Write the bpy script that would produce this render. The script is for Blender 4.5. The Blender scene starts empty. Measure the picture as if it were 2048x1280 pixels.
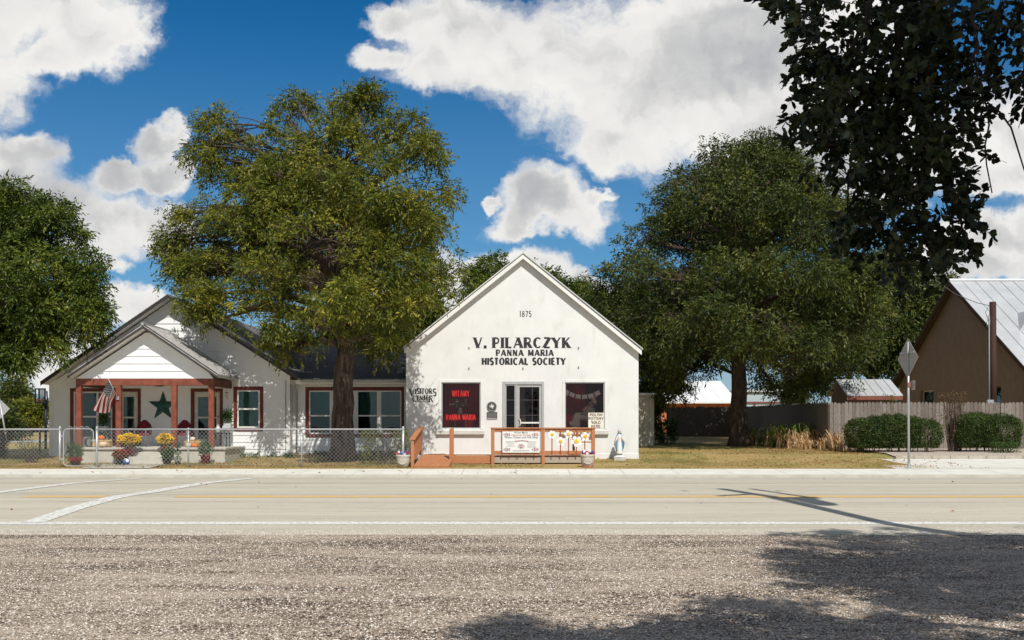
import bpy, math, random
import numpy as np
from mathutils import Vector
R = math.radians
random.seed(7)
F = 1991.0                     # focal length in photograph pixels (2048 wide)
EYE = 1.6; HOR = 850.0
scene = bpy.context.scene
COL = scene.collection

# ------------------------------------------------------------------ camera
cam_d = bpy.data.cameras.new('camera'); cam = bpy.data.objects.new('camera', cam_d); COL.objects.link(cam)
cam.location = (0, 0, EYE); cam.rotation_euler = (R(90), 0, 0)
cam_d.lens = 35.0; cam_d.sensor_width = 36.0; cam_d.shift_y = 210.0/2048.0
cam_d.clip_start = 0.05; cam_d.clip_end = 3000
scene.camera = cam

# ------------------------------------------------------------------ sun, sky
SUN_EL = R(48); AZ = R(-16)    # light travels away from the camera, a little to the left
d = Vector((math.sin(AZ)*math.cos(SUN_EL), math.cos(AZ)*math.cos(SUN_EL), -math.sin(SUN_EL)))
sun_d = bpy.data.lights.new('sun', 'SUN'); sun = bpy.data.objects.new('sun', sun_d); COL.objects.link(sun)
sun_d.energy = 4.3; sun_d.angle = R(0.5); sun_d.color = (1.0, 0.965, 0.90)
sun.rotation_euler = d.to_track_quat('-Z', 'Y').to_euler()
scene.view_settings.view_transform = 'Standard'; scene.view_settings.look = 'None'
scene.view_settings.exposure = 0.0; scene.view_settings.gamma = 1.0
scene.cycles.max_bounces = 6; scene.cycles.transparent_max_bounces = 12
scene.cycles.diffuse_bounces = 3; scene.cycles.glossy_bounces = 3; scene.cycles.transmission_bounces = 4
scene.cycles.caustics_reflective = False; scene.cycles.caustics_refractive = False

class NT:
    def __init__(s, nt): s.nt = nt; s.n = nt.nodes; s.l = nt.links
    def put(s, sock, v):
        if v is None: return
        if isinstance(v, bpy.types.NodeSocket): s.l.new(v, sock)
        else:
            try: sock.default_value = v
            except Exception: sock.default_value = tuple(v)+(1,) if len(v) == 3 else v[:3]
    def math(s, op, a, b=None, c=None, clamp=False):
        n = s.n.new('ShaderNodeMath'); n.operation = op; n.use_clamp = clamp
        for i, v in enumerate((a, b, c)): s.put(n.inputs[i], v)
        return n.outputs[0]
    def vm(s, op, a, b=None, c=None, out=0):
        n = s.n.new('ShaderNodeVectorMath'); n.operation = op
        for i, v in enumerate((a, b, c)):
            if v is not None: s.put(n.inputs[i], v)
        return n.outputs[out]
    def noise(s, vec, scale, detail=4, rough=.55, dist=0, out=0):
        n = s.n.new('ShaderNodeTexNoise')
        if vec is not None: s.l.new(vec, n.inputs['Vector'])
        n.inputs['Scale'].default_value = scale; n.inputs['Detail'].default_value = detail
        n.inputs['Roughness'].default_value = rough; n.inputs['Distortion'].default_value = dist
        return n.outputs[out]
    def voro(s, vec, scale, feature='F1', out='Distance', rand=1):
        n = s.n.new('ShaderNodeTexVoronoi'); n.feature = feature
        s.l.new(vec, n.inputs['Vector']); n.inputs['Scale'].default_value = scale
        n.inputs['Randomness'].default_value = rand
        return n.outputs[out]
    def mix(s, f, a, b, mode='MIX'):
        n = s.n.new('ShaderNodeMix'); n.data_type = 'RGBA'; n.blend_type = mode
        s.put(n.inputs[0], f); s.put(n.inputs[6], a); s.put(n.inputs[7], b)
        return n.outputs[2]
    def ramp(s, f, stops):
        n = s.n.new('ShaderNodeValToRGB'); s.l.new(f, n.inputs[0]); e = n.color_ramp.elements
        while len(e) < len(stops): e.new(.5)
        for i, (p, c) in enumerate(stops):
            e[i].position = p; e[i].color = (tuple(c)+(1,)) if not isinstance(c, (int, float)) else (c, c, c, 1)
        return n.outputs[0]
    def mrange(s, v, a, b, c=0, dd=1, kind='SMOOTHSTEP'):
        n = s.n.new('ShaderNodeMapRange'); n.interpolation_type = kind
        s.put(n.inputs[0], v)
        for i, q in enumerate((a, b, c, dd)): s.put(n.inputs[i+1], q)
        return n.outputs[0]

def make_world():
    w = bpy.data.worlds.new('World'); scene.world = w; w.use_nodes = True
    t = NT(w.node_tree); t.n.clear()
    out = t.n.new('ShaderNodeOutputWorld'); bg = t.n.new('ShaderNodeBackground')
    t.l.new(bg.outputs[0], out.inputs[0])
    sky = t.n.new('ShaderNodeTexSky'); sky.sky_type = 'NISHITA'; sky.sun_disc = False
    sky.sun_elevation = SUN_EL; sky.sun_rotation = R(164); sky.altitude = 100
    sky.air_density = 1.0; sky.dust_density = .35; sky.ozone_density = 4.0
    tc = t.n.new('ShaderNodeTexCoord'); g = tc.outputs['Generated']
    sep = t.n.new('ShaderNodeSeparateXYZ'); t.l.new(g, sep.inputs[0])
    x, y, z = sep.outputs
    ys = t.math('MAXIMUM', y, .08)
    comb = t.n.new('ShaderNodeCombineXYZ')
    t.l.new(t.math('DIVIDE', x, ys), comb.inputs[0]); t.l.new(t.math('DIVIDE', z, ys), comb.inputs[1])
    p = comb.outputs[0]
    # billowing edges: two octaves of warping
    n1 = t.noise(p, 3.5, 5, .6, out=1); n2 = t.noise(p, 16, 5, .62, out=1)
    w1 = t.vm('SCALE', t.vm('SUBTRACT', n1, (.5, .5, .5))); w1.node.inputs[3].default_value = .12
    w2 = t.vm('SCALE', t.vm('SUBTRACT', n2, (.5, .5, .5))); w2.node.inputs[3].default_value = .065
    q = t.vm('ADD', t.vm('ADD', p, w1), w2)
    sepq = t.n.new('ShaderNodeSeparateXYZ'); t.l.new(q, sepq.inputs[0])
    blobs = [(70,10,190,95),(180,90,110,75),(-120,100,200,150),(90,130,80,40),(60,300,75,42),(30,360,100,60),(150,390,90,50),(322,290,50,36),(250,350,60,30),(340,350,70,34),(240,430,110,50),(330,440,80,50),
             (210,480,90,36),(228,523,38,18),(270,610,110,48),(130,720,170,60),(20,460,90,60),
             (930,60,150,90),(1120,120,300,110),(1330,210,290,120),(1480,90,330,160),(1550,290,300,85),(1230,300,110,50),(770,120,60,34),(880,150,110,60),(800,50,70,30),
             (1090,395,88,52),(1040,435,80,32),(1150,425,80,40),(1205,395,40,18),(985,395,30,16),
             (950,540,95,50),(1055,525,90,44),(1150,560,80,36),(1010,600,260,60),(1700,330,220,110),
             (2030,270,170,110),(1960,340,150,50),(2070,340,120,50),(1960,480,120,46),(2090,490,110,75),(1930,545,160,45),(2200,150,90,200)]
    f = None; under = None
    for (px, py, rx, ry) in blobs:
        c = ((px-1024)/F, (HOR-py)/F); rx *= 1.03; ry *= 1.03
        sx, sy = F/rx, F/ry
        v = t.vm('MULTIPLY_ADD', q, (sx, sy, 0), (-c[0]*sx, -c[1]*sy, 0))
        r2 = t.vm('DOT_PRODUCT', v, v, out=1)
        val = t.math('SUBTRACT', 1.0, r2)
        f = val if f is None else t.math('SMOOTH_MAX', f, val, .7)
    # generic cover elsewhere in the sky dome
    gen = t.math('SUBTRACT', t.noise(t.vm('MULTIPLY', g, (1, 1, 1.6)), 3.2, 6, .6), .47)
    gen = t.math('MULTIPLY', gen, 4.0)
    infront = t.mrange(y, .55, .75)
    ff = t.n.new('ShaderNodeMix'); t.l.new(infront, ff.inputs[0]); t.l.new(gen, ff.inputs[2]); t.l.new(f, ff.inputs[3])
    f = ff.outputs[0]
    fine = t.noise(q, 13, 10, .66)
    med = t.noise(q, 6.5, 6, .55)
    fe = t.math('ADD', f, t.math('MULTIPLY', t.math('SUBTRACT', fine, .5), 2.1))
    mask = t.mrange(fe, -.34, t.math('ADD', -.05, t.math('MULTIPLY', t.noise(q, 3.5, 3, .5), 1.25)))
    wisp = t.math('MULTIPLY', t.mrange(t.math('ADD', t.math('MULTIPLY', t.noise(t.vm('MULTIPLY', q, (1, 2.6, 1)), 7, 8, .68), 1), t.math('MULTIPLY', f, .22)), .42, .85), .75)
    mask = t.math('MAXIMUM', mask, wisp)
    # shading: thick parts greyer, billows lit from upper side
    offs = t.vm('ADD', q, (.008, .016, 0))
    lit = t.math('SUBTRACT', t.noise(q, 11, 4, .5), t.noise(offs, 11, 4, .5))
    lit2 = t.math('SUBTRACT', t.noise(q, 5, 3, .5), t.noise(t.vm('ADD', q, (.01, .03, 0)), 5, 3, .5))
    shade = t.math('ADD', t.math('MULTIPLY', t.mrange(t.math('ADD', f, t.math('MULTIPLY', t.math('SUBTRACT', med, .5), 3.2)), .15, 1.5), .66),
                   t.math('MULTIPLY', t.math('ADD', lit, t.math('MULTIPLY', lit2, 1.5)), -1.5))
    cloud = t.ramp(t.math('ADD', shade, .12, clamp=True), [(0, (1.0, .985, .95)), (.35, (.90, .89, .87)), (.65, (.70, .70, .70)), (1, (.52, .53, .55))])
    skyc = t.mix(1.0, sky.outputs[0], (.07, .66, .98), 'MULTIPLY')
    s_sky = t.vm('SCALE', skyc); s_sky.node.inputs[3].default_value = .085
    s_cl = t.vm('SCALE', cloud); s_cl.node.inputs[3].default_value = .90
    lo = t.mrange(z, .0, .16)
    s_sky = t.mix(t.math('MULTIPLY', t.mrange(z, .42, .02), .42), s_sky, (.34, .49, .62))
    s_sky = t.mix(lo, t.mix(.75, s_sky, (.42, .50, .56)), s_sky)
    dimm = t.math('ADD', t.math('MULTIPLY', infront, .42), .58)
    s_cl = t.mix(1.0, s_cl, t.mix(infront, (.60, .62, .66), (1, 1, 1)), 'MULTIPLY')
    s_sky = t.mix(1.0, s_sky, t.mix(infront, (.85, .80, .80), (1, 1, 1)), 'MULTIPLY')
    fin = t.mix(mask, s_sky, s_cl)
    t.l.new(fin, bg.inputs[0]); bg.inputs[1].default_value = 1.0
make_world()

# ------------------------------------------------------------------ helpers
def X(px, D): return (px-1024.0)/F*D
def Z(py, D): return EYE+(HOR-py)/F*D
_bp = [(-80, -.02), (14.8, 0), (16.1, .0), (19.6, .19), (23.2, .24), (26.8, .17), (27.25, .15), (27.3, .235), (29.0, .32), (29.3, .34), (32, .42),
       (33, .48), (34, .6), (38, .66), (60, .9), (120, 1.15), (900, 1.3)]
def gz(y, x=0):
    for (a, za), (b, zb) in zip(_bp, _bp[1:]):
        if y <= b: return za+(zb-za)*max(0, (y-a))/(b-a)
    return _bp[-1][1]

def wloc(o):
    v = Vector((0, 0, 0))
    while o is not None: v += o.location; o = o.parent
    return v
def tag(o, label=None, cat=None, group=None, kind=None):
    if label: o['label'] = label
    if cat: o['category'] = cat
    if group: o['group'] = group
    if kind: o['kind'] = kind
    return o
def empty(name, loc, label, cat, group=None):
    o = bpy.data.objects.new(name, None); COL.objects.link(o); o.location = loc; o.empty_display_size = .2
    return tag(o, label, cat, group)
def copy_tree(o, parent=None):
    c = o.copy(); COL.objects.link(c); c.parent = parent
    for ch in [k for k in bpy.data.objects if k.parent == o]: copy_tree(ch, c)
    return c

class MB:
    def __init__(s): s.v = []; s.f = []; s.uv = None
    def add(s, vs, fs):
        k = len(s.v); s.v += [tuple(v) for v in vs]; s.f += [tuple(i+k for i in f) for f in fs]; return s
    def box(s, x0, x1, y0, y1, z0, z1):
        return s.add([(x0,y0,z0),(x1,y0,z0),(x1,y1,z0),(x0,y1,z0),(x0,y0,z1),(x1,y0,z1),(x1,y1,z1),(x0,y1,z1)],
                     [(0,3,2,1),(4,5,6,7),(0,1,5,4),(1,2,6,5),(2,3,7,6),(3,0,4,7)])
    def bbox(s, x0, x1, y0, y1, z0, z1, b=.008):
        # a box with chamfered edges
        return s.hull8(x0, x1, y0, y1, z0, z1, b)
    def hull8(s, x0, x1, y0, y1, z0, z1, b):
        vs = []; idx = {}
        for ix, x in enumerate((x0, x1)):
            for iy, y in enumerate((y0, y1)):
                for iz, z in enumerate((z0, z1)):
                    dx = b if ix == 0 else -b; dy = b if iy == 0 else -b; dz = b if iz == 0 else -b
                    idx[ix,iy,iz] = (len(vs), len(vs)+1, len(vs)+2)
                    vs += [(x, y+dy, z+dz), (x+dx, y, z+dz), (x+dx, y+dy, z)]
        fs = []
        for a in (0, 1):
            q = [idx[a,0,0][0], idx[a,1,0][0], idx[a,1,1][0], idx[a,0,1][0]]; fs.append(q if a else q[::-1])
            q = [idx[0,a,0][1], idx[1,a,0][1], idx[1,a,1][1], idx[0,a,1][1]]; fs.append(q if not a else q[::-1])
            q = [idx[0,0,a][2], idx[1,0,a][2], idx[1,1,a][2], idx[0,1,a][2]]; fs.append(q if a else q[::-1])
        for a in (0, 1):
            for c in (0, 1):
                fs.append([idx[0,a,c][1], idx[1,a,c][1], idx[1,a,c][2], idx[0,a,c][2]])
                fs.append([idx[a,0,c][0], idx[a,1,c][0], idx[a,1,c][2], idx[a,0,c][2]])
                fs.append([idx[a,c,0][0], idx[a,c,1][0], idx[a,c,1][1], idx[a,c,0][1]])
        for k in idx.values(): fs.append(list(k))
        return s.add(vs, fs)
    def prism(s, poly, y0, y1):           # poly in x,z, extruded along y
        n = len(poly)
        vs = [(x, y0, z) for x, z in poly]+[(x, y1, z) for x, z in poly]
        return s.add(vs, [tuple(range(n)), tuple(range(2*n-1, n-1, -1))]+[(i, i+n, (i+1) % n+n, (i+1) % n) for i in range(n)])
    def prismx(s, poly, x0, x1):          # poly in y,z
        n = len(poly)
        vs = [(x0, y, z) for y, z in poly]+[(x1, y, z) for y, z in poly]
        return s.add(vs, [tuple(range(n)), tuple(range(2*n-1, n-1, -1))]+[(i, i+n, (i+1) % n+n, (i+1) % n) for i in range(n)])
    def prismz(s, poly, z0, z1):          # poly in x,y
        n = len(poly)
        vs = [(x, y, z0) for x, y in poly]+[(x, y, z1) for x, y in poly]
        return s.add(vs, [tuple(range(n)), tuple(range(2*n-1, n-1, -1))]+[(i, i+n, (i+1) % n+n, (i+1) % n) for i in range(n)])
    def bar(s, a, b, w, h=None):          # a square bar between points
        h = h or w; a = Vector(a); b = Vector(b); t = (b-a).normalized()
        up = Vector((0, 0, 1)) if abs(t.z) < .95 else Vector((0, 1, 0))
        sd = t.cross(up).normalized()*(w/2); u = sd.cross(t).normalized()*(h/2)
        vs = [p+i*sd+j*u for p in (a, b) for i, j in ((-1,-1),(1,-1),(1,1),(-1,1))]
        return s.add(vs, [(0,1,2,3),(7,6,5,4),(0,4,5,1),(1,5,6,2),(2,6,7,3),(3,7,4,0)])
    def tube(s, pts, r, n=8, cap=True):
        pts = [Vector(p) for p in pts]; m = len(pts)
        rs = r if isinstance(r, (list, tuple)) else [r]*m
        vs = []; prev = None
        for i, p in enumerate(pts):
            t = (pts[min(i+1, m-1)]-pts[max(i-1, 0)])
            t = t.normalized() if t.length > 1e-9 else Vector((0, 0, 1))
            if prev is None:
                up = Vector((0, 0, 1)) if abs(t.z) < .9 else Vector((1, 0, 0)); a = t.cross(up).normalized()
            else:
                a = prev-t*prev.dot(t); a = a.normalized() if a.length > 1e-6 else t.orthogonal().normalized()
            prev = a; b = t.cross(a)
            for k in range(n):
                an = 2*math.pi*k/n; vs.append(p+(a*math.cos(an)+b*math.sin(an))*rs[i])
        fs = [(i*n+k, i*n+(k+1) % n, (i+1)*n+(k+1) % n, (i+1)*n+k) for i in range(m-1) for k in range(n)]
        if cap: fs += [tuple(range(n-1, -1, -1)), tuple(range((m-1)*n, m*n))]
        return s.add(vs, fs)
    def lathe(s, prof, c, n=20, sx=1, sy=1, wob=None):
        m = len(prof); vs = []
        for (r, z) in prof:
            for k in range(n):
                an = 2*math.pi*k/n; rr = r*(wob(an, z) if wob else 1)
                vs.append((c[0]+rr*math.cos(an)*sx, c[1]+rr*math.sin(an)*sy, c[2]+z))
        fs = [(i*n+k, i*n+(k+1) % n, (i+1)*n+(k+1) % n, (i+1)*n+k) for i in range(m-1) for k in range(n)]
        fs += [tuple(range(n-1, -1, -1)), tuple(range((m-1)*n, m*n))]
        return s.add(vs, fs)
    def ell(s, c, r, n=12, m=8, jit=0):
        prof = [(max(.002, math.sin(math.pi*i/m)), -math.cos(math.pi*i/m)) for i in range(m+1)]
        vs = []
        for (q, z) in prof:
            for k in range(n):
                an = 2*math.pi*k/n; j = 1+random.uniform(-jit, jit)
                vs.append((c[0]+r[0]*q*math.cos(an)*j, c[1]+r[1]*q*math.sin(an)*j, c[2]+r[2]*z*j))
        fs = [(i*n+k, i*n+(k+1) % n, (i+1)*n+(k+1) % n, (i+1)*n+k) for i in range(m) for k in range(n)]
        return s.add(vs, fs)
    def build(s, name, mat, parent=None, smooth=False):
        me = bpy.data.meshes.new(name); o = bpy.data.objects.new(name, me); COL.objects.link(o)
        off = Vector((0, 0, 0))
        if parent is not None: o.parent = parent; off = wloc(parent)
        me.from_pydata([(v[0]-off.x, v[1]-off.y, v[2]-off.z) for v in s.v], [], s.f)
        if mat: me.materials.append(mat)
        me.validate(); me.update()
        import bmesh
        bm = bmesh.new(); bm.from_mesh(me); bmesh.ops.recalc_face_normals(bm, faces=bm.faces); bm.to_mesh(me); bm.free()
        if smooth: me.polygons.foreach_set('use_smooth', [True]*len(me.polygons))
        return o

def fastmesh(name, V, nper, mat, parent=None):
    """V: (n*nper,3) array of polygons with nper corners each"""
    V = np.asarray(V, dtype=np.float32)
    if parent is not None:
        off = wloc(parent); V = V-np.array([off.x, off.y, off.z], dtype=np.float32)
    n = len(V)//nper
    me = bpy.data.meshes.new(name); me.vertices.add(len(V)); me.vertices.foreach_set('co', V.ravel())
    me.loops.add(len(V)); me.loops.foreach_set('vertex_index', np.arange(len(V), dtype=np.int32))
    me.polygons.add(n); me.polygons.foreach_set('loop_start', np.arange(0, len(V), nper, dtype=np.int32))
    try: me.polygons.foreach_set('loop_total', np.full(n, nper, dtype=np.int32))
    except Exception: pass
    if mat: me.materials.append(mat)
    me.update(calc_edges=True)
    o = bpy.data.objects.new(name, me); COL.objects.link(o)
    if parent is not None: o.parent = parent
    return o

# ------------------------------------------------------------------ materials
_m = {}
def M(name, col, rough=.8, var=.12, scale=6, bump=0, bscale=40, metallic=0, col2=None, stretch=(1,1,1), spec=.3, stain=0):
    if name in _m: return _m[name]
    m = bpy.data.materials.new(name); m.use_nodes = True; t = NT(m.node_tree)
    b = t.n['Principled BSDF']; _m[name] = m
    geo = t.n.new('ShaderNodeNewGeometry'); p = t.vm('MULTIPLY', geo.outputs['Position'], stretch)
    n = t.noise(p, scale, 6, .6)
    c2 = col2 or tuple(min(1, c*(1+var)) for c in col); c1 = col if col2 else tuple(c*(1-var) for c in col)
    c = t.mix(t.mrange(n, .3, .7), c1, c2)
    if stain:
        st = t.mrange(t.noise(t.vm('MULTIPLY', geo.outputs['Position'], (1.6, 1.6, .5)), 1.7, 7, .68), .5, .78)
        c = t.mix(t.math('MULTIPLY', st, stain), c, tuple(k*q for k, q in zip(col, (.62, .58, .5))))
    t.l.new(c, b.inputs['Base Color'])
    b.inputs['Roughness'].default_value = rough; b.inputs['Metallic'].default_value = metallic
    b.inputs['Specular IOR Level'].default_value = spec
    if bump:
        bn = t.n.new('ShaderNodeBump'); bn.inputs['Strength'].default_value = bump; bn.inputs['Distance'].default_value = .01
        t.l.new(t.noise(p, bscale, 5, .6), bn.inputs['Height']); t.l.new(bn.outputs[0], b.inputs['Normal'])
    return m

def leafmat(name, cA, cB, cC=None, trans=.28, clump=.9, rough=.5):
    m = bpy.data.materials.new(name); m.use_nodes = True; t = NT(m.node_tree)
    b = t.n['Principled BSDF']; out = t.n['Material Output']
    geo = t.n.new('ShaderNodeNewGeometry')
    r = geo.outputs['Random Per Island']
    n = t.math('ADD', t.math('MULTIPLY', t.noise(geo.outputs['Position'], clump, 3, .6), .55), t.math('MULTIPLY', t.noise(geo.outputs['Position'], clump*3.6, 2, .5), .45))
    f = t.math('ADD', t.math('MULTIPLY', t.math('SUBTRACT', n, .5), 2.2), t.math('MULTIPLY', r, .55), clamp=False)
    c = t.ramp(t.math('ADD', f, .18, clamp=True), [(0, cA), (.55, cB), (1, cC or cB)])
    t.l.new(c, b.inputs['Base Color']); b.inputs['Roughness'].default_value = rough; b.inputs['Specular IOR Level'].default_value = .25
    tr = t.n.new('ShaderNodeBsdfTranslucent'); t.l.new(t.mix(1.0, c, (1.0, 1.05, .5), 'MULTIPLY'), tr.inputs[0])
    mx = t.n.new('ShaderNodeMixShader'); mx.inputs[0].default_value = trans
    t.l.new(b.outputs[0], mx.inputs[1]); t.l.new(tr.outputs[0], mx.inputs[2]); t.l.new(mx.outputs[0], out.inputs[0])
    _m[name] = m; return m

def glassmat(name, tint=(.5, .62, .6), refl=.12, alpha=.75):
    m = bpy.data.materials.new(name); m.use_nodes = True; t = NT(m.node_tree); t.n.clear()
    out = t.n.new('ShaderNodeOutputMaterial')
    tr = t.n.new('ShaderNodeBsdfTransparent'); tr.inputs[0].default_value = tint+(1,)
    gl = t.n.new('ShaderNodeBsdfGlossy'); gl.inputs['Roughness'].default_value = .02
    geo = t.n.new('ShaderNodeNewGeometry'); bn = t.n.new('ShaderNodeBump'); bn.inputs['Strength'].default_value = .12; bn.inputs['Distance'].default_value = .02
    t.l.new(t.noise(geo.outputs['Position'], 3, 2, .5), bn.inputs['Height']); t.l.new(bn.outputs[0], gl.inputs['Normal'])
    fr = t.n.new('ShaderNodeFresnel'); fr.inputs[0].default_value = 1.5
    fac = t.math('ADD', t.math('MULTIPLY', fr.outputs[0], .8), refl, clamp=True)
    mx = t.n.new('ShaderNodeMixShader'); t.l.new(fac, mx.inputs[0]); t.l.new(tr.outputs[0], mx.inputs[1]); t.l.new(gl.outputs[0], mx.inputs[2])
    t.l.new(mx.outputs[0], out.inputs[0]); return m

def woodmat(name, c1, c2, horiz=True, rough=.75):
    return M(name, c1, rough, .15, 9, .35, 60, 0, c2, (1, 1, 14) if horiz else (14, 14, 1))

stucco = M('stucco_white', (.745, .742, .715), .9, .04, 1.3, .3, 90, stain=.32)
sidingm = M('siding_white', (.84, .84, .82), .7, .03, 2, .1, 60, stain=.14)
trimw = M('trim_white', (.78, .77, .73), .6, .04, 3)
redtrim = M('trim_redbrown', (.15, .034, .022), .6, .25, 5, .1, 50)
beamred = M('porch_redbrown', (.225, .066, .040), .65, .25, 4, .2, 60, stretch=(1, 1, 1))
shingle = None
alum = M('aluminium', (.50, .50, .49), .45, .06, 8, 0, 40, .35)
galv = M('galvanised', (.50, .51, .52), .42, .10, 20, 0, 40, .55)
galvw = M('galvanised_wire', (.43, .43, .44), .5, .06, 20, 0, 40, .15)
blackm = M('black_paint', (.015, .015, .016), .45, .2, 8)
deckw = woodmat('deck_cedar', (.40, .155, .062), (.52, .235, .11))
deckg = M('deck_floor', (.36, .19, .11), .8, .2, 8, .3, 60, 0, (.46, .30, .20), (14, 1, 1))
weather = M('weathered_lumber', (.36, .29, .22), .85, .2, 7, .3, 60, 0, (.46, .40, .33), (1, 1, 12))
concrete = M('concrete', (.52, .49, .42), .9, .10, 3, .3, 70, stain=.25)
letter = M('letter_paint', (.034, .034, .036), .7, .45, 22)
glass = glassmat('window_glass', (.52, .70, .67), .04)
glassd = glassmat('shop_glass', (.80, .74, .74), .0)
bark = M('bark', (.035, .024, .017), .95, .3, 9, 1.0, 30, 0, (.15, .11, .08), (1, 1, .22))
bark2 = M('bark_dark', (.05, .036, .026), .95, .3, 7, 1.0, 26, 0, (.12, .085, .06), (1, 1, .3))

# ------------------------------------------------------------------ the setting
def strip(name, ys, x0, x1, dz, mat, nx=24, kind='structure', jit=None, fn=None):
    xs = [x0+(x1-x0)*i/nx for i in range(nx+1)]
    vs = []; fs = []
    for y in ys:
        for x in xs: vs.append((x, y+(jit(x, y) if jit else 0), (fn or gz)(y)+dz))
    n = nx+1
    for j in range(len(ys)-1):
        for i in range(nx): fs.append((j*n+i, j*n+i+1, (j+1)*n+i+1, (j+1)*n+i))
    mb = MB(); mb.add(vs, fs); o = mb.build(name, mat); o['kind'] = kind
    return o

def lawn_mat():
    m = bpy.data.materials.new('dry_lawn'); m.use_nodes = True; t = NT(m.node_tree); b = t.n['Principled BSDF']
    geo = t.n.new('ShaderNodeNewGeometry'); p = geo.outputs['Position']
    a = t.noise(t.vm('MULTIPLY', p, (.6, 1, 1)), .55, 6, .65); f = t.noise(p, 40, 4, .7)
    c = t.ramp(t.math('ADD', t.math('MULTIPLY', a, .8), t.math('MULTIPLY', f, .28)),
               [(.36, (.13, .15, .035)), (.46, (.27, .24, .07)), (.55, (.42, .30, .11)), (.7, (.46, .30, .14))])
    t.l.new(c, b.inputs['Base Color']); b.inputs['Roughness'].default_value = .95
    bn = t.n.new('ShaderNodeBump'); bn.inputs['Strength'].default_value = .8; bn.inputs['Distance'].default_value = .04
    t.l.new(f, bn.inputs['Height']); t.l.new(bn.outputs[0], b.inputs['Normal']); return m
def gravel_mat():
    m = bpy.data.materials.new('chip_gravel'); m.use_nodes = True; t = NT(m.node_tree); b = t.n['Principled BSDF']
    geo = t.n.new('ShaderNodeNewGeometry'); p = geo.outputs['Position']
    pw = t.vm('ADD', p, t.vm('MULTIPLY', t.noise(p, 30, 2, .5, out=1), (.02, .02, .02)))
    cell = t.voro(pw, 62, out='Color'); dist = t.voro(pw, 62)
    cs = t.n.new('ShaderNodeSeparateXYZ'); t.l.new(cell, cs.inputs[0])
    cell2 = t.voro(pw, 110, out='Distance')
    # lumps of tone: clusters of darker and paler chips
    cl = t.noise(p, 11, 5, .7)
    big = t.noise(t.vm('MULTIPLY', p, (.30, 1.0, 1)), 1.3, 6, .66)
    v = t.math('ADD', t.math('MULTIPLY', cs.outputs[0], .55), t.math('MULTIPLY', t.math('SUBTRACT', cl, .5), .9))
    v = t.math('ADD', v, t.math('MULTIPLY', t.math('SUBTRACT', big, .5), 1.35))
    v = t.math('SUBTRACT', v, t.math('MULTIPLY', t.mrange(dist, .45, .8), .35))
    c = t.ramp(t.math('ADD', v, .12, clamp=True), [(0, (.055, .038, .028)), (.20, (.22, .165, .12)), (.33, (.53, .42, .31)), (.58, (.70, .58, .45)), (1, (.82, .72, .59))])
    tint = t.mix(t.math('MULTIPLY', cs.outputs[1], .35), c, (.50, .33, .24))
    t.l.new(t.mix(t.mrange(v, .1, .4), c, tint), b.inputs['Base Color']); b.inputs['Roughness'].default_value = .85
    b.inputs['Specular IOR Level'].default_value = .2
    h = t.math('ADD', t.math('MULTIPLY', t.math('SUBTRACT', 1, dist), 1.0), t.math('MULTIPLY', cs.outputs[2], .9))
    bn = t.n.new('ShaderNodeBump'); bn.inputs['Strength'].default_value = 1.0; bn.inputs['Distance'].default_value = .016
    t.l.new(h, bn.inputs['Height']); t.l.new(bn.outputs[0], b.inputs['Normal']); return m
def road_mat():
    m = bpy.data.materials.new('pale_asphalt'); m.use_nodes = True; t = NT(m.node_tree); b = t.n['Principled BSDF']
    geo = t.n.new('ShaderNodeNewGeometry'); p = geo.outputs['Position']
    f = t.noise(p, 90, 3, .7); a = t.noise(t.vm('MULTIPLY', p, (.05, 1.6, 1)), 1.6, 6, .65); s = t.noise(t.vm('MULTIPLY', p, (.4, 1, 1)), .8, 5, .6)
    v = t.math('ADD', t.math('ADD', t.math('MULTIPLY', f, .35), t.math('MULTIPLY', a, .4)), t.math('MULTIPLY', s, .25))
    c = t.ramp(v, [(.3, (.41, .365, .28)), (.5, (.54, .49, .385)), (.7, (.62, .57, .46))])
    spy = t.n.new('ShaderNodeSeparateXYZ'); t.l.new(p, spy.inputs[0])
    tr_ = t.math('ADD', t.math('MULTIPLY', t.math('SINE', t.math('MULTIPLY', spy.outputs[1], 3.5)), .5), .5)
    c = t.mix(t.math('MULTIPLY', t.math('MULTIPLY', tr_, t.mrange(s, .35, .7)), .30), c, (.33, .30, .25))
    blot = t.mrange(t.noise(t.vm('MULTIPLY', p, (.5, 1.4, 1)), 2.2, 6, .75), .60, .74)
    c = t.mix(t.math('MULTIPLY', blot, .35), c, (.28, .26, .22))
    # sealed hairline cracks running along the lanes
    cr = t.math('ABSOLUTE', t.math('SUBTRACT', t.noise(t.vm('MULTIPLY', p, (.12, 2.2, 1)), 1.3, 8, .7), .5))
    c = t.mix(t.math('MULTIPLY', t.mrange(cr, .010, 0), .6), c, (.2, .18, .15))
    t.l.new(c, b.inputs['Base Color']); b.inputs['Roughness'].default_value = .88
    bn = t.n.new('ShaderNodeBump'); bn.inputs['Strength'].default_value = .5; bn.inputs['Distance'].default_value = .006
    t.l.new(f, bn.inputs['Height']); t.l.new(bn.outputs[0], b.inputs['Normal']); return m
def paint_mat(name, col, under, wear=.45):
    m = bpy.data.materials.new(name); m.use_nodes = True; t = NT(m.node_tree); b = t.n['Principled BSDF']
    geo = t.n.new('ShaderNodeNewGeometry'); p = geo.outputs['Position']
    n = t.noise(p, 14, 6, .75)
    c = t.mix(t.mrange(n, wear, wear+.22), under, col)
    t.l.new(c, b.inputs['Base Color']); b.inputs['Roughness'].default_value = .8; return m
lawn = lawn_mat(); gravel = gravel_mat(); roadm = road_mat()
whitep = paint_mat('road_paint_white', (.80, .79, .75), (.5, .47, .4), .38)
yellowp = paint_mat('road_paint_yellow', (.72, .42, .07), (.5, .46, .38), .36)
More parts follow.
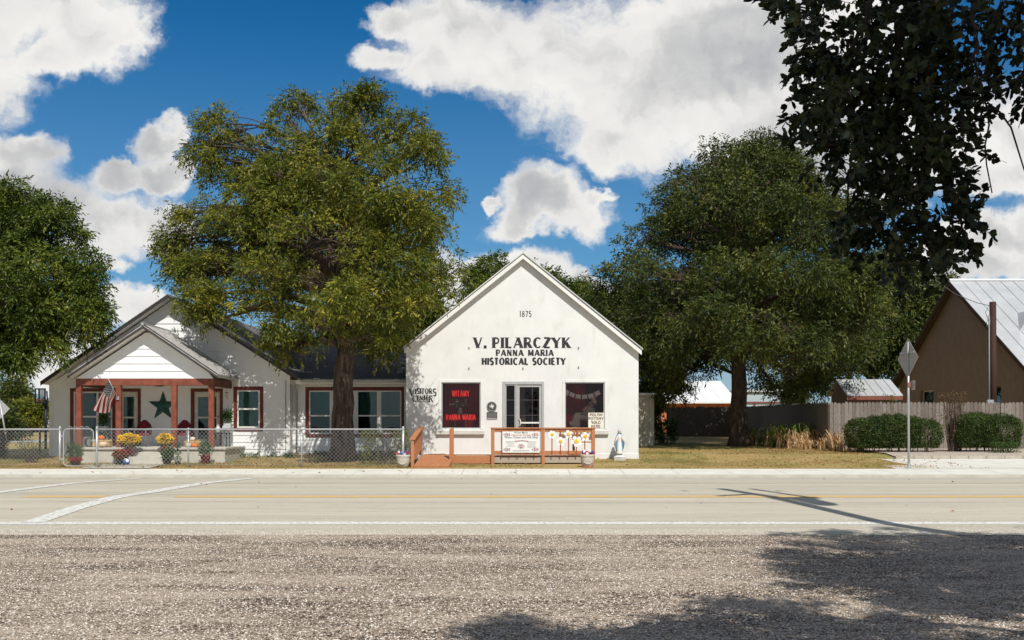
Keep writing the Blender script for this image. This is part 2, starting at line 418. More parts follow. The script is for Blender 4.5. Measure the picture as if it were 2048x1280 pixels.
yellowp2 = paint_mat('road_paint_faded', (.62, .42, .17), (.5, .46, .38), .46)

def ground_z(y):
    if y < 29.25: return gz(y)-.12
    return gz(y)
strip('ground', [-80, 0, 10, 14.8, 16.1, 19.6, 23.2, 26.8, 27.25, 28.98, 29.02, 29.3, 30, 31, 32, 33, 34, 36, 38, 45, 60, 90, 120, 250, 900], -500, 500, 0, lawn, 80,
      fn=lambda y: gz(y)-(.14 if y < 29.0 else 0))
strip('gravel_verge', [-40, -10, 0, 6, 10, 13, 14.75], -60, 60, -.002, gravel, 400, jit=lambda x, y: (.14*math.sin(x*2.1)+.10*math.sin(x*5.3+1)+.08*math.sin(x*11)) if y > 14 else 0)
ys = [14.3+.35*i for i in range(37)]; ys = sorted(set([y for y in ys if y < 27.2]+[16.1, 19.6, 23.2, 26.8, 27.2]))
def rz(y):
    z = gz(y)
    return z if y > 14.9 else (-.012 if y < 14.5 else 0.0)
strip('road', ys, -90, 90, .002, roadm, 90, fn=rz)
# pale edging where the verge frays onto the road
# kerb and pavement
kb = MB(); kb.box(-90, 90, 27.22, 27.38, .1, .24); tag(kb.build('kerb', concrete), kind='structure')
walkm = M('walk_concrete', (.70, .675, .60), .9, .08, 2, .3, 60, stain=.22)
mb = MB()
x = -60.0
while x < 60:                                  # slabs with open joints
    y0, y1 = 27.383, 29.0
    mb.add([(x, y0, .236), (x+1.49, y0, .236), (x+1.49, y1, .322), (x, y1, .322), (x, y0, .1), (x+1.49, y0, .1), (x+1.49, y1, .1), (x, y1, .1)],
           [(0,1,2,3),(4,5,1,0),(5,6,2,1),(6,7,3,2),(7,4,0,3)])
    x += 1.503
tag(mb.build('pavement', walkm), kind='structure')

def road_line(name, pts, w, mat, dz=.006):
    """painted strip following ground points (x,y), width w measured across"""
    mb = MB(); P = []
    for (a, b) in zip(pts, pts[1:]):
        n = max(2, int(math.dist(a, b)/.35))
        for i in range(n): P.append((a[0]+(b[0]-a[0])*i/n, a[1]+(b[1]-a[1])*i/n))
    P.append(pts[-1]); vs = []
    for i, p in enumerate(P):
        q0 = P[max(0, i-1)]; q1 = P[min(len(P)-1, i+1)]
        t = Vector((q1[0]-q0[0], q1[1]-q0[1], 0)).normalized(); nrm = Vector((-t.y, t.x, 0))*w/2
        for sgn in (-1, -.5, 0, .5, 1):
            xx, yy = p[0]+nrm.x*sgn, p[1]+nrm.y*sgn
            vs.append((xx, yy, rz(yy)+dz))
    fs = [(5*i+k, 5*i+k+1, 5*i+k+6, 5*i+k+5) for i in range(len(P)-1) for k in range(4)]
    mb.add(vs, fs); return tag(mb.build(name, mat), kind='structure')
road_line('near_edge_line', [(-60, 16.12), (60, 16.12)], .34, whitep)
road_line('near_yellow_line', [(-9.6, 19.62), (-8.0, 19.62)], .34, yellowp)
road_line('near_yellow_line', [(-6.6, 19.62), (60, 19.62)], .34, yellowp)
road_line('far_yellow_line', [(-60, 23.3), (60, 23.3)], .26, yellowp2)
road_line('far_edge_line', [(-60, 26.7), (60, 26.7)], .22, whitep)
# crossing lines at the left
def gp(px, py):
    # point of the road seen at a pixel of the photograph
    D = 15.0
    for _ in range(60): D = (EYE-rz(D))*F/(py-HOR)
    return X(px, D), D
def gp2(px, y): return (px-1024)/F*y, y
cw = []
for (px, py) in ((65, 1051), (150, 1022), (230, 998), (300, 986), (400, 970), (505, 957)):
    y = {1051: 16.2, 1022: 17.9, 998: 19.45, 986: 20.6, 970: 23.0, 957: 26.6}[py]; cw.append(gp2(px, y))
road_line('crossing_line', cw, .36, whitep, .010)
cw = [gp2(px, y) for (px, y) in ((-160, 18.2), (0, 20.6), (60, 21.6), (150, 23.3), (285, 26.6))]
road_line('crossing_line', cw, .30, whitep, .010)
# tar patches / stray skid marks
# far side street at the left, behind the yard
st = strip('side_street', [47, 49, 52], -70, -19.5, .02, M('street_grey', (.40, .39, .36), .9, .1, 2), 12)
strip('drive_verge', [29.02, 29.3, 30.2], 11.2, 60, .006, walkm, 20, fn=lambda y: gz(y))

# ------------------------------------------------------------------ foliage
def rnd_dirs(n, rng):
    v = rng.normal(size=(n, 3)); return v/np.linalg.norm(v, axis=1, keepdims=True)
def sine_noise(P, rng, freq, k=7):
    out = np.zeros(len(P))
    for i in range(k):
        w = rng.normal(size=3)*freq*(1+.5*i/k); out += np.sin(P@w+rng.uniform(0, 6.28))
    return out/math.sqrt(k/2)
def leaf_quads(P, A, L, W, rng, fold=.25):
    n = len(P); S = np.cross(A, rnd_dirs(n, rng)); S /= np.maximum(1e-6, np.linalg.norm(S, axis=1, keepdims=True))
    N = np.cross(A, S); L = L[:, None]; W = W[:, None]
    a = P; b = P+A*L*.45+S*W*.5+N*W*fold*.3; c = P+A*L-N*W*fold*.6; dd = P+A*L*.5-S*W*.5+N*W*fold*.3
    return np.stack([a, b, c, dd], 1).reshape(-1, 3)
def leaf_hex(P, A, L, W, rng):
    n = len(P); S = np.cross(A, rnd_dirs(n, rng)); S /= np.maximum(1e-6, np.linalg.norm(S, axis=1, keepdims=True))
    N = np.cross(A, S); L = L[:, None]; W = W[:, None]
    return np.stack([P, P+A*L*.30+S*W*.42+N*W*.1, P+A*L*.78+S*W*.42+N*W*.05, P+A*L-N*W*.12, P+A*L*.72-S*W*.48+N*W*.05, P+A*L*.27-S*W*.40+N*W*.1], 1).reshape(-1, 3)

def crown_points(lobes, nclus, rng, hole=.35, freq=.8, inner=.45):
    """leaf clusters gathered in clumps (sub-lobes) spread over each lobe, with gaps between the clumps"""
    L = np.array(lobes); area = (L[:,3]*L[:,5])**.8+.35
    nsub = max(len(L)*3, nclus//11)
    idx = rng.choice(len(L), nsub, p=area/area.sum())
    dr = rnd_dirs(nsub, rng); dr[:, 1] -= .15; dr[:, 2] += .12; dr /= np.linalg.norm(dr, axis=1, keepdims=True)
    rad = inner+(1-inner)*np.sqrt(rng.uniform(size=nsub))
    S = L[idx, :3]+dr*L[idx, 3:6]*rad[:, None]*.86
    nz = sine_noise(S, rng, freq, 7); keep = (nz > np.quantile(nz, hole*.45)) | (np.minimum(L[idx, 3], L[idx, 5]) < .85); S = S[keep]; idx = idx[keep]; dr = dr[keep]
    sr = np.minimum(L[idx, 3], L[idx, 5])*rng.uniform(.22, .46, len(S)); sr = np.maximum(sr, .28)
    w = sr**2; k = rng.choice(len(S), nclus, p=w/w.sum())
    d2 = rnd_dirs(nclus, rng); d2 = d2+dr[k]*.35+np.array([0, -.1, .30]); d2 /= np.linalg.norm(d2, axis=1, keepdims=True)
    q = np.sqrt(rng.uniform(.25, 1, nclus))
    C = S[k]+d2*(sr[k]*q)[:, None]*np.array([1.15, 1.15, .72])
    return C, idx[k], d2

def tree(name, label, cat, base, tr, lobes, nclus, per, leaf, lmat, bmat, seed, fork=.45, group=None, cl_r=.32, hole=.3, droop=.5, lean=(0,0), inner=.4, twig=True, freq=.8, flare=1.5):
    rng = np.random.default_rng(seed); rr = random.Random(seed)
    root = empty(name, base, label, cat, group)
    L = np.array(lobes)
    cx, cy = L[:,0].mean(), L[:,1].mean(); zmin = (L[:,2]-L[:,5]).min(); ztop = (L[:,2]+L[:,5]).max()
    zf = base[2]+(ztop-base[2])*fork*.6
    mb = MB()
    B = Vector(base); top = Vector((base[0]+lean[0], base[1]+lean[1], zf))
    pts = []; rad = []
    for i in range(9):
        k = i/8; p = B.lerp(top, k)+Vector((rr.uniform(-1,1), rr.uniform(-1,1), 0))*tr*.12*(k > 0)
        pts.append(p); rad.append(tr*(1+(flare-1)*math.exp(-k*9))*(1-.22*k))
    pts[0] = B-Vector((0, 0, .15)); mb.tube(pts, rad, 14)
    # leader through the crown
    lead = [top]; lr = [tr*.74]
    tgt = Vector((cx*.6+top.x*.4, cy*.6+top.y*.4, zf+(ztop-zf)*.72))
    for i in range(1, 7):
        k = i/6; lead.append(top.lerp(tgt, k)+Vector((rr.uniform(-1,1), rr.uniform(-1,1), 0))*.22*tr*4*k*(1-k)); lr.append(tr*.74*(1-k)+.03)
    mb.tube(lead, lr, 9)
    tips = []
    for j, lb in enumerate(lobes):
        c = Vector(lb[:3]); k = min(.95, max(0, (c.z-lb[5]*.5-zf)/(tgt.z-zf))*.75)
        i = k*6; i0 = min(5, int(i)); s = lead[i0].lerp(lead[i0+1], i-i0); r0 = min(tr*.5, lr[i0]*.62)
        pp = []; rrd = []
        sag = Vector((0, 0, (c-s).length*.10))
        for m in range(7):
            u = m/6; w = s.lerp(c, u)+sag*math.sin(u*math.pi)+Vector((rr.uniform(-1,1), rr.uniform(-1,1), rr.uniform(-1,1)))*.10*(0 < m)*(1 if m < 6 else .5)
            pp.append(w); rrd.append(r0*(1-u)**.9+.018)
        mb.tube(pp, rrd, 6); tips.append(pp)
        for q in range(9):
            u = rr.choice((3, 4, 5, 6)); a = pp[u]; dv = Vector(rnd_dirs(1, rng)[0]); dv.z = abs(dv.z)*.6 if rr.random() < .6 else dv.z
            e = c+Vector((dv.x*lb[3], dv.y*lb[4], dv.z*lb[5]))*.88
            mid = a.lerp(e, .5)+Vector((rr.uniform(-1,1), rr.uniform(-1,1), rr.uniform(0,1)))*.18
            mb.tube([a, a.lerp(mid, .5)+Vector((0, 0, .05)), mid, mid.lerp(e, .5)+Vector((0, 0, .04)), e], [rrd[u]*.5+.014, .022, .016, .011, .006], 4, False)
            if twig:
                for _ in range(3):
                    e2 = mid.lerp(e, rr.uniform(.1, .9)); e3 = e2+Vector((rr.uniform(-1,1), rr.uniform(-1,1), rr.uniform(-.3,.8)))*.55
                    mb.tube([e2, (e2+e3)/2+Vector((0, 0, .05)), e3], [.011, .008, .004], 3, False)
    mb.build('trunk', bmat, root, smooth=True)
    C, idx, dr = crown_points(lobes, nclus, rng, hole, freq, inner)
    # every cluster is a handful of drooping compound leaves: leaflets in pairs along curved stalks
    nr = max(2, per//5); q = 6; nc = len(C)
    r_ = rnd_dirs(nc*nr, rng)*.85+np.repeat(dr, nr, 0)*.65+np.array([0, 0, .15-droop*.35]); r_ /= np.linalg.norm(r_, axis=1, keepdims=True)
    Lr = cl_r*rng.uniform(.8, 1.45, (nc*nr, 1)); Cb = np.repeat(C, nr, 0)+rnd_dirs(nc*nr, rng)*cl_r*.28; sv = np.cross(r_, rnd_dirs(nc*nr, rng)); sv /= np.maximum(1e-6, np.linalg.norm(sv, axis=1, keepdims=True))
    tt = np.tile(np.linspace(.2, 1, q), nc*nr)[:, None]; sg = np.tile(np.where(np.arange(q) % 2 == 0, 1., -1.), nc*nr)[:, None]
    r2 = np.repeat(r_, q, 0); L2 = np.repeat(Lr, q, 0); s2 = np.repeat(sv, q, 0); n = nc*nr*q; dn = np.array([0, 0, -1.0])
    P = np.repeat(Cb, q, 0)+r2*L2*tt+dn*L2*.26*tt**2
    A = (r2+dn*.45*tt)*.7+s2*sg*(1.05-tt*.75)+dn*.36*droop+rnd_dirs(n, rng)*.28; A /= np.linalg.norm(A, axis=1, keepdims=True)
    Ln = leaf[0]*rng.uniform(.7, 1.25, n); Wn = leaf[1]*rng.uniform(.7, 1.25, n)
    fastmesh('crown', leaf_quads(P, A, Ln, Wn, rng), 4, lmat, root)
    return root

def back(lst):
    out = []
    for (px, py, rx, ry, dd) in lst:
        if px < 540 and py < 545: dd += 2.3
        elif px < 600 and py < 600: dd += 1.2
        out.append((px, py, rx, ry, dd))
    return out
def plobes(lst, D, jit=2.2, seed=3, deep=1.0):
    r = random.Random(seed); out = []
    for it in lst:
        px, py, rx, ry = it[:4]; dd = it[4] if len(it) > 4 else r.uniform(-jit, jit)
        y = D+dd; out.append((X(px, y), y, Z(py, y), rx/F*y, max(rx, ry)/F*y*deep, ry/F*y))
    return out

pecan_g = leafmat('pecan_gold_leaf', (.035, .058, .010), (.16, .180, .024), (.48, .40, .055), .30, .85)
pecan_d = leafmat('pecan_green_leaf', (.018, .032, .009), (.066, .088, .017), (.22, .21, .035), .22, .7)
pecan_l = leafmat('left_tree_leaf', (.028, .052, .010), (.10, .145, .022), (.29, .29, .045), .26, .7)
tree('pecan_tree', 'large golden green pecan tree with thick dark trunk before the house wing', 'tree',
     (X(683, 32.2), 32.2, gz(32.2)), .37,
     plobes(back([(440,285,48,52,1),(415,330,42,32,.5),(572,250,42,50,1.5),(560,310,75,42,1),(715,225,52,42,1),(735,275,75,50,0),(815,265,58,50,.5),(845,330,52,55,0),(872,405,45,60,.3),(865,480,48,50,-.5),
             (470,370,66,48,.5),(560,380,90,60,-1),(650,370,90,70,-1.5),(750,380,90,75,-1.8),(800,440,80,70,-2),(425,440,60,45,0),(385,475,60,45,.6),(490,470,80,60,-1.5),(600,480,90,60,-2.5),
             (700,500,90,60,-2.8),(800,545,80,50,-2.6),(360,510,42,36,1),(352,560,36,38,.5),(430,540,75,48,-1),(540,560,85,50,-2),(350,435,26,20,.5),
             (650,585,90,42,-2.5),(740,600,80,48,-3),(820,610,70,45,-3),(872,596,52,42,-2.9),(895,560,26,30,-2.8),(400,600,50,36,0),(470,620,60,36,-.5),(555,635,55,40,-1),(415,640,36,20,0),
             (620,650,50,34,.5),(720,650,60,38,1.5),(790,665,60,36,1.5),(560,705,50,20,.4),(770,695,55,20,1.5),(630,440,150,120,2),(760,520,110,100,2),(520,540,110,90,2),(440,250,40,28,.8),(400,300,36,34,.8),(345,490,34,36,.5),(335,530,28,34,.3),(740,200,40,22,.8),(590,215,34,24,1.4),(690,600,60,50,-3.8),(630,660,50,44,-2.6),(750,680,48,42,-2.4),(500,310,50,36,.5),(620,300,50,40,1),(665,265,36,40,.6),(520,350,60,30,0)]), 32.2, deep=.95),
     7000, 20, (.145, .046), pecan_g, bark, 11, fork=.5, cl_r=.30, hole=.44, freq=1.9, lean=(.12, .1), flare=1.35)
tree('pecan_tree', 'huge dark green pecan tree spreading over the picket fence', 'tree',
     (X(1478, 42), 42, gz(42)), .36,
     plobes([(1435,325,58,48,0),(1500,330,45,36,1),(1370,375,50,45,0),(1450,400,90,60,-2),(1560,350,60,45,0),(1625,370,50,45,0),(1330,420,45,40,1),(1360,470,70,55,0),
             (1480,480,100,60,-1),(1600,440,95,70,-3),(1680,470,70,70,-1),(1280,490,50,42,0),(1250,545,55,40,-1),(1330,560,80,50,-4),(1440,570,90,55,-2),(1430,620,60,34,-5.8),(1500,645,70,38,-6.2),(1375,645,45,28,-5.5),(1560,560,100,60,-5),(1680,570,90,60,-4),
             (1215,590,42,42,0),(1205,650,40,50,0),(1270,640,60,55,-2),(1360,660,80,55,-3),(1470,660,80,55,-2),(1590,660,90,60,-4),(1710,660,80,60,-3),(1240,715,55,45,0),(1300,740,70,45,0),
             (1390,745,70,36,1),(1560,745,80,36,0),(1660,750,60,36,-1),(1600,770,56,26,0),(1545,775,40,20,1),(1700,700,60,44,1),(1500,420,180,120,4),(1400,620,180,90,4),(1600,620,180,100,4),(1340,775,50,24,1),(1300,700,80,40,-1),(1470,690,60,40,-6),(1540,680,80,40,-6),(1600,700,70,36,-5),(1370,560,90,50,-3),(1500,540,90,50,-5)], 42, deep=.85),
     10200, 20, (.18, .058), pecan_d, bark2, 12, fork=.55, cl_r=.38, hole=.34, freq=1.2)
tree('pecan_tree', 'dark tree behind the picket fence beside the brown house gable', 'tree',
     (X(1745, 58), 58, gz(58)), .34,
     plobes([(1770,560,70,55,0),(1840,600,55,45,0),(1700,600,80,70,0),(1800,660,80,60,0),(1720,700,90,50,0),(1850,680,45,50,1),(1885,570,26,22,3),(1870,610,40,35,2),(1780,740,70,36,0),(1640,730,70,50,0),(1600,770,60,36,0),(1660,780,50,34,0),(1730,780,50,34,1)], 58, deep=.8),
     4800, 20, (.22, .08), pecan_d, bark2, 13, cl_r=.5, hole=.3)
tree('shade_tree', 'tall green tree rising behind the store roof ridge', 'tree',
     (X(1010, 66), 66, gz(66)), .3,
     plobes([(985,545,45,32,0),(955,565,36,28,0),(1040,560,50,34,0),(1095,560,42,26,0),(1135,590,40,26,0),(1000,600,90,40,0),(1090,620,90,40,0),(1180,640,60,50,0),(1160,600,30,30,1)], 66, deep=.7),
     2300, 18, (.24, .09), pecan_l, bark2, 14, cl_r=.5, hole=.25)
tree('shade_tree', 'dark bushy tree behind the house wing roof', 'tree',
     (X(760, 47), 47, gz(47)), .26,
     plobes([(640,700,70,40,0),(720,680,70,60,0),(800,660,70,60,0),(860,640,60,50,0),(770,720,90,36,0),(560,690,40,30,0),(880,690,50,40,1)], 47, deep=.6),
     2600, 18, (.20, .075), pecan_d, bark2, 15, cl_r=.42, hole=.2)
tree('shade_tree', 'leafy green tree at the left edge overhanging the yard', 'tree',
     (X(-90, 31), 31, gz(31)), .3,
     plobes([(25,405,45,42,0),(-30,420,70,60,0),(95,430,45,36,0),(20,470,80,50,0.3),(120,480,55,40,.5),(60,530,90,55,-.5),(160,540,42,42,0),(-40,560,90,70,0.3),(30,600,90,50,-.5),(125,600,70,45,0.3),(182,605,32,36,0),
             (60,660,80,40,0.3),(140,655,50,32,.5),(185,640,26,22,0),(10,700,60,36,.5),(75,700,50,22,0),(-60,680,80,60,0),(28,725,30,18,0),(-130,520,90,90,0),(-150,640,80,60,0)], 31, deep=.9),
     4600, 20, (.14, .048), pecan_l, bark2, 16, cl_r=.31, hole=.6, lean=(-.1, 0), freq=1.5)
tree('shade_tree', 'dark tree added behind the big trunk to shade the rear picket fence', 'tree', (12.6, 55, gz(55)), .2,  # added tree, set here to cast shade on the rear fence
     [(8.5,55,6.2,2.2,2,1.6),(11,54.5,6.8,2.4,2.2,1.8),(13.5,55,6.6,2.4,2.2,1.8),(16,55,6.4,2.2,2.0,1.6),(10,56,8.2,2.2,2,1.5),(14,56,8.4,2.6,2,1.6),(7.2,56,5.4,1.4,1.4,1.3)],
     2400, 18, (.22, .08), pecan_d, bark2, 17, cl_r=.5, hole=.1)
# far background planting
for i, (px, py, rx, ry, D, n_, lm, lab) in enumerate([
        (1320, 750, 36, 40, 66, 700, pecan_d, 'dark leafy tree above the left end of the shaded rear fence'),
        (1575, 790, 34, 36, 88, 500, pecan_d, 'dark tree at the right corner of the pale blue grey building'),
        (35, 790, 34, 32, 80, 500, pecan_d, 'dark rounded tree behind the parked vehicles'),
        (62, 822, 34, 24, 62, 500, pecan_g, 'yellow green bushy tree beyond the basketball hoop'),
        (10, 850, 22, 30, 50, 260, pecan_d, 'dark shrub behind the diamond sign at the left edge'),
        (1290, 800, 26, 50, 56, 600, pecan_d, 'dark shrub growing beside the beige metal shed')]):
    tree('far_tree', lab, 'tree', (X(px, D), D, gz(D)), .12, plobes([(px, py, rx, ry, 0), (px-rx*.5, py+ry*.3, rx*.6, ry*.7, 0), (px+rx*.5, py+ry*.3, rx*.6, ry*.7, 0)], D, deep=.8),
         n_, 18, (.18, .08), lm, bark2, 30+i, cl_r=.4, hole=.2, twig=False)
rng = np.random.default_rng(5)
for i in range(14):
    x0 = -95+i*15+rng.uniform(-4, 4); D = 150+rng.uniform(-15, 30); h = rng.uniform(3.2, 6.2)
    lab = ['wide', 'broad', 'tall', 'low', 'rounded', 'ragged', 'narrow'][i % 7]
    z0 = gz(D)
    tree('distant_tree', 'distant dark green tree on the horizon behind the houses', 'tree', (x0, D, z0), .25,
         [(x0, D, z0+h*.6, 5, 4, h*.42), (x0-4, D, z0+h*.5, 4, 3, h*.35), (x0+4, D, z0+h*.5, 4, 3, h*.38)], 420, 12, (.6, .28), pecan_d, bark2, 60+i,
         group='distant trees along the horizon', cl_r=.9, hole=.1, twig=False)

# ------------------------------------------------------------------ overhanging foreground oak
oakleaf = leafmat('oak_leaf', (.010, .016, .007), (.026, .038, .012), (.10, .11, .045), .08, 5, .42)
def oak():
    rng = np.random.default_rng(41); rr = random.Random(41)
    base = (8.6, .4, 0)
    root = empty('oak_tree', base, 'dark live oak whose leafy branch hangs into the top right corner', 'tree')
    mb = MB(); B = Vector(base)
    mb.tube([B+Vector((0,0,-.2)), B+Vector((0,0,.4)), B+Vector((-.1,.1,1.6)), B+Vector((-.3,.3,3.2)), B+Vector((-.5,.6,4.6))], [.55,.42,.36,.33,.28], 14)
    T = B+Vector((-.5,.6,4.6))
    def limb(pts, r0, r1, n=7):
        m = len(pts); mb.tube(pts, [r0+(r1-r0)*i/(m-1) for i in range(m)], n)
    hub = Vector((1.85, 4.4, 3.95))
    limb([T, Vector((5.6,2.0,5.5)), Vector((3.7,3.4,5.1)), Vector((2.6,4.1,4.6)), hub], .09, .035)
    canopy = [(gx+1.75, gy-6.05, 7.0+.25*math.sin(gx*3+gy), r_*1.12, r_*1.2, .5) for gx, gy, r_ in
              [(4.7,13.9,1.15),(6.6,14.2,1.4),(8.8,14.3,1.6),(11.4,14.2,1.8),(4.1,12.3,1.0),(5.8,12.2,1.5),(8.4,12,1.7),(11,12,1.9),(3.9,10.6,.95),(5.4,10.4,1.4),(7.8,9.8,1.7),(10.5,9.8,1.8),
               (3.5,9.4,.8),(2.5,8.3,.95),(4.4,8.6,1.2),(1.5,7.6,.8),(3.2,7.0,1.3),(5.6,7.6,1.6),(8.2,7.4,1.8),(.9,6.8,.7),(.3,7.1,.55),(5.6,11.2,1.5),(7.6,11,1.6),(9.6,11,1.7),(6.4,8.7,1.5),(9.4,8.6,1.7),(1.8,5.8,1.3),(4.2,5.4,1.7),(7.0,5.2,1.8),(3.0,3.6,1.6),(6.2,3,1.9)]]
    canopy += [(14,2.5,7.6,2.6,2.6,1.0),(12,-3,7.6,2.6,2.4,1.0),(5,-4,7.2,2.4,2.2,.9),(9,-5,7.6,2.6,2.4,1.0),(2.5,-1.5,7.0,1.6,1.6,.7),(15,6.5,7.8,2.4,2.4,1.0),(8.5,5.5,8.4,2.4,2.4,.7),(8.0,2.5,8.5,2.8,2.4,.7),(11,4,8.3,2.4,2.4,.8)]  # extra unseen lobes, added to block sky light over the shadowed gravel
    for c in canopy:
        e = Vector(c[:3]); limb([T, T.lerp(e, .4)+Vector((0, 0, .5)), T.lerp(e, .75)+Vector((rr.uniform(-.3,.3), rr.uniform(-.3,.3), .35)), e], .13, .03, 6)
        for _ in range(7):
            dv = Vector(rnd_dirs(1, rng)[0]); q = e+Vector((dv.x*c[3], dv.y*c[4], dv.z*c[5]))*.85
            limb([e, e.lerp(q, .5)+Vector((0, 0, .08)), q], .03, .008, 4)
    # hanging sprays: leaves sit along curved twigs that hang through the visible part of the branch
    leafP = []; leafA = []
    def spray(a, b, n, sagx=.05, leaves=True, r0=.010):
        a = Vector(a); b = Vector(b); mid = a.lerp(b, .5)+Vector((rr.uniform(-1,1), rr.uniform(-1,1), rr.uniform(0,1)))*sagx*(b-a).length*2
        pts = []
        for i in range(9):
            u = i/8; pts.append(a*(1-u)**2+mid*2*u*(1-u)+b*u*u+Vector((rr.uniform(-1,1), rr.uniform(-1,1), rr.uniform(-1,1)))*.006)
        mb.tube(pts, [r0*(1-.75*i/8) for i in range(9)], 5)
        if not leaves: return pts
        for k in range(n):
            u = rr.uniform(.12, 1)**.8; i = min(7, int(u*8)); p = pts[i].lerp(pts[i+1], u*8-i); t = (pts[i+1]-pts[i]).normalized()
            dv = Vector(rnd_dirs(1, rng)[0]); av = (t*.7+dv*.9+Vector((0, 0, -.15))).normalized()
            leafP.append(tuple(p)); leafA.append(tuple(av))
        for k in range(3):
            leafP.append(tuple(pts[-1])); dv = Vector(rnd_dirs(1, rng)[0]); leafA.append(tuple(((pts[-1]-pts[-3]).normalized()+dv*.5).normalized()))
        return pts
    def W(px, py, D): return (X(px, D), D, Z(py, D))
    mains = [((1850,-60),(1700,250),(1690,420)),((1860,-60),(1790,260),(1760,500)),((1870,-60),(1850,250),(1830,480)),((1800,-80),(1660,120),(1650,300)),((1900,-60),(1900,200),(1880,330)),
             ((1740,-80),(1640,20),(1560,10)),((1930,-60),(1960,60),(1950,180)),((1880,-20),(1790,180),(1720,330)),((1800,100),(1770,400),(1800,560)),((1850,200),(1890,380),(1930,470))]
    for mi, mpts in enumerate(mains):
        D = 4.4+rr.uniform(-.35, .35)
        a, b, c = [Vector(W(px, py, D+rr.uniform(-.15,.15))) for px, py in mpts]
        pts = [a*(1-u)**2+b*2*u*(1-u)+c*u*u+Vector((rr.uniform(-1,1), rr.uniform(-1,1), 0))*.012 for u in [i/14 for i in range(15)]]
        mb.tube([hub, hub.lerp(pts[0], .5), pts[0]], [.022, .018, .014], 6); mb.tube(pts, [.014-.010*i/14 for i in range(15)], 6)
    # filled area of the hanging mass (photograph pixels, centre + radii) -> twigs everywhere inside
    area = [(1700,90,95,95),(1800,60,120,90),(1880,120,100,110),(1740,200,110,100),(1850,220,110,100),(1700,290,75,80),(1790,320,115,90),(1890,300,60,80),(1740,400,85,75),(1830,400,75,70),
            (1770,480,75,60),(1840,490,50,45),(1800,540,45,40),(1660,60,60,55),(1960,60,50,60),(1930,170,40,60),(1930,440,26,50),(1912,485,40,30),(1900,20,90,50),(1650,250,45,50),(1635,150,40,36),(1640,215,36,30),(1625,285,30,26),(1600,20,50,26),(1780,130,130,110),(1780,240,120,100),(1780,430,90,80)]
    wts = [a[2]*a[3] for a in area]
    for k in range(820):
        px, py, rx, ry = rr.choices(area, wts)[0]
        an = rr.uniform(0, 6.283); q = math.sqrt(rr.random())
        D = 4.4+rr.gauss(0, .27)
        ax, ay = px+rx*q*math.cos(an)*.9, py+ry*q*math.sin(an)*.9
        out = math.atan2(ay-250, ax-1790)
        ln = rr.uniform(28, 62)
        bx, by = ax+ln*(math.cos(an)*.7+rr.uniform(-.4,.4)), ay+ln*(math.sin(an)*.6+rr.uniform(-.25,.6))
        spray(W(ax, ay, D), W(bx, by, D+rr.uniform(-.15,.15)), 9, .08, r0=.0028)
    # stray side sprays that break the outline
    for (a, b, n_) in [((1680,160),(1590,125),11),((1660,110),(1600,128),7),((1700,200),(1600,180),10),((1690,230),(1582,232),12),((1680,290),(1575,282),13),((1650,260),(1600,200),8),((1640,20),(1500,-4),14),((1620,30),(1540,16),8),
                       ((1640,40),(1595,60),8),((1900,330),(1935,360),8),((1900,400),(1955,455),14),((1880,470),(1950,500),14),((1870,500),(1912,522),10),((1900,430),(1948,420),10),((1850,480),(1885,515),10),
                       ((2060,60),(2030,120),12),((2070,90),(2042,235),16),((2060,140),(2030,170),8),((2050,-20),(2010,70),12),((2010,-20),(1985,60),12),((1990,20),(1975,110),8),((1960,90),(1990,150),10)]:
        
        for rp in range(3):
            D = 4.3+rr.uniform(-.15, .2); j = lambda p_: (p_[0]+rr.uniform(-14, 14)*(rp > 0), p_[1]+rr.uniform(-14, 14)*(rp > 0)); spray(W(*j(a), D), W(*j(b), D), int(n_*1.3), .06, r0=.003)
    # bare dangling twigs at the right
    for pts in [[(1960,180),(1974,215),(1978,250),(1970,290),(1973,330),(1984,386)],[(1974,205),(2000,225),(2022,255),(2036,300),(2050,345)],[(1972,200),(1984,170),(2010,120),(2040,80)],[(1975,230),(1984,248)],[(1903,330),(1905,380),(1903,430)],
                [(1830,-10),(1842,40),(1838,90)],[(1850,-10),(1845,50),(1850,100)]]:
        mb.tube([W(px, py, 4.35) for px, py in pts], [.0052-.0005*i for i in range(len(pts))], 5)
    mb.build('trunk', M('oak_bark', (.02,.015,.012), .95, .3, 9, .8, 40, 0, (.07,.055,.045)), root, smooth=True)
    P = np.array(leafP); A = np.array(leafA); n = len(P)
    near = leaf_hex(P, A, rng.uniform(.028, .056, n), rng.uniform(.018, .030, n), rng)
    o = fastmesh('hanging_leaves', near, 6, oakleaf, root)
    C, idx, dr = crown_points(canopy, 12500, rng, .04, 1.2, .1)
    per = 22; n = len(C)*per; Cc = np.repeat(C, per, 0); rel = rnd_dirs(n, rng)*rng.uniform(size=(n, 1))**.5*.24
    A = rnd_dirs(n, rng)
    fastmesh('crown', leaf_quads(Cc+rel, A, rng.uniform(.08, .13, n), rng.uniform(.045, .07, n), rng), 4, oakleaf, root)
oak()

# ------------------------------------------------------------------ lettering
def arc(cx, cy, rx, ry, a0, a1, n=14):
    return [(cx+rx*math.cos(R(a0+(a1-a0)*i/n)), cy+ry*math.sin(R(a0+(a1-a0)*i/n))) for i in range(n+1)]
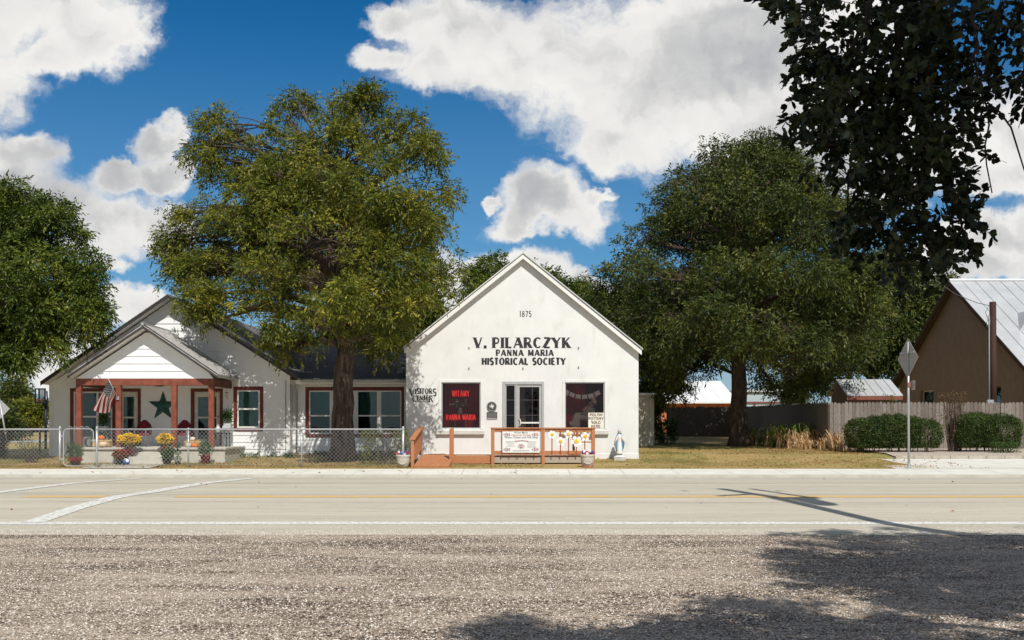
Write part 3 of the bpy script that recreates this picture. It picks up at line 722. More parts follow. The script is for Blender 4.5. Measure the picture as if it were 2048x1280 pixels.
# glyph: width, list of (points, weight)   T = thick, t = thin
GL = {
 'V': (.86, [([(.06,1),(.43,0)], 'T'), ([(.43,0),(.80,1)], 't')]),
 'P': (.66, [([(.12,0),(.12,1)], 'T'), ([(.12,.95),(.36,.95)]+arc(.36,.70,.22,.25,90,-90)+[(.12,.45)], 'm')]),
 'I': (.26, [([(.13,0),(.13,1)], 'T')]),
 'L': (.60, [([(.12,0),(.12,1)], 'T'), ([(.12,.05),(.56,.05)], 'm')]),
 'A': (.84, [([(.06,0),(.42,1)], 't'), ([(.42,1),(.78,0)], 'T'), ([(.2,.32),(.64,.32)], 't')]),
 'R': (.72, [([(.12,0),(.12,1)], 'T'), ([(.12,.95),(.36,.95)]+arc(.36,.72,.22,.23,90,-90)+[(.12,.49)], 'm'), ([(.36,.49),(.66,0)], 'T')]),
 'C': (.78, [(arc(.44,.5,.34,.46,48,312), 'm'), (arc(.42,.5,.30,.40,120,240,8), 'T')]),
 'Z': (.70, [([(.08,.95),(.62,.95)], 'm'), ([(.60,.93),(.09,.06)], 'T'), ([(.08,.05),(.64,.05)], 'm')]),
 'Y': (.80, [([(.05,1),(.40,.48)], 'T'), ([(.75,1),(.40,.48)], 't'), ([(.40,.52),(.40,0)], 'T')]),
 'K': (.74, [([(.12,0),(.12,1)], 'T'), ([(.66,1),(.14,.42)], 't'), ([(.30,.58),(.68,0)], 'T')]),
 'H': (.76, [([(.12,0),(.12,1)], 'T'), ([(.64,0),(.64,1)], 'T'), ([(.12,.52),(.64,.52)], 'm')]),
 'S': (.60, [(arc(.30,.73,.21,.22,35,250,12)+arc(.30,.27,.22,.23,70,-145,12), 'T')]),
 'T': (.66, [([(.33,0),(.33,1)], 'T'), ([(.04,.95),(.62,.95)], 'm')]),
 'O': (.86, [(arc(.43,.5,.34,.46,0,360,22), 'm'), (arc(.43,.5,.33,.40,130,230,8), 'T'), (arc(.43,.5,.33,.40,50,-50,8), 'T')]),
 'N': (.78, [([(.12,0),(.12,1)], 't'), ([(.12,1),(.66,0)], 'T'), ([(.66,0),(.66,1)], 't')]),
 'M': (.94, [([(.12,0),(.14,1)], 't'), ([(.14,1),(.47,.1)], 'T'), ([(.47,.1),(.80,1)], 't'), ([(.80,1),(.82,0)], 'T')]),
 'E': (.62, [([(.12,0),(.12,1)], 'T'), ([(.12,.95),(.56,.95)], 'm'), ([(.12,.52),(.50,.52)], 'm'), ([(.12,.05),(.58,.05)], 'm')]),
 'D': (.76, [([(.12,0),(.12,1)], 'T'), ([(.12,.95),(.3,.95)]+arc(.32,.5,.34,.45,90,-90)+[(.12,.05)], 'm')]),
 '1': (.34, [([(.17,0),(.17,1)], 'm'), ([(.17,1),(.06,.88)], 't')]),
 '8': (.56, [(arc(.28,.74,.18,.22,0,360), 't'), (arc(.28,.27,.2,.23,0,360), 'm')]),
 '7': (.52, [([(.04,.95),(.46,.95)], 'm'), ([(.46,.95),(.2,0)], 'm')]),
 '5': (.54, [([(.46,.95),(.12,.95),(.10,.55)], 'm'), (arc(.25,.32,.22,.28,125,-140), 'm')]),
 'W': (1.1, [([(.05,1),(.30,0)], 'T'), ([(.30,0),(.55,1)], 't'), ([(.55,1),(.80,0)], 'T'), ([(.80,0),(1.05,1)], 't')]),
 '.': (.40, [([(.05,.10),(.36,.10)], 'T')]), ' ': (.42, []),
}
def text(parent, name, s, x0, x1, z0, z1, y, mat, T=.19, m=.12, t=.075, track=.12, serif=False, sizes=None, fwd=.004, flare=0):
    """stroke lettering painted/cut out on the plane at y, facing the camera, fitted in a box"""
    mb = MB(); tot = 0; hs = sizes or [1]*len(s)
    for c, h in zip(s, hs): tot += GL[c][0]*h+track
    tot -= track; sx = (x1-x0)/tot; H = z1-z0; cx = x0; k = 0
    for c, hh in zip(s, hs):
        w, st = GL[c]; hb = H*hh; 
        zb = z1-hb if hh > 1 else z0
        for pts, wt in st:
            th = {'T': T, 'm': m, 't': t}[wt]*min(H, sx*1.15)
            P = [(cx+px*sx*hh, zb+pz*hb) for px, pz in pts]
            k += 1; yy = y-fwd-.0006*(k % 4)
            Lf = []; Rt = []
            n = len(P)
            for i in range(n):
                a = P[max(0, i-1)]; b = P[min(n-1, i+1)]
                if n > 8 and P[0] == P[-1] and i in (0, n-1): a = P[-2]; b = P[1]
                tx, tz = b[0]-a[0], b[1]-a[1]; L = math.hypot(tx, tz) or 1
                q = th/2*(1+(flare*(abs(2*i/(n-1)-1)) if n == 2 else 0))
                if n == 2 and abs(tx) > .15*abs(tz) and abs(tz) > .3*H:   # diagonals end on horizontals
                    q2 = q*min(1.6, L/abs(tz)); Lf.append((P[i][0]-q2, P[i][1])); Rt.append((P[i][0]+q2, P[i][1]))
                    continue
                Lf.append((P[i][0]-tz/L*q, P[i][1]+tx/L*q)); Rt.append((P[i][0]+tz/L*q, P[i][1]-tx/L*q))
            for i in range(n-1):
                a, b, c_, dd = Lf[i], Lf[i+1], Rt[i+1], Rt[i]
                mb.add([(a[0], yy, a[1]), (b[0], yy, b[1]), (c_[0], yy, c_[1]), (dd[0], yy, dd[1])], [(0, 1, 2, 3)])
            if serif and n == 2 and abs(tz) > .5*H:
                for i in (0, 1):
                    px, pz = P[i]; e = .035*H if pz < zb+hb*.5 else -.035*H
                    mb.add([(px-th*.95, yy-.0007, pz), (px+th*.95, yy-.0007, pz), (px+th*.8, yy-.0007, pz+e), (px-th*.8, yy-.0007, pz+e)], [(0, 1, 2, 3)])
        cx += (w*hh+track)*sx
    return mb.build(name, mat, parent)

# ------------------------------------------------------------------ wall building blocks
def holed(mb, x0, x1, z0, z1, y0, y1, holes):
    """wall slab between y0,y1 with rectangular holes (hx0,hx1,hz0,hz1), cut into blocks"""
    xs = sorted({x0, x1}|{h[i] for h in holes for i in (0, 1)}); zs = sorted({z0, z1}|{h[i] for h in holes for i in (2, 3)})
    vid = {}; n = len(mb.v)
    def solid(i, j):
        if not (0 <= i < len(xs)-1 and 0 <= j < len(zs)-1): return False
        cx = (xs[i]+xs[i+1])/2; cz = (zs[j]+zs[j+1])/2
        return not any(h[0] < cx < h[1] and h[2] < cz < h[3] for h in holes)
    for i in range(len(xs)-1):
        for j in range(len(zs)-1):
            if not solid(i, j): continue
            a, b, c, e = xs[i], xs[i+1], zs[j], zs[j+1]
            mb.add([(a,y0,c),(b,y0,c),(b,y0,e),(a,y0,e)], [(0,1,2,3)]); mb.add([(a,y1,c),(b,y1,c),(b,y1,e),(a,y1,e)], [(3,2,1,0)])
            if not solid(i-1, j): mb.add([(a,y0,c),(a,y1,c),(a,y1,e),(a,y0,e)], [(0,1,2,3)])
            if not solid(i+1, j): mb.add([(b,y0,c),(b,y1,c),(b,y1,e),(b,y0,e)], [(3,2,1,0)])
            if not solid(i, j-1): mb.add([(a,y0,c),(b,y0,c),(b,y1,c),(a,y1,c)], [(0,1,2,3)])
            if not solid(i, j+1): mb.add([(a,y0,e),(b,y0,e),(b,y1,e),(a,y1,e)], [(3,2,1,0)])
def siding(mb, xl, xr, z0, z1, y, holes, step=.235, depth=.1, lap=.024):
    """clapboards; xl,xr functions of z"""
    zz = z0
    while zz < z1-.005:
        zt = min(zz+step, z1)
        cuts = sorted({zz, zt}|{h[i] for h in holes for i in (2, 3) if zz < h[i] < zt})
        for a, b in zip(cuts, cuts[1:]):
            spans = [(0, 1)]
            mid = (a+b)/2
            hs = sorted([h for h in holes if h[2] < mid < h[3]])
            edges = [('l', None)]+[x for h in hs for x in (('v', h[0]), ('v', h[1]))]+[('r', None)]
            def ex(e, z): return xl(z) if e[0] == 'l' else xr(z) if e[0] == 'r' else e[1]
            for k in range(0, len(edges), 2):
                e0, e1 = edges[k], edges[k+1]
                ya = y-lap*(1-(a-zz)/step); yb = y-lap*(1-(b-zz)/step)
                if ex(e1, b)-ex(e0, b) < .01: 
                    if ex(e1, a)-ex(e0, a) < .01: continue
                mb.add([(ex(e0,a),ya,a),(ex(e1,a),ya,a),(max(ex(e0,b), ex(e1,b)) if ex(e1,b) < ex(e0,b) else ex(e1,b),yb,b),(ex(e0,b),yb,b),
                        (ex(e0,a),y+depth,a),(ex(e1,a),y+depth,a),(ex(e1,b),y+depth,b),(ex(e0,b),y+depth,b)],
                       [(0,1,2,3),(7,6,5,4),(0,4,5,1),(1,5,6,2),(3,2,6,7),(0,3,7,4)])
        zz = zt

def sash_window(parent, x0, x1, z0, z1, y, casing, frame, trim=.11, name='window', blind=None, mull=True, bottom=True, pane=glass, dark=None):
    """opening x0..x1; casing stands proud of the wall"""
    mb = MB(); t = trim; f = y-.03
    mb.bbox(x0-t, x0, f, y+.05, z0-t, z1+t); mb.bbox(x1, x1+t, f, y+.05, z0-t, z1+t)
    mb.bbox(x0+.001, x1-.001, f-.002, y+.05, z1, z1+t)
    if bottom: mb.bbox(x0+.001, x1-.001, f-.012, y+.05, z0-t, z0)
    w = mb.build(name, casing, parent)
    mb = MB(); s = .055; ya, yb = y+.0, y+.06
    mb.box(x0+.003, x0+s, ya, yb, z0+.003, z1-.003); mb.box(x1-s, x1-.003, ya, yb, z0+.003, z1-.003)
    mb.box(x0+s, x1-s, ya+.002, yb, z0+.003, z0+s); mb.box(x0+s, x1-s, ya+.002, yb, z1-s, z1-.003)
    if mull: zm = (z0+z1)/2; mb.box(x0+s, x1-s, ya-.008, yb, zm-.028, zm+.028)
    mb.build('frame', frame, w)
    mb = MB(); mb.box(x0+s-.01, x1-s+.01, y+.028, y+.034, z0+s-.01, z1-s+.01); mb.build('pane', pane, w)
    if blind:
        bm_, frac = blind; mb = MB(); zb = z1-(z1-z0)*frac
        z = z1-.03
        while z > zb:
            mb.add([(x0+.02, y+.10, z), (x1-.02, y+.10, z), (x1-.02, y+.115, z-.034), (x0+.02, y+.115, z-.034)], [(0,1,2,3)]); z -= .036
        mb.build('blind', bm_, w)
    return w
def drape(parent, x0, x1, z0, z1, y, mat, name='curtain', amp=.03, wl=.14, gather=0):
    n = max(8, int((x1-x0)/.025)); vs = []; fs = []
    for j in range(9):
        v = j/8
        for i in range(n+1):
            u = i/n; x = x0+(x1-x0)*u
            vs.append((x, y+amp*math.sin(x*6.283/wl+.6*math.sin(v*3+x*5))*(.5+v*.5), z1+(z0-z1)*v))
    for j in range(8):
        for i in range(n): fs.append((j*(n+1)+i, j*(n+1)+i+1, (j+1)*(n+1)+i+1, (j+1)*(n+1)+i))
    mb = MB(); mb.add(vs, fs); return mb.build(name, mat, parent, smooth=True)

# ------------------------------------------------------------------ the white store
SY = 33.0
store = empty('store_building', (.33, SY, gz(SY)), 'white stucco gabled store front dated 1875 with dark lettering', 'building')
sx0, sx1 = X(812, SY), X(1277, SY); xr_ = X(1046, SY); zap = Z(513, SY); ze = Z(699, SY); zg = gz(SY)-.12
doorh = (X(1005, SY), X(1088, SY), gz(SY)-.12, Z(763, SY)); winL = (X(883, SY), X(961, SY), Z(857, SY), Z(765, SY)); winR = (X(1130, SY), X(1209, SY), Z(857, SY), Z(765, SY))
mb = MB(); holed(mb, sx0, sx1, zg, ze, SY, SY+.25, [doorh, winL, winR])
mb.prism([(sx0, ze), (sx1, ze), (xr_, zap)], SY, SY+.25)
mb.box(sx0, sx0+.2, SY+.25, SY+13, zg, ze-.02); mb.box(sx1-.2, sx1, SY+.25, SY+13, zg, ze-.02); mb.box(sx0+.2, sx1-.2, SY+12.8, SY+13, zg, ze)
mb.prism([(sx0, ze), (sx1, ze), (xr_, zap)], SY+12.8, SY+13)
mb.build('wall', stucco, store)
mb = MB(); mb.box(sx0+.2, sx1-.2, SY+.25, SY+12.8, .3, gz(SY)+.16); mb.build('floor', M('shop_floor', (.16,.11,.07)), store)
mb = MB(); mb.box(sx0+.2, sx1-.2, SY+.25, SY+12.8, 3.4, 3.5); mb.build('ceiling', M('shop_ceiling', (.5,.48,.44)), store)
mb = MB(); mb.box(sx0-.004, sx1+.004, SY-.022, SY-.001, zg, gz(SY)+.14)   # plinth band
mb = MB()
for xx0, xx1 in ((sx0-.01, doorh[0]-.02), (doorh[1]+.02, sx1+.01)): mb.bbox(xx0, xx1, SY-.025, SY+.01, zg, gz(SY)+.17)
mb.build('plinth', stucco, store)
sl = (zap-ze)/(xr_-sx0); slr = (zap-ze)/(sx1-xr_)
roofm = M('store_roof_metal', (.62, .62, .60), .5, .08, 3, 0, 40, .2, stain=.2)
def rslab(x_a, x_b, z_a, z_b, t, y0, y1):   # parallelogram slab in xz
    return [(x_a, z_a), (x_b, z_b), (x_b, z_b+t), (x_a, z_a+t)], y0, y1
rt = .05
for sgn, xe, s_ in ((-1, X(806, SY-.2), sl), (1, X(1286, SY-.2), slr)):
    zz = zap-s_*abs(xe-xr_)+.07
    mb = MB(); mb.prism([(xr_, zap+.07), (xe, zz), (xe, zz+.045), (xr_, zap+.115)], SY-.24, SY+13.2); mb.build('roof', roofm, store)
    mb = MB(); # rake boards, two steps
    mb.prism([(xr_, zap-.10), (xe-sgn*.04, zz-.165), (xe-sgn*.04, zz-.005), (xr_, zap+.062)], SY-.20, SY-.14)
    mb.prism([(xr_, zap-.03), (xe-sgn*.06, zz-.09), (xe-sgn*.06, zz-.008), (xr_, zap+.058)], SY-.138, SY-.001)
    mb.build('rake_board', trimw, store)
for h in (winL, winR):
    g_ = MB(); x0, x1, z0, z1 = h; t = .09
    g_.bbox(x0-t, x0-.0, SY-.018, SY+.05, z0-.02, z1+t, .006); g_.bbox(x1, x1+t, SY-.018, SY+.05, z0-.02, z1+t, .006); g_.bbox(x0+.001, x1-.001, SY-.016, SY+.05, z1, z1+t-.002, .006)
    w = g_.build('shop_window', stucco, store)
    g_ = MB(); s = .03
    for a in ((x0, x0+s, z0, z1), (x1-s, x1, z0, z1), (x0+s, x1-s, z0, z0+s), (x0+s, x1-s, z1-s, z1)): g_.box(a[0], a[1], SY+.03, SY+.07, a[2], a[3])
    g_.build('frame', alum, w)
    g_ = MB(); g_.box(x0+s, x1-s, SY+.045, SY+.052, z0+s, z1-s); g_.build('pane', glassd, w)
    g_ = MB(); g_.bbox(x0-.17, x1+.13, SY-.11, SY+.0, z0-.20, z0-.07, .008); g_.build('sill', M('sill_stone', (.60,.58,.53), .85, .06), w)
    g_ = MB(); g_.box(x0-.3, x1+.3, SY+.26, SY+1.25, z0-.12, z0-.06); g_.build('display_shelf', M('shelf_red', (.45,.05,.05)), w)
redc = M('red_curtain', (.80, .03, .07), .85, .3, 3, 0, 40, 0, (.50, .018, .03), (5, 5, .6))
dk = M('dark_panel', (.30, .03, .045), .9, .3, 3)
for h in (winL, winR):
    mb = MB(); x0, x1, z0, z1 = h
    mb.box(x0-.32, x1+.32, SY+1.26, SY+1.3, z0-.6, 3.38); mb.box(x0-.34, x0-.32, SY+.26, SY+1.3, z0-.6, 3.38); mb.box(x1+.32, x1+.34, SY+.26, SY+1.3, z0-.6, 3.38)
    mb.build('display_back', dk, store)
drape(store, winL[0]-.28, winL[1]+.28, winL[2]-.04, winL[3]+.3, SY+.92, redc)
drape(store, winR[0]-.28, winR[0]+.75, winR[2]-.04, winR[3]+.3, SY+.90, redc)
# aluminium entrance: side light + door
x0, x1, zt = doorh[0], doorh[1], doorh[3]; zb = gz(SY)+.17
xm0, xm1 = X(1031.5, SY), X(1034, SY)
fr = MB()
for a in ((x0, x0+.09, zb, zt), (x1-.075, x1, zb, zt), (x0+.09, x1-.075, zt-.10, zt), (xm0, xm1, zb, zt-.10)): fr.bbox(a[0], a[1], SY-.03, SY+.10, a[2], a[3], .006)
entr = fr.build('door_frame', alum, store)
fr = MB(); fr.box(x0+.001, x1-.001, SY-.05, SY+.2, gz(SY)-.1, zb-.001); fr.build('threshold', concrete, store)
def glazed(name, a, b, z0, z1, y, side, parent):
    mb = MB(); s = side
    mb.bbox(a, a+s, y, y+.05, z0, z1, .004); mb.bbox(b-s, b, y, y+.05, z0, z1, .004); mb.bbox(a+s, b-s, y+.001, y+.049, z1-s, z1, .004); mb.bbox(a+s, b-s, y+.001, y+.049, z0, z0+.25, .004)
    dd = mb.build(name, alum, parent)
    mb = MB(); mb.box(a+s-.01, b-s+.01, y+.02, y+.026, z0+.24, z1-s+.01); mb.build('pane', glassd, dd)
    return dd
dz1 = zt-.10
glazed('side_light', x0+.09, xm0, zb, dz1, SY, .04, store)
door = glazed('door', xm1, x1-.075, zb, dz1, SY+.005, .085, store)
mb = MB()
for zz in (Z(800, SY), Z(830.5, SY)):
    mb = MB(); mb.box(x0+.13, xm0-.04, SY+.035, SY+.05, zz-.010, zz+.010); mb.build('muntin', trimw, store)
mb = MB(); xv = X(1064.5, SY)
for zz in (Z(800, SY), Z(830.5, SY)): mb.box(xm1+.085, x1-.16, SY+.036, SY+.052, zz-.010, zz+.010)
mb.box(xv-.010, xv+.010, SY+.038, SY+.055, zb+.3, dz1-.09); mb.box(xm1+.085, x1-.16, SY-.01, SY+.03, Z(847, SY), Z(844, SY)); mb.build('muntin', trimw, door)
mb = MB(); hx = X(1036, SY)+.02
mb.tube([(hx, SY, Z(838, SY)), (hx+.05, SY-.07, Z(839.5, SY)), (hx+.07, SY-.08, Z(845, SY)), (hx+.05, SY-.07, Z(851, SY)), (hx, SY, Z(852.5, SY))], .016, 8); mb.build('handle', trimw, door, True)
mb = MB(); mb.box(X(1040, SY), X(1050, SY), SY+.9, SY+1.0, zb, 3.3); mb.box(X(1040, SY)-.03, X(1050, SY)+.03, SY+.86, SY+.899, zb+.2, Z(815, SY)); mb.build('inner_post', M('inner_post', (.42,.40,.30)), store)
mb = MB(); mb.box(X(1075, SY), X(1090, SY), SY+.7, SY+.8, zb, 3.3); mb.build('inner_post', M('inner_post', (.42,.40,.30)), store)
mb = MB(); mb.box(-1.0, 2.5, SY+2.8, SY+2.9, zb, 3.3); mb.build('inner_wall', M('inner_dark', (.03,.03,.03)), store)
# painted lettering on the wall
def T_(s, a, b, c, e, **k): text(store, 'painted_lettering', s, X(a, SY), X(b, SY), Z(e, SY), Z(c, SY), SY, letter, **k)
T_('V.', 948, 974, 675, 696, T=.26, t=.12, serif=True, flare=.12); T_('PILARCZYK', 985, 1140, 675, 696, T=.27, m=.15, t=.12, serif=True, flare=.12, track=.16)
T_('PANNA MARIA', 992, 1107, 699.5, 712, T=.27, m=.20, t=.18, flare=.1, track=.17)
T_('HISTORICAL SOCIETY', 964, 1131, 716, 729.5, T=.29, m=.21, t=.19, flare=.1, track=.17)
T_('1875', 1039, 1063, 622, 634, T=.14, m=.13, t=.11, track=.14)
T_('VISITORS', 818.5, 873, 777, 787.5, T=.26, m=.16, t=.12, serif=True, sizes=[1.45, 1, 1, 1, 1, 1, 1, 1.45], track=.12)
T_('CENTER', 824.5, 866, 791, 800.5, T=.26, m=.16, t=.12, serif=True, sizes=[1.4, 1, 1, 1, 1, 1.4], track=.12)
mb = MB()
for a, b in ((832, 844), (848, 858)): mb.box(X(a, SY), X(b, SY), SY-.005, SY-.002, Z(803.4, SY), Z(802.6, SY))
mb.box(X(845.2, SY), X(846.8, SY), SY-.006, SY-.002, Z(803.8, SY), Z(802.2, SY)); mb.build('painted_line', letter, store)
for (px, py) in ((938, 696), (938, 737), (1157, 696), (1157, 735), (1046, 737)):
    mb = MB(); mb.bbox(X(px, SY)-.018, X(px, SY)+.018, SY-.03, SY+.002, Z(py, SY)-.035, Z(py, SY)+.035, .006); mb.build('sign_bracket', M('old_bracket', (.22,.2,.18)), store)
# red letters on the left pane
redl = M('window_red_letter', (.75, .03, .03), .5, .1)
text(store, 'window_lettering', 'WITAMY', X(904, SY), X(939, SY), Z(793, SY), Z(781, SY), SY+.045, redl, T=.17, m=.13, t=.12, track=.12)
text(store, 'window_lettering', 'PANNA MARIA', X(892.5, SY), X(951, SY), Z(840, SY), Z(829, SY), SY+.045, redl, T=.20, m=.15, t=.14, track=.12)

def tsurf(parent, name, txt, x, z, y, size, mat, align='CENTER', sx=1, bold=.0):
    cu = bpy.data.curves.new('lettering', 'FONT'); cu.body = txt; cu.size = size; cu.align_x = align; cu.offset = bold; cu.resolution_u = 2
    o = bpy.data.objects.new('lettering', cu); COL.objects.link(o); bpy.context.view_layer.update()
    me = bpy.data.meshes.new_from_object(o.evaluated_get(bpy.context.evaluated_depsgraph_get()))
    bpy.data.objects.remove(o)
    n = bpy.data.objects.new(name, me); COL.objects.link(n); me.materials.clear(); me.materials.append(mat)
    off = wloc(parent) if parent else Vector((0, 0, 0))
    for v in me.vertices: v.co = (x+v.co.x*sx-off.x, y-off.y, z+v.co.y-off.z)
    if parent: n.parent = parent
    return n

# things in and on the store front
def medallion():
    c = (X(983.5, SY), SY, Z(813, SY)); r = empty('historical_medallion', c, 'round dark metal medallion with pale Texas outline left of the shop door', 'medallion')
    mb = MB(); n = 28
    pts = [(c[0]+.165*math.cos(2*math.pi*i/n), c[2]+.165*math.sin(2*math.pi*i/n)) for i in range(n)]; mb.prism(pts, SY-.03, SY-.001); mb.build('disc', M('bronze_dark', (.10,.10,.095), .5, .2, 30, 0, 40, .4), r)
    mb = MB(); mb.tube([(c[0]+.152*math.cos(2*math.pi*i/n), SY-.032, c[2]+.152*math.sin(2*math.pi*i/n)) for i in range(n+1)], .011, 6, False); mb.build('ring', M('bronze_pale', (.30,.29,.27), .5, .1, 30, 0, 40, .3), r)
    tx = [(-.1,.3),(-.1,1),(.3,1),(.3,.55),(.55,.5),(.85,.42),(1,.35),(1.02,-.1),(.75,-.35),(.5,-.6),(.48,-1.0),(.25,-.85),(.05,-.45),(-.2,-.3),(-.4,-.5),(-.65,-.15),(-.95,.3)]
    mb = MB(); mb.prism([(c[0]-.01+.085*a, c[2]+.005+.085*b) for a, b in tx], SY-.040, SY-.0305); mb.build('state_outline', M('pale_metal', (.62,.61,.56), .5), r)
medallion()
def plaque():
    r = empty('historical_plaque', (X(983.5, SY), SY, Z(831, SY)), 'rectangular dark metal plaque below the round medallion', 'plaque')
    mb = MB(); mb.bbox(X(973.5, SY), X(994.5, SY), SY-.025, SY-.001, Z(838.5, SY), Z(824, SY)); mb.build('plate', M('bronze_dark', (.09,.09,.085)), r)
    mb = MB()
    for i in range(7):
        zz = Z(826+i*1.55, SY); x = X(975, SY); rr = random.Random(i)
        while x < X(992.5, SY):
            w = rr.uniform(.012, .045); mb.box(x, min(x+w, X(993, SY)), SY-.028, SY-.0255, zz-.009, zz); x += w+.012
    mb.build('raised_text', M('pale_metal2', (.34,.33,.31)), r)
    mb = MB(); mb.box(X(973.8, SY), X(994.2, SY), SY-.0275, SY-.0255, Z(838.2, SY), Z(837, SY)); mb.build('edge_strip', M('pale_metal', (.62,.61,.56)), r)
plaque()
petal_cols = [M('bloom_white', (.75,.72,.66)), M('bloom_red', (.45,.04,.03)), M('bloom_green', (.14,.24,.08))]
def bouquet():
    y = SY+.55; c = (X(920.5, y), y, winL[2]+.02); r = empty('flower_vase', (c[0], c[1], winL[2]-.06), 'white vase of wildflowers on a stand behind the left shop window', 'vase')
    zb = Z(830, y)
    mb = MB(); mb.bbox(c[0]-.26, c[0]+.26, y-.12, y+.12, zb+.0, zb+.04); mb.bbox(c[0]-.24, c[0]+.24, y-.1, y+.1, zb-.07, zb-.03); mb.box(c[0]-.2, c[0]-.16, y-.1, y-.06, winL[2]-.06, zb); mb.box(c[0]+.16, c[0]+.2, y-.1, y-.06, winL[2]-.06, zb)
    mb.build('stand', M('stand_wood', (.45,.26,.12)), r)
    mb = MB(); mb.lathe([(.05,0),(.08,.03),(.085,.1),(.06,.17),(.07,.2)], (c[0], y, zb+.04), 14); mb.build('vase', M('vase_white', (.7,.68,.6), .3), r, True)
    rr = random.Random(4)
    for k in range(3):
        mb = MB()
        for i in range(16 if k != 1 else 8):
            a = rr.uniform(.2, 2.94); q = rr.uniform(.12, .42)*(1 if k != 1 else .6); p = (c[0]+(q*math.cos(a)+(.08 if k == 1 else 0)), y+rr.uniform(-.1, .1), zb+.24+q*math.sin(a)*.85)
            mb.ell(p, (.035+(.02 if k == 1 else 0), .03, .03), 6, 4, .2); 
            if k == 2: mb.tube([(c[0], y, zb+.2), p], .006, 3)
        mb.build('blooms' if k < 2 else 'stems', petal_cols[k], r)
bouquet()
def bunting():
    y = SY+.09; r = empty('paper_bunting', (X(1165, y), y, Z(790, y)), 'string of white paper flags hanging across the right shop window', 'bunting')
    pts = [(1128, 778), (1140, 785.5), (1151, 790), (1163, 792), (1175, 791), (1187, 788), (1198, 782)]
    mb = MB(); mb.tube([(X(a, y), y, Z(b, y)+.03) for a, b in pts], .006, 5); mb.build('string', trimw, r)
    for (a, b), (c, e) in zip(pts, pts[1:]):
        mb = MB(); ax, az, bx, bz = X(a+.8, y), Z(b, y)+.025, X(c-.8, y), Z(e, y)+.025
        nx, nz = (bz-az)*.8, -(bx-ax)*.8
        mb.add([(ax, y-.004, az), (bx, y-.004, bz), (bx+nx*.9, y-.012, bz+nz), ((ax+bx)/2+nx, y-.014, (az+bz)/2+nz*.86), (ax+nx*.9, y-.012, az+nz),], [(0,1,2,3,4)]); mb.build('paper_flag', M('paper', (.85,.84,.78), .9), r)
bunting()
def pottery_sign():
    y = SY+.012; x0, x1, z0, z1 = X(1176.5, y), X(1208, y), Z(857, y)+.01, Z(825.5, y)
    r = empty('pottery_sign', (x0, y, z0), 'pale cardboard sign in the right shop window reading POLISH POTTERY SOLD HERE', 'sign')
    mb = MB(); mb.bbox(x0, x1, y, y+.012, z0, z1, .003); mb.build('board', M('card', (.80,.78,.66), .85), r)
    lm = M('sign_maroon', (.10,.015,.015), .7); h = (z1-z0)/4
    for i, (s, a, b) in enumerate((('POLISH', .10, .90), ('POTTERY', .02, .98), ('SOLD', .20, .78), ('HERE', .18, .76))):
        text(r, 'sign_lettering', s, x0+(x1-x0)*a, x0+(x1-x0)*b, z1-h*(i+.86), z1-h*(i+.16), y-.001, lm, T=.20, m=.17, t=.15, track=.14)
pottery_sign()
def mannequin():
    y = SY+.50; r = empty('mannequin', (X(1165, y), y, winR[2]-.06), 'seated figure in old traditional dress and pale headscarf behind the right shop window', 'mannequin')
    P = lambda px, py, dy=0: (X(px, y+dy), y+dy, Z(py, y+dy))
    skin = M('figure_skin', (.75,.55,.42), .6); gr = M('figure_grey_green', (.45,.50,.36), .9, .2, 8); shawl = M('plaid_shawl', (.75,.38,.28), .9, .4, 22, 0, 40, 0, (.25,.28,.2))
    mb = MB(); mb.tube([P(1184, 842), P(1184, 832), P(1181, 820), P(1180, 812), P(1186, 803), P(1187.5, 800)], [.13, .135, .14, .13, .06, .05], 14); 
    mb.tube([P(1181, 816, -.12), P(1172, 826, -.16), P(1160, 829, -.14)], [.065, .055, .04], 10)
    mb.build('torso', gr, r, True)
    mb = MB(); mb.tube([P(1183, 838), P(1168, 833), P(1155, 833, -.05), P(1151, 845, -.06), P(1150, 858, -.06)], [.15, .16, .15, .17, .20], 14); mb.build('skirt', M('figure_skirt', (.65,.72,.56), .9, .25, 18, 0, 40, 0, None, (6, 6, 1)), r, True)
    mb = MB(); mb.ell(P(1186, 797.5), (.075, .09, .10), 14, 10); mb.ell((P(1183, 798)[0]-.035, y-.03, P(0, 798)[2]), (.02, .016, .02), 6, 4)
    for k in range(5): a = P(1158, 829+k*.3, -.14); mb.tube([a, (a[0]-.045, a[1]-.01+k*.012, a[2]-.02-.004*k)], [.012, .006], 6)
    mb.ell(P(1159, 829.5, -.14), (.04, .035, .02), 8, 6); mb.build('head_and_hands', skin, r, True)
    mb = MB(); mb.ell((P(1187, 795)[0]+.01, y+.012, P(0, 796)[2]), (.09, .10, .095), 14, 10); mb.tube([P(1189, 800, .02), P(1190, 806, .03), P(1191, 810, .03)], [.06, .05, .02], 8); mb.build('headscarf', M('scarf', (.78,.82,.70), .9), r, True)
    mb = MB(); mb.tube([P(1185, 807, -.04), P(1176, 815, -.1), P(1168, 822, -.12), P(1166, 826, -.13)], [.09, .105, .09, .05], 12); mb.build('shawl', shawl, r, True)
    mb = MB(); mb.box(P(1172, 0)[0], P(1192, 0)[0], y-.15, y+.18, P(0, 842)[2], P(0, 839.5)[2])
    for a in (1173, 1190):
        for b in (-.13, .16): mb.box(P(a, 0)[0], P(a, 0)[0]+.03, y+b-.015, y+b+.015, winR[2]-.06, P(0, 842)[2])
    mb.build('chair', M('stand_wood', (.45,.26,.12)), r)
mannequin()
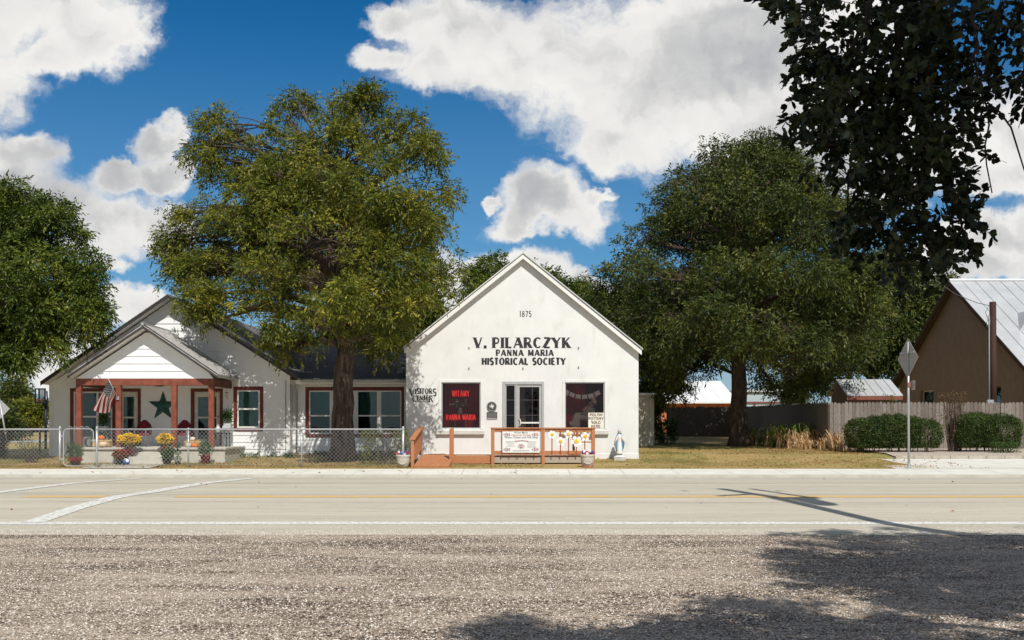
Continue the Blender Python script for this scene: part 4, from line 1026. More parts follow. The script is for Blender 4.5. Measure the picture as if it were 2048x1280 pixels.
def rooster():
    y = SY+.35; x = X(1143, y); z0 = winR[2]-.06; r = empty('rooster_figure', (x, y, z0), 'small pale rooster figurine on the sill of the right shop window', 'figurine')
    zb = Z(855, y)
    mb = MB(); mb.lathe([(.05, z0-zb), (.045, -.02), (.02, .02), (.02, .06)], (x, y, zb), 10); mb.tube([(x-.07, y, zb+.20), (x-.03, y, zb+.11), (x+.02, y, zb+.10), (x+.05, y, zb+.18), (x+.055, y, zb+.26)], [.02, .06, .065, .04, .028], 10); mb.build('body', M('rooster', (.85,.62,.38), .6), r, True)
    mb = MB(); mb.tube([(x+.05, y, zb+.28), (x+.05, y, zb+.31), (x+.04, y, zb+.34)], [.022, .025, .008], 8); mb.build('comb', M('comb', (.55,.2,.14)), r)
rooster()

# ------------------------------------------------------------------ deck, rails and ramp
dkz = Z(911.5, 31.0)
DX0, DX1, DY0, DY1 = -1.83, X(1190, 30.9), 30.95, 32.96
deck = empty('wooden_deck', (.4, 32, .4), 'cedar coloured wooden deck with railing and ramp in front of the shop door', 'deck')
mb = MB(); x = DX0-1.05
while x < DX1-.02:
    y0 = DY0 if x > DX0-.02 else 32.02
    mb.bbox(x, min(x+.136, DX1), y0, DY1, dkz-.035, dkz, .004); x += .143
mb.build('boards', deckg, deck)
mb = MB(); xa = X(982, 30.9)
mb.bbox(DX0, xa-.01, DY0-.045, DY0-.003, dkz-.24, dkz-.004, .006); mb.build('skirt_board', deckw, deck)
mb = MB(); mb.bbox(xa+.0, DX1, DY0-.04, DY0-.003, dkz-.22, dkz-.045, .006)
mb.box(DX1-.05, DX1-.01, DY0, DY1, dkz-.22, dkz-.04)
for xx in (DX0+.1, -1.0, .1, 1.0, 2.3): mb.box(xx, xx+.09, DY0+.06, DY0+.15, .2, dkz-.036)
mb.build('beam', weather, deck)
def drail(px0, px1):
    pass
zt_ = Z(855, 30.9)
posts = [(X(985.5, 30.9), .105), (X(1086, 30.9), .10), (X(1186, 30.9), .11)]
for px, w in posts:
    mb = MB(); mb.bbox(px-w/2, px+w/2, DY0-.145, DY0-.05, dkz-.27, zt_-.04, .008); mb.build('post', deckw, deck)
mb = MB(); mb.bbox(posts[0][0]-.07, posts[2][0]+.08, DY0-.17, DY0-.03, zt_-.038, zt_, .008); mb.build('top_rail', deckw, deck)
for a, b in ((0, 1), (1, 2)):
    mb = MB(); mb.bbox(posts[a][0]+.056, posts[b][0]-.056, DY0-.12, DY0-.08, zt_-.145, zt_-.042, .006); mb.build('upper_rail', deckw, deck)
    mb = MB(); mb.bbox(posts[a][0]+.056, posts[b][0]-.056, DY0-.12, DY0-.08, dkz+.06, dkz+.16, .006); mb.build('lower_rail', deckw, deck)
balm = M('baluster_red', (.34,.10,.045), .7, .2, 9)
for px in (1003, 1019.5, 1036, 1053, 1069, 1104, 1121, 1137, 1153, 1169.5):
    mb = MB(); x = X(px, 30.8); mb.bbox(x-.016, x+.016, DY0-.153, DY0-.122, dkz-.0, zt_-.042, .004); mb.build('baluster', balm, deck)
mb = MB(); x = X(904, 30.9); mb.bbox(x-.03, x+.06, DY0-.145, DY0-.05, .34, zt_-.01, .008); mb.bbox(x-.075, x-.031, DY0-.15, DY0+.1, .34, zt_-.04, .006); mb.build('post', deckw, deck)
mb = MB(); mb.prismx([(29.25, .37), (32.0, dkz-.02), (32.0, dkz-.08), (29.25, .33)], -2.88, DX0-.03)
for i in range(19):
    a = 29.25+i*.145; za = .375+(dkz-.015-.375)*(a-29.25)/2.75; zb_ = .375+(dkz-.015-.375)*(a+.135-29.25)/2.75
    mb.prismx([(a, za), (a+.135, zb_), (a+.135, zb_+.018), (a, za+.018)], -2.90, DX0-.02)
mb.build('ramp', deckw, deck)
# ramp railing, boards along the slope
def ry(z0, z1, y): return z0+(z1-z0)*(y-29.35)/2.65
for (yy, w) in ((29.38, .10), (31.98, .10)):
    mb = MB(); mb.bbox(-2.98, -2.89, yy-w/2, yy+w/2, ry(.32, dkz, yy), ry(1.16, 1.50, yy), .008); mb.build('post', deckw, deck)
mb = MB(); mb.prismx([(29.30, 1.165), (32.05, 1.505), (32.05, 1.545), (29.30, 1.205)], -3.01, -2.85); mb.build('top_rail', deckw, deck)
mb = MB(); mb.prismx([(29.44, .52), (31.9, .80), (31.9, .90), (29.44, .62)], -2.955, -2.915); mb.build('lower_rail', deckw, deck)
for i in range(11):
    yy = 29.6+i*.215; mb = MB(); mb.prismx([(yy, ry(.53, .82, yy)), (yy+.14, ry(.53, .82, yy+.14)), (yy+.14, ry(1.165, 1.505, yy+.14)-.005), (yy, ry(1.165, 1.505, yy)-.005)], -2.91, -2.89); mb.build('slat', deckw, deck)
mb = MB(); mb.bbox(X(857, 32.3), X(889, 32.3), 32.25, 32.75, dkz+.001, dkz+.018, .004); tag(mb.build('door_mat', M('mat_brown', (.22,.15,.08), .95, .2, 40)), 'thin brown doormat lying on the deck at the head of the ramp', 'doormat')

# banner on the rail
def banner():
    y = DY0-.165; x0, x1, z0, z1 = X(1005, y), X(1079.5, y), Z(905.5, y), Z(863, y)
    r = empty('visitor_sign', (x0, y, z0), 'white information sign with small painted flowers hung on the deck railing', 'sign')
    mb = MB(); mb.bbox(x0, x1, y-.012, y, z0, z1, .003); mb.build('board', M('sign_white', (.80,.79,.77), .5, .02), r)
    nav = M('sign_navy', (.05,.06,.12), .6); grn = M('sign_green', (.05,.16,.07)); rd = M('sign_red', (.50,.05,.05)); gy = M('sign_grey', (.36,.34,.34))
    cx = (x0+x1)/2; w = x1-x0; h = z1-z0
    for s, zz, sz, m_ in (('Panna Maria', .905, .082, grn), ('Historical Society', .79, .082, rd), ('Visitor Center and Gift Shop', .68, .085, nav)):
        tsurf(r, 'sign_lettering', s, cx, z0+h*zz, y-.014, sz, m_, bold=.0012, sx=1.05)
    def dot(mb_, u, v, rad, sx=1): 
        n = 7; c = (x0+w*u, z0+h*v); mb_.add([(c[0]+rad*sx*math.cos(6.283*i/n), y-.0145, c[1]+rad*math.sin(6.283*i/n)) for i in range(n)], [tuple(range(n))])
    for mt, off in ((rd, 0), (nav, 1), (grn, 2)):
        mb = MB(); k = off
        for (u, v) in ((.12, .85), (.88, .85), (.12, .15), (.88, .15)):
            for i in range(5):
                a = i*1.26+off*.6; rad = (.10 if off else .045)
                dot(mb, u+rad*math.cos(a)*.8, v+rad*math.sin(a)*.75, .016 if off < 2 else .010, 1.2)
        for i in range(8): a = i*.785+off*.3; dot(mb, .5+(.03+.03*off)*math.cos(a), .30+(.05+.03*off)*math.sin(a), .014)
        for i in range(5): dot(mb, .5+(i-2)*.07+off*.02, .56+abs(i-2)*-.012+.02*(off == 0), .014, 1.5)
        mb.build('printed_flower_pattern', mt, r)
    mb = MB(); rr = random.Random(2)
    for (u, n_) in ((.22, 5), (.78, 6)):
        for i in range(n_):
            ww = rr.uniform(.08, .14); v = .52-i*.055; mb.add([(x0+w*(u-ww), y-.0145, z0+h*v), (x0+w*(u+ww), y-.0145, z0+h*v), (x0+w*(u+ww), y-.0145, z0+h*v+.011), (x0+w*(u-ww), y-.0145, z0+h*v+.011)], [(0,1,2,3)])
    for v in (.10, .07): mb.add([(x0+w*.27, y-.0145, z0+h*v), (x0+w*.73, y-.0145, z0+h*v), (x0+w*.73, y-.0145, z0+h*v+.010), (x0+w*.27, y-.0145, z0+h*v+.010)], [(0,1,2,3)])
    mb.build('small_print', gy, r)
banner()
# daisies
dlab = ['daisy cutout nearest the white sign, left end of the flower row', 'lowest hanging daisy cutout, second from the white sign', 'highest daisy cutout in the middle of the railing', 'largest daisy cutout with widest petals, beside the wooden bench', 'daisy cutout nearest the end post of the railing']
for (px, py, rr_, ph), lab in zip(((1104, 869, 8, .3), (1121, 882.8, 9, 0), (1136.7, 868.6, 8.5, .2), (1153, 882.6, 11, .5), (1170.4, 873, 9, .1)), dlab):
    y = DY0-.17; c = (X(px, y), y, Z(py, y)); rad = rr_/F*y
    r = empty('daisy_cutout', c, lab, 'garden decoration', 'daisy cutouts along the deck railing')
    n_p = 5 if rr_ > 8.2 else 6
    for k in range(n_p):
        a = ph+k*2*math.pi/n_p+math.pi/2; mb = MB(); u = Vector((math.cos(a), 0, math.sin(a))); v = Vector((-math.sin(a), 0, math.cos(a)))
        prof = [(.25,.10),(.5,.28),(.78,.36),(1.0,.28),(1.1,.1),(1.1,-.1),(1.0,-.28),(.78,-.36),(.5,-.28),(.25,-.10)]
        P = [Vector(c)+(u*q*.88+v*s_*1.02)*rad*1.05 for q, s_ in prof]; nn = len(P); yo = -.004*(k % 3)
        mb.add([(p.x, y-.01+yo, p.z) for p in P]+[(p.x, y+.002+yo, p.z) for p in P], [tuple(range(nn)), tuple(range(2*nn-1, nn-1, -1))]+[(i, i+nn, (i+1) % nn+nn, (i+1) % nn) for i in range(nn)])
        mb.build('petal', M('petal_white', (.83,.83,.80), .5, .02), r)
    mb = MB(); mb.ell((c[0], y-.022, c[2]), (rad*.42, .012, rad*.42), 16, 8); mb.build('centre', M('daisy_yellow', (.80,.50,.03), .6), r, True)
# bench on the deck behind the daisies
bn = empty('wooden_bench', (X(1166, 31.6), 31.6, dkz), 'small wooden slatted bench on the deck behind the daisy cutouts', 'bench')
bw = M('bench_wood', (.38,.15,.055), .7, .2, 9, .2, 60)
mb = MB(); a, b = X(1146, 31.6), X(1187, 31.6)
for i in range(4): mb.bbox(a, b, 31.4+i*.11, 31.5+i*.11, dkz+.40, dkz+.43, .004)
mb.build('seat', bw, bn)
mb = MB(); mb.bbox(a, b, 31.86, 31.9, dkz+.78, dkz+.86, .004); mb.bbox(a, b, 31.86, 31.9, dkz+.48, dkz+.54, .004)
x = a+.03
while x < b-.05: mb.box(x, x+.05, 31.865, 31.895, dkz+.541, dkz+.779); x += .11
mb.build('backrest', bw, bn)
for xx in (a, b-.05):
    for yy in (31.4, 31.84): mb = MB(); mb.bbox(xx, xx+.05, yy, yy+.05, dkz, dkz+.40, .004); mb.build('leg', bw, bn)

# planters
terr = M('planter_stone', (.46,.40,.34), .85, .12, 14, .3, 60, 0, (.56,.51,.44))
fl = [M('silk_red', (.50,.03,.05)), M('silk_blue', (.05,.09,.28)), M('silk_white', (.8,.8,.8))]
def planter(px, y, label, seed, sc=1.0):
    z0 = gz(y); c = (X(px, y), y, z0); r = empty('flower_planter', c, label, 'planter', 'stone planters with red, white and blue flowers')
    mb = MB(); mb.lathe([(.13,0),(.15,.01),(.185,.12),(.205,.25),(.20,.30),(.225,.33),(.225,.375),(.20,.38),(.18,.35)], c, 28); pot = mb.build('pot', terr, r, True)
    mb = MB(); rr = random.Random(seed)
    for k in range(22):       # raised garland on the pot
        a = 4.712+(k/21-.5)*1.3; zz = .19+.06*math.cos((k/21-.5)*5); mb.ell((c[0]+.198*math.cos(a), y+.198*math.sin(a), z0+zz), (.016,.012,.014), 6, 4)
        mb.ell((c[0]+.193*math.cos(a), y+.193*math.sin(a), z0+.13-.03*math.cos((k/21-.5)*5)), (.014,.012,.012), 6, 4)
    mb.build('garland', M('garland', (.60,.57,.50)), pot)
    if seed == 2:
        mb = MB(); mb.lathe([(.15,-.005),(.175,.0),(.178,.035),(.16,.036)], c, 24); mb.build('saucer', M('saucer', (.45,.16,.09)), r, True)
    for k in range(3):
        mb = MB()
        for i in range(8):
            a = rr.uniform(0, 6.28); q = rr.uniform(.02, .20)*(.8 if k == 2 else 1); p = Vector((c[0]+q*math.cos(a), y+q*math.sin(a), z0+.39+rr.uniform(-.01, .12)*(1-q*2)))
            for j in range(6):
                b = j*1.047; mb.ell((p.x+.022*math.cos(b), p.y-.01, p.z+.022*math.sin(b)), (.02,.016,.02), 6, 4, .1)
        mb.build('blooms', fl[k], r)
planter(806.5, 29.45, 'round stone planter of red, white and blue flowers beside the ramp post', 1)
planter(1175, 29.6, 'round grey planter with terracotta foot below the daisies', 2, 1)

# statue
def statue():
    y = 32.45; c = (X(1239, y), y, gz(y)); r = empty('religious_statue', c, 'blue and white standing statue of a robed woman with open hands by the wall', 'statue')
    z0 = Z(920, y); zp = Z(913, y); H = Z(858, y)-zp; x = c[0]
    mb = MB(); mb.bbox(x-.19, x+.19, y-.14, y+.14, gz(y)-.03, zp-.03, .01)
    mb.build('plinth', concrete, r)
    mb = MB(); 
    for i in range(15): a = i*.42; mb.ell((x+.15*math.cos(a), y+.11*math.sin(a), zp-.01), (.035,.035,.022), 6, 4, .3)
    mb.ell((x, y, zp), (.13,.10,.05), 14, 6); mb.build('cloud_base', M('statue_white', (.82,.80,.76), .5, .03), r, True)
    mb = MB(); mb.ell((x, y, zp+.06), (.085,.07,.05), 14, 8); mb.build('globe', M('statue_green', (.10,.20,.14), .5), r, True)
    fold = lambda a, z: 1+.07*math.sin(a*9)
    mb = MB(); mb.lathe([(.088,.075),(.092,.12),(.078,.3),(.066,.45),(.052,.52),(.066,.58),(.082,.66),(.075,.70),(.03,.745),(.024,.78)], (x, y-.01, zp), 36, 1, .75, fold); mb.build('body', M('statue_white', (.82,.80,.76)), r, True)
    blue = M('statue_blue', (.20,.36,.55), .55, .15, 20)
    for s in (-1, 1):
        mb = MB(); pts = []
        n = 9; vs = []; fs = []
        # cloak panel sweeping from shoulder over the forearm to the feet
        outer = [(.045,.765),(.095,.70),(.125,.60),(.165,.50),(.175,.42),(.15,.32),(.12,.22),(.09,.13),(.07,.09)]
        inner = [(.02,.78),(.05,.70),(.06,.60),(.065,.50),(.07,.42),(.075,.32),(.075,.22),(.07,.13),(.06,.09)]
        for (o_, i_) in zip(outer, inner):
            for k in range(5):
                u = k/4; xx = i_[0]+(o_[0]-i_[0])*u; zz = i_[1]+(o_[1]-i_[1])*u
                vs.append((x+s*xx, y-.055+.07*u+.014*math.sin(u*9+zz*6), zp+zz))
        for (o_, i_) in zip(outer, inner):
            for k in range(5):
                u = k/4; xx = i_[0]+(o_[0]-i_[0])*u; zz = i_[1]+(o_[1]-i_[1])*u; vs.append((x+s*xx, y+.03+.03*u, zp+zz))
        for g in (0, 45):
            for i in range(8):
                for k in range(4): fs.append((g+i*5+k, g+i*5+k+1, g+(i+1)*5+k+1, g+(i+1)*5+k))
        for i in range(8): fs += [(i*5+4, 45+i*5+4, 45+(i+1)*5+4, (i+1)*5+4), (i*5, 45+i*5, 45+(i+1)*5, (i+1)*5)]
        mb.add(vs, fs); mb.build('cloak_panel', blue, r, True)
        mb = MB(); mb.tube([(x+s*.06, y-.03, zp+.66), (x+s*.11, y-.05, zp+.55), (x+s*.155, y-.10, zp+.47)], [.03,.028,.018], 8)
        hx, hy, hz = x+s*.165, y-.115, zp+.455; mb.ell((hx, hy, hz), (.016,.018,.024), 8, 6)
        for q in range(4): mb.tube([(hx+s*(q-1.5)*.007, hy-.008, hz-.015), (hx+s*(q-1.5)*.010+s*.004, hy-.012, hz-.048+.004*abs(q-1.5))], [.005,.003], 5)
        mb.tube([(hx-s*.012, hy, hz+.0), (hx-s*.026, hy-.006, hz-.02)], [.005,.003], 5); mb.build('arm', M('statue_skin', (.72,.58,.48)), r, True)
    mb = MB(); mb.ell((x, y-.012, zp+.825), (.036,.04,.048), 14, 10); mb.ell((x, y-.055, zp+.822), (.007,.01,.010), 6, 4)
    for s in (-1, 1): mb.ell((x+s*.014, y-.048, zp+.834), (.006,.005,.004), 6, 4)
    mb.build('head', M('statue_skin', (.72,.58,.48)), r, True)
    mb = MB(); mb.tube([(x, y+.004, zp+.885), (x, y+.012, zp+.85), (x, y+.016, zp+.80), (x, y+.02, zp+.74)], [.02,.05,.055,.07], 14); mb.build('veil', M('statue_veil', (.50,.47,.42), .6), r, True)
statue()

# ------------------------------------------------------------------ the white farmhouse
HY = 33.6
def mk_shingle():
    m = bpy.data.materials.new('shingle'); m.use_nodes = True; t = NT(m.node_tree); b = t.n['Principled BSDF']
    geo = t.n.new('ShaderNodeNewGeometry'); p = geo.outputs['Position']
    br = t.n.new('ShaderNodeTexBrick'); t.l.new(t.vm('MULTIPLY', p, (1, 1, 1)), br.inputs['Vector'])
    sp = t.n.new('ShaderNodeSeparateXYZ'); t.l.new(p, sp.inputs[0]); cb = t.n.new('ShaderNodeCombineXYZ')
    t.l.new(sp.outputs[0], cb.inputs[0]); t.l.new(t.math('ADD', sp.outputs[1], sp.outputs[2]), cb.inputs[1]); t.l.new(cb.outputs[0], br.inputs['Vector'])
    br.inputs['Color1'].default_value = (.13, .12, .12, 1); br.inputs['Color2'].default_value = (.20, .185, .18, 1); br.inputs['Mortar'].default_value = (.02, .02, .02, 1)
    br.inputs['Scale'].default_value = 1; br.inputs['Brick Width'].default_value = .3; br.inputs['Row Height'].default_value = .16; br.inputs['Mortar Size'].default_value = .008
    c = t.mix(t.math('MULTIPLY', t.noise(p, 2.5, 6, .7), .6), br.outputs[0], (.14, .125, .12))
    t.l.new(c, b.inputs['Base Color']); b.inputs['Roughness'].default_value = .9
    bn_ = t.n.new('ShaderNodeBump'); bn_.inputs['Distance'].default_value = .02; t.l.new(br.outputs[1], bn_.inputs['Height']); bn_.invert = True; t.l.new(bn_.outputs[0], b.inputs['Normal']); return m
shingle = mk_shingle()
house = empty('farmhouse', (-11.4, HY, gz(HY)), 'white clapboard house with red brown trim, porch gable and dark roof', 'house')
hx0, hx1 = X(100, HY), X(579, HY); hxa = X(345, HY); RY = HY-.5
zA = Z(588, RY); zEl = Z(763, RY); xEl = X(80, RY); xEr = X(594, RY); zEr = Z(753, RY)
sL = (zA-zEl)/(hxa-xEl); sR = (zA-zEr)/(xEr-hxa); th = .13
hb = gz(HY)-.1; zb0 = Z(912, HY)
Hol = lambda a, b, c, e, y=HY: (X(a, y), X(b, y), Z(e, y), Z(c, y))
PW = Hol(147, 225, 783, 884); D1 = (X(239, HY), X(276, HY), .90, Z(783, HY)); D2 = (X(388, HY), X(440, HY), .90, Z(783, HY)); W3 = Hol(474, 520, 780, 856)
def un(x): return zA-th-.01-(sL*(hxa-x) if x < hxa else sR*(x-hxa))
zw = 3.14
mb = MB()
siding(mb, lambda z: hx0, lambda z: hx1, zb0, 3.14, HY, [PW, D1, D2, W3])
xlf = lambda z: max(hx0, hxa-(zA-th-.01-z)/sL) if z < zA-th else hxa-.01; xrf = lambda z: min(hx1, hxa+(zA-th-.01-z)/sR) if z < zA-th else hxa+.01
siding(mb, xlf, xrf, 3.14, zA-th-.06, HY, [])
mb.build('wall', sidingm, house)
mb = MB()
mb.box(hx0, hx0+.1, HY+.1, HY+11, hb, un(hx0)); mb.box(hx1-.1, hx1, HY+.1, HY+11, hb, un(hx1)); mb.box(hx0+.1, hx1-.1, HY+10.9, HY+11, hb, un(hx0))
mb.prism([(hx0+.1, un(hx0)), (hx1-.1, un(hx0)), (hxa, zA-th-.1)], HY+10.9, HY+11); mb.build('outer_wall', sidingm, house)
mb = MB(); mb.box(hx0+.1, hx1-.1, HY+.1, HY+10.9, hb, .88); mb.build('floor', M('shop_floor', (.16,.11,.07)), house)
mb = MB(); mb.box(hx0+.12, hx1-.12, HY+3.2, HY+3.3, .88, 3.3); mb.build('inner_wall', M('inner_grey', (.10,.11,.11)), house)
mb = MB(); mb.bbox(hx0-.02, hx0+.11, HY-.03, HY+.03, zb0, un(hx0-.02), .006); mb.build('corner_board', trimw, house)
mb = MB(); mb.bbox(hx1-.10, hx1+.02, HY-.03, HY+.03, zb0, un(hx1), .006); mb.build('corner_board', trimw, house)
mb = MB(); mb.bbox(hx0+.02, hx1-.02, HY-.012, HY+.09, gz(HY)-.1, zb0, .01); mb.build('foundation', concrete, house)
darkf = M('dark_fascia', (.055,.045,.045), .6)
for sgn, xe, ze_, s_ in ((-1, xEl, zEl, sL), (1, xEr, zEr, sR)):
    mb = MB(); mb.prism([(hxa, zA), (xe, ze_), (xe, ze_-.035), (hxa, zA-.035)], RY, HY+11.4); mb.build('roof', shingle, house)
    mb = MB(); mb.prism([(hxa, zA-.036), (xe, ze_-.036), (xe, ze_-th), (hxa, zA-th)], RY+.02, RY+.06); mb.build('fascia', darkf, house)
    mb = MB(); mb.prism([(hxa, zA-.037), (xe-sgn*.02, ze_-.037), (xe-sgn*.02, ze_-.09), (hxa, zA-.09)], RY+.061, HY+11.3); mb.build('soffit', trimw, house)
# windows and doors of the front wall
white = trimw; blindm = M('blind_white', (.62,.64,.62), .8, .05)
bl2 = M('curtain_pale', (.30,.36,.34), .9, .1)
cx_ = (PW[0]+PW[1])/2
w = sash_window(house, PW[0], PW[1], PW[2], PW[3], HY, redtrim, white, blind=None, mull=True)
drape(house, PW[0]+.05, PW[0]+.62, PW[2]+.02, PW[3]-.02, HY+.14, bl2); 
drape(house, PW[1]-.45, PW[1]-.05, PW[2]+.02, PW[3]-.02, HY+.14, bl2)
mb = MB(); mb.box(cx_+.12, cx_+.19, HY-.01, HY+.06, PW[2]+.01, PW[3]-.01); mb.build('mullion', white, house)
for k, h in enumerate((D1, D2)):
    mb = MB(); t = .10; x0, x1, z0, z1 = h
    mb.bbox(x0-t, x0, HY-.035, HY+.05, z0, z1+t); mb.bbox(x1, x1+t, HY-.035, HY+.05, z0, z1+t); mb.bbox(x0+.001, x1-.001, HY-.033, HY+.05, z1, z1+t)
    cs = mb.build('door_casing', redtrim, house)
    mb = MB(); s = .13
    cream = M('door_cream', (.62,.60,.52), .6)
    mb.bbox(x0+.004, x0+s, HY+.02, HY+.07, z0, z1-.004, .004); mb.bbox(x1-s, x1-.004, HY+.02, HY+.07, z0, z1-.004, .004); mb.bbox(x0+s, x1-s, HY+.022, HY+.069, z1-.18, z1-.004, .004)
    mb.bbox(x0+s, x1-s, HY+.022, HY+.069, z0, z0+.22, .004); zm = z0+(z1-z0)*.52; mb.bbox(x0+s, x1-s, HY+.022, HY+.069, zm-.03, zm+.03, .004)
    dr = mb.build('screen_door', cream, house)
    mb = MB(); mb.box(x0+s-.01, x1-s+.01, HY+.04, HY+.046, z0+.2, z1-.17); mb.build('pane', glass, dr)
    mb = MB(); mb.box(x0+s, x1-s, HY+.075, HY+.08, z0+.22, zm); mb.build('mesh_panel', M('screen_grey', (.10,.11,.11), .9, .1), dr)
    mb = MB(); mb.box(x0+s, x1-s, HY+.085, HY+.09, zm, z1-.18); mb.build('shade', M('lace', (.42,.42,.38), .9, .25, 9), dr)
    mb = MB(); hxp = (x0+s*.5) if k == 0 else (x1-s*.5); mb.ell((hxp, HY-.0, z0+.98), (.028,.03,.028), 10, 8); mb.build('knob', galv, dr, True)
w = sash_window(house, W3[0], W3[1], W3[2], W3[3], HY, redtrim, white, trim=.115, blind=(blindm, .95))

# wing on the right of the main gable
WY = 34.1; wx0, wx1 = hx1+.003, X(812, SY)-.03
weave = Z(757, WY-.42); wb = Z(907, WY)
wins = [Hol(618, 662, 781, 868, WY), Hol(663.5, 708, 781, 868, WY), Hol(713.5, 756.5, 781, 868, WY), Hol(760, 803, 781, 868, WY)]
grp = (wins[0][0], wins[3][1], wins[0][2], wins[0][3])
mb = MB(); siding(mb, lambda z: wx0, lambda z: wx1, wb, weave-.12, WY, [grp]); mb.build('wing_wall', sidingm, house)
mb = MB(); mb.box(wx0, wx1, WY+8, WY+8.1, hb, weave); mb.box(wx1-.1, wx1, WY+.1, WY+8, hb, weave-.05); mb.build('outer_wall', sidingm, house)
mb = MB(); mb.box(wx0, wx1-.12, WY+2.2, WY+2.3, hb, 3.3); mb.build('inner_wall', M('inner_grey', (.10,.11,.11)), house)
mb = MB(); mb.box(wx0, wx1-.12, WY+.1, WY+8, .6, .9); mb.build('floor', M('shop_floor', (.16,.11,.07)), house)
mb = MB(); mb.bbox(wx0+.02, wx1-.01, WY-.01, WY+.09, gz(WY)-.1, wb, .01); mb.build('foundation', concrete, house)
mb = MB(); t = .12; x0, x1, z0, z1 = grp
mb.bbox(x0-t, x0, WY-.03, WY+.05, z0-t, z1+t); mb.bbox(x1, x1+t-.03, WY-.03, WY+.05, z0-t, z1+t); mb.bbox(x0+.001, x1-.001, WY-.028, WY+.05, z1, z1+t); mb.bbox(x0+.001, x1-.001, WY-.04, WY+.05, z0-t, z0)
wcase = mb.build('window_casing', redtrim, house)
mb = MB()
for a, b in zip(wins, wins[1:]): mb.bbox(a[1], b[0], WY-.012, WY+.07, z0, z1, .004)
mb.build('mullion', white, wcase)
for h in wins:
    mb = MB(); x0, x1, z0, z1 = h; s = .045; zm = (z0+z1)/2-.12
    mb.box(x0+.002, x0+s, WY, WY+.06, z0+.002, z1-.002); mb.box(x1-s, x1-.002, WY, WY+.06, z0+.002, z1-.002); mb.box(x0+s, x1-s, WY+.002, WY+.06, z0+.002, z0+s); mb.box(x0+s, x1-s, WY+.002, WY+.06, z1-s, z1-.002); mb.box(x0+s, x1-s, WY-.006, WY+.06, zm-.025, zm+.025)
    ww = mb.build('window', white, house)
    mb = MB(); mb.box(x0+s-.01, x1-s+.01, WY+.028, WY+.034, z0+s-.01, z1-s+.01); mb.build('pane', glass, ww)
    drape(ww, x0+.03, x1-.03, zm, z1-.02, WY+.14, bl2)
# wing roof, gutter and downpipe
ry0, rz0 = WY-.42, weave; ry1, rz1 = 38.2, Z(690, 38.2)
wr0 = hx1-1.2
mb = MB(); mb.prismx([(ry0, rz0), (ry1, rz1), (ry1, rz1-.05), (ry0, rz0-.05)], xEr+.02, wx1+.0); mb.prismx([(ry1, rz1), (2*ry1-ry0, rz0), (2*ry1-ry0, rz0-.05), (ry1, rz1-.05)], xEr+.02, wx1); 
# valley piece running up under the main roof slope
mb.add([(xEr+.02, ry0, rz0-.001), (xEr+.02, ry1, rz1-.001), (xEr-2.3, ry1, rz1-.001)], [(0, 1, 2)])
mb.build('wing_roof', shingle, house)
mb = MB(); mb.box(wx0, wx1, ry0+.02, ry0+.05, rz0-.20, rz0-.052); mb.box(wx0, wx1, ry0+.051, WY-.001, rz0-.20, rz0-.18); mb.build('fascia', trimw, house)
mb = MB(); mb.tube([(xEr+.02, ry0-.05, rz0-.07), (wx1-.02, ry0-.05, rz0-.085)], .055, 10); mb.build('gutter', M('gutter_white', (.55,.55,.53), .5, .1, 5, 0, 40, .1), house, True)
gx = X(588, WY-.3)
mb = MB(); mb.tube([(gx, ry0-.05, rz0-.1), (gx+.02, ry0-.03, rz0-.22), (X(594, WY), WY-.05, rz0-.42), (X(594, WY), WY-.05, wb-.05)], .034, 8); mb.build('downpipe', M('gutter_white', (.55,.55,.53)), house, True)
mb = MB(); rr = random.Random(1); mb.tube([(X(572, HY)+.01*math.sin(i*2.2), HY-.035, 3.1-i*.28) for i in range(10)], .009, 5); mb.build('wall_cable', blackm, house)
mb = MB(); mb.tube([(hxa+.05, HY+.3, zA-.02), (hxa+.05, HY+.3, zA+.45)], .012, 6); mb.build('lightning_rod', M('rod', (.2,.2,.2)), house)

# porch
PY = 31.5; PRY = 31.05
pxa = X(285, PRY); pzA = Z(650, PRY); pxl = X(134, PRY); pzl = Z(750, PRY); pxr = X(434, PRY); pzr = Z(750, PRY)
psl = (pzA-pzl)/(pxa-pxl); psr = (pzA-pzr)/(pxr-pxa)
slabz = Z(895, 31.3)
pf0, pf1 = X(152, PY), X(427, PY); zbt, zbb = Z(757, PY), Z(771, PY)
mb = MB(); siding(mb, lambda z: max(pf0+.0, pxa-(pzA-.15-z)/psl), lambda z: min(pf1, pxa+(pzA-.15-z)/psr), zbt, pzA-.2, PY, [], step=.235, depth=.06); mb.build('porch_gable', sidingm, house)
tin = M('porch_tin', (.44,.42,.40), .5, .25, 5, 0, 40, .35, None, (1, 6, 1))
for sgn, xe, ze_ in ((-1, pxl, pzl), (1, pxr, pzr)):
    mb = MB(); ny = int((HY-PRY)/.04)                       # corrugated sheet
    vs = []; fs = []
    for i in range(ny+1):
        y = PRY+(HY-PRY)*i/ny; o_ = .038*(1 if (i % 5) in (0, 1) else 0)
        for (xx, zz) in ((pxa, pzA+.02), (xe, ze_+.02)): vs.append((xx, y, zz+o_))
    for i in range(ny): fs.append((2*i, 2*i+1, 2*i+3, 2*i+2))
    mb.add(vs, fs); mb.prism([(pxa, pzA+.015), (xe, ze_+.015), (xe, ze_-.02), (pxa, pzA-.02)], PRY+.01, HY-.016); mb.build('porch_roof', tin, house)
    mb = MB(); mb.prism([(pxa, pzA-.021), (xe, ze_-.021), (xe, ze_-.10), (pxa, pzA-.10)], PRY+.02, PRY+.05); mb.build('porch_fascia', darkf, house)
    mb = MB(); mb.prism([(pxa, pzA-.022), (xe-sgn*.02, ze_-.022), (xe-sgn*.02, ze_-.07), (pxa, pzA-.07)], PRY+.051, HY-.016); mb.build('porch_soffit', trimw, house)
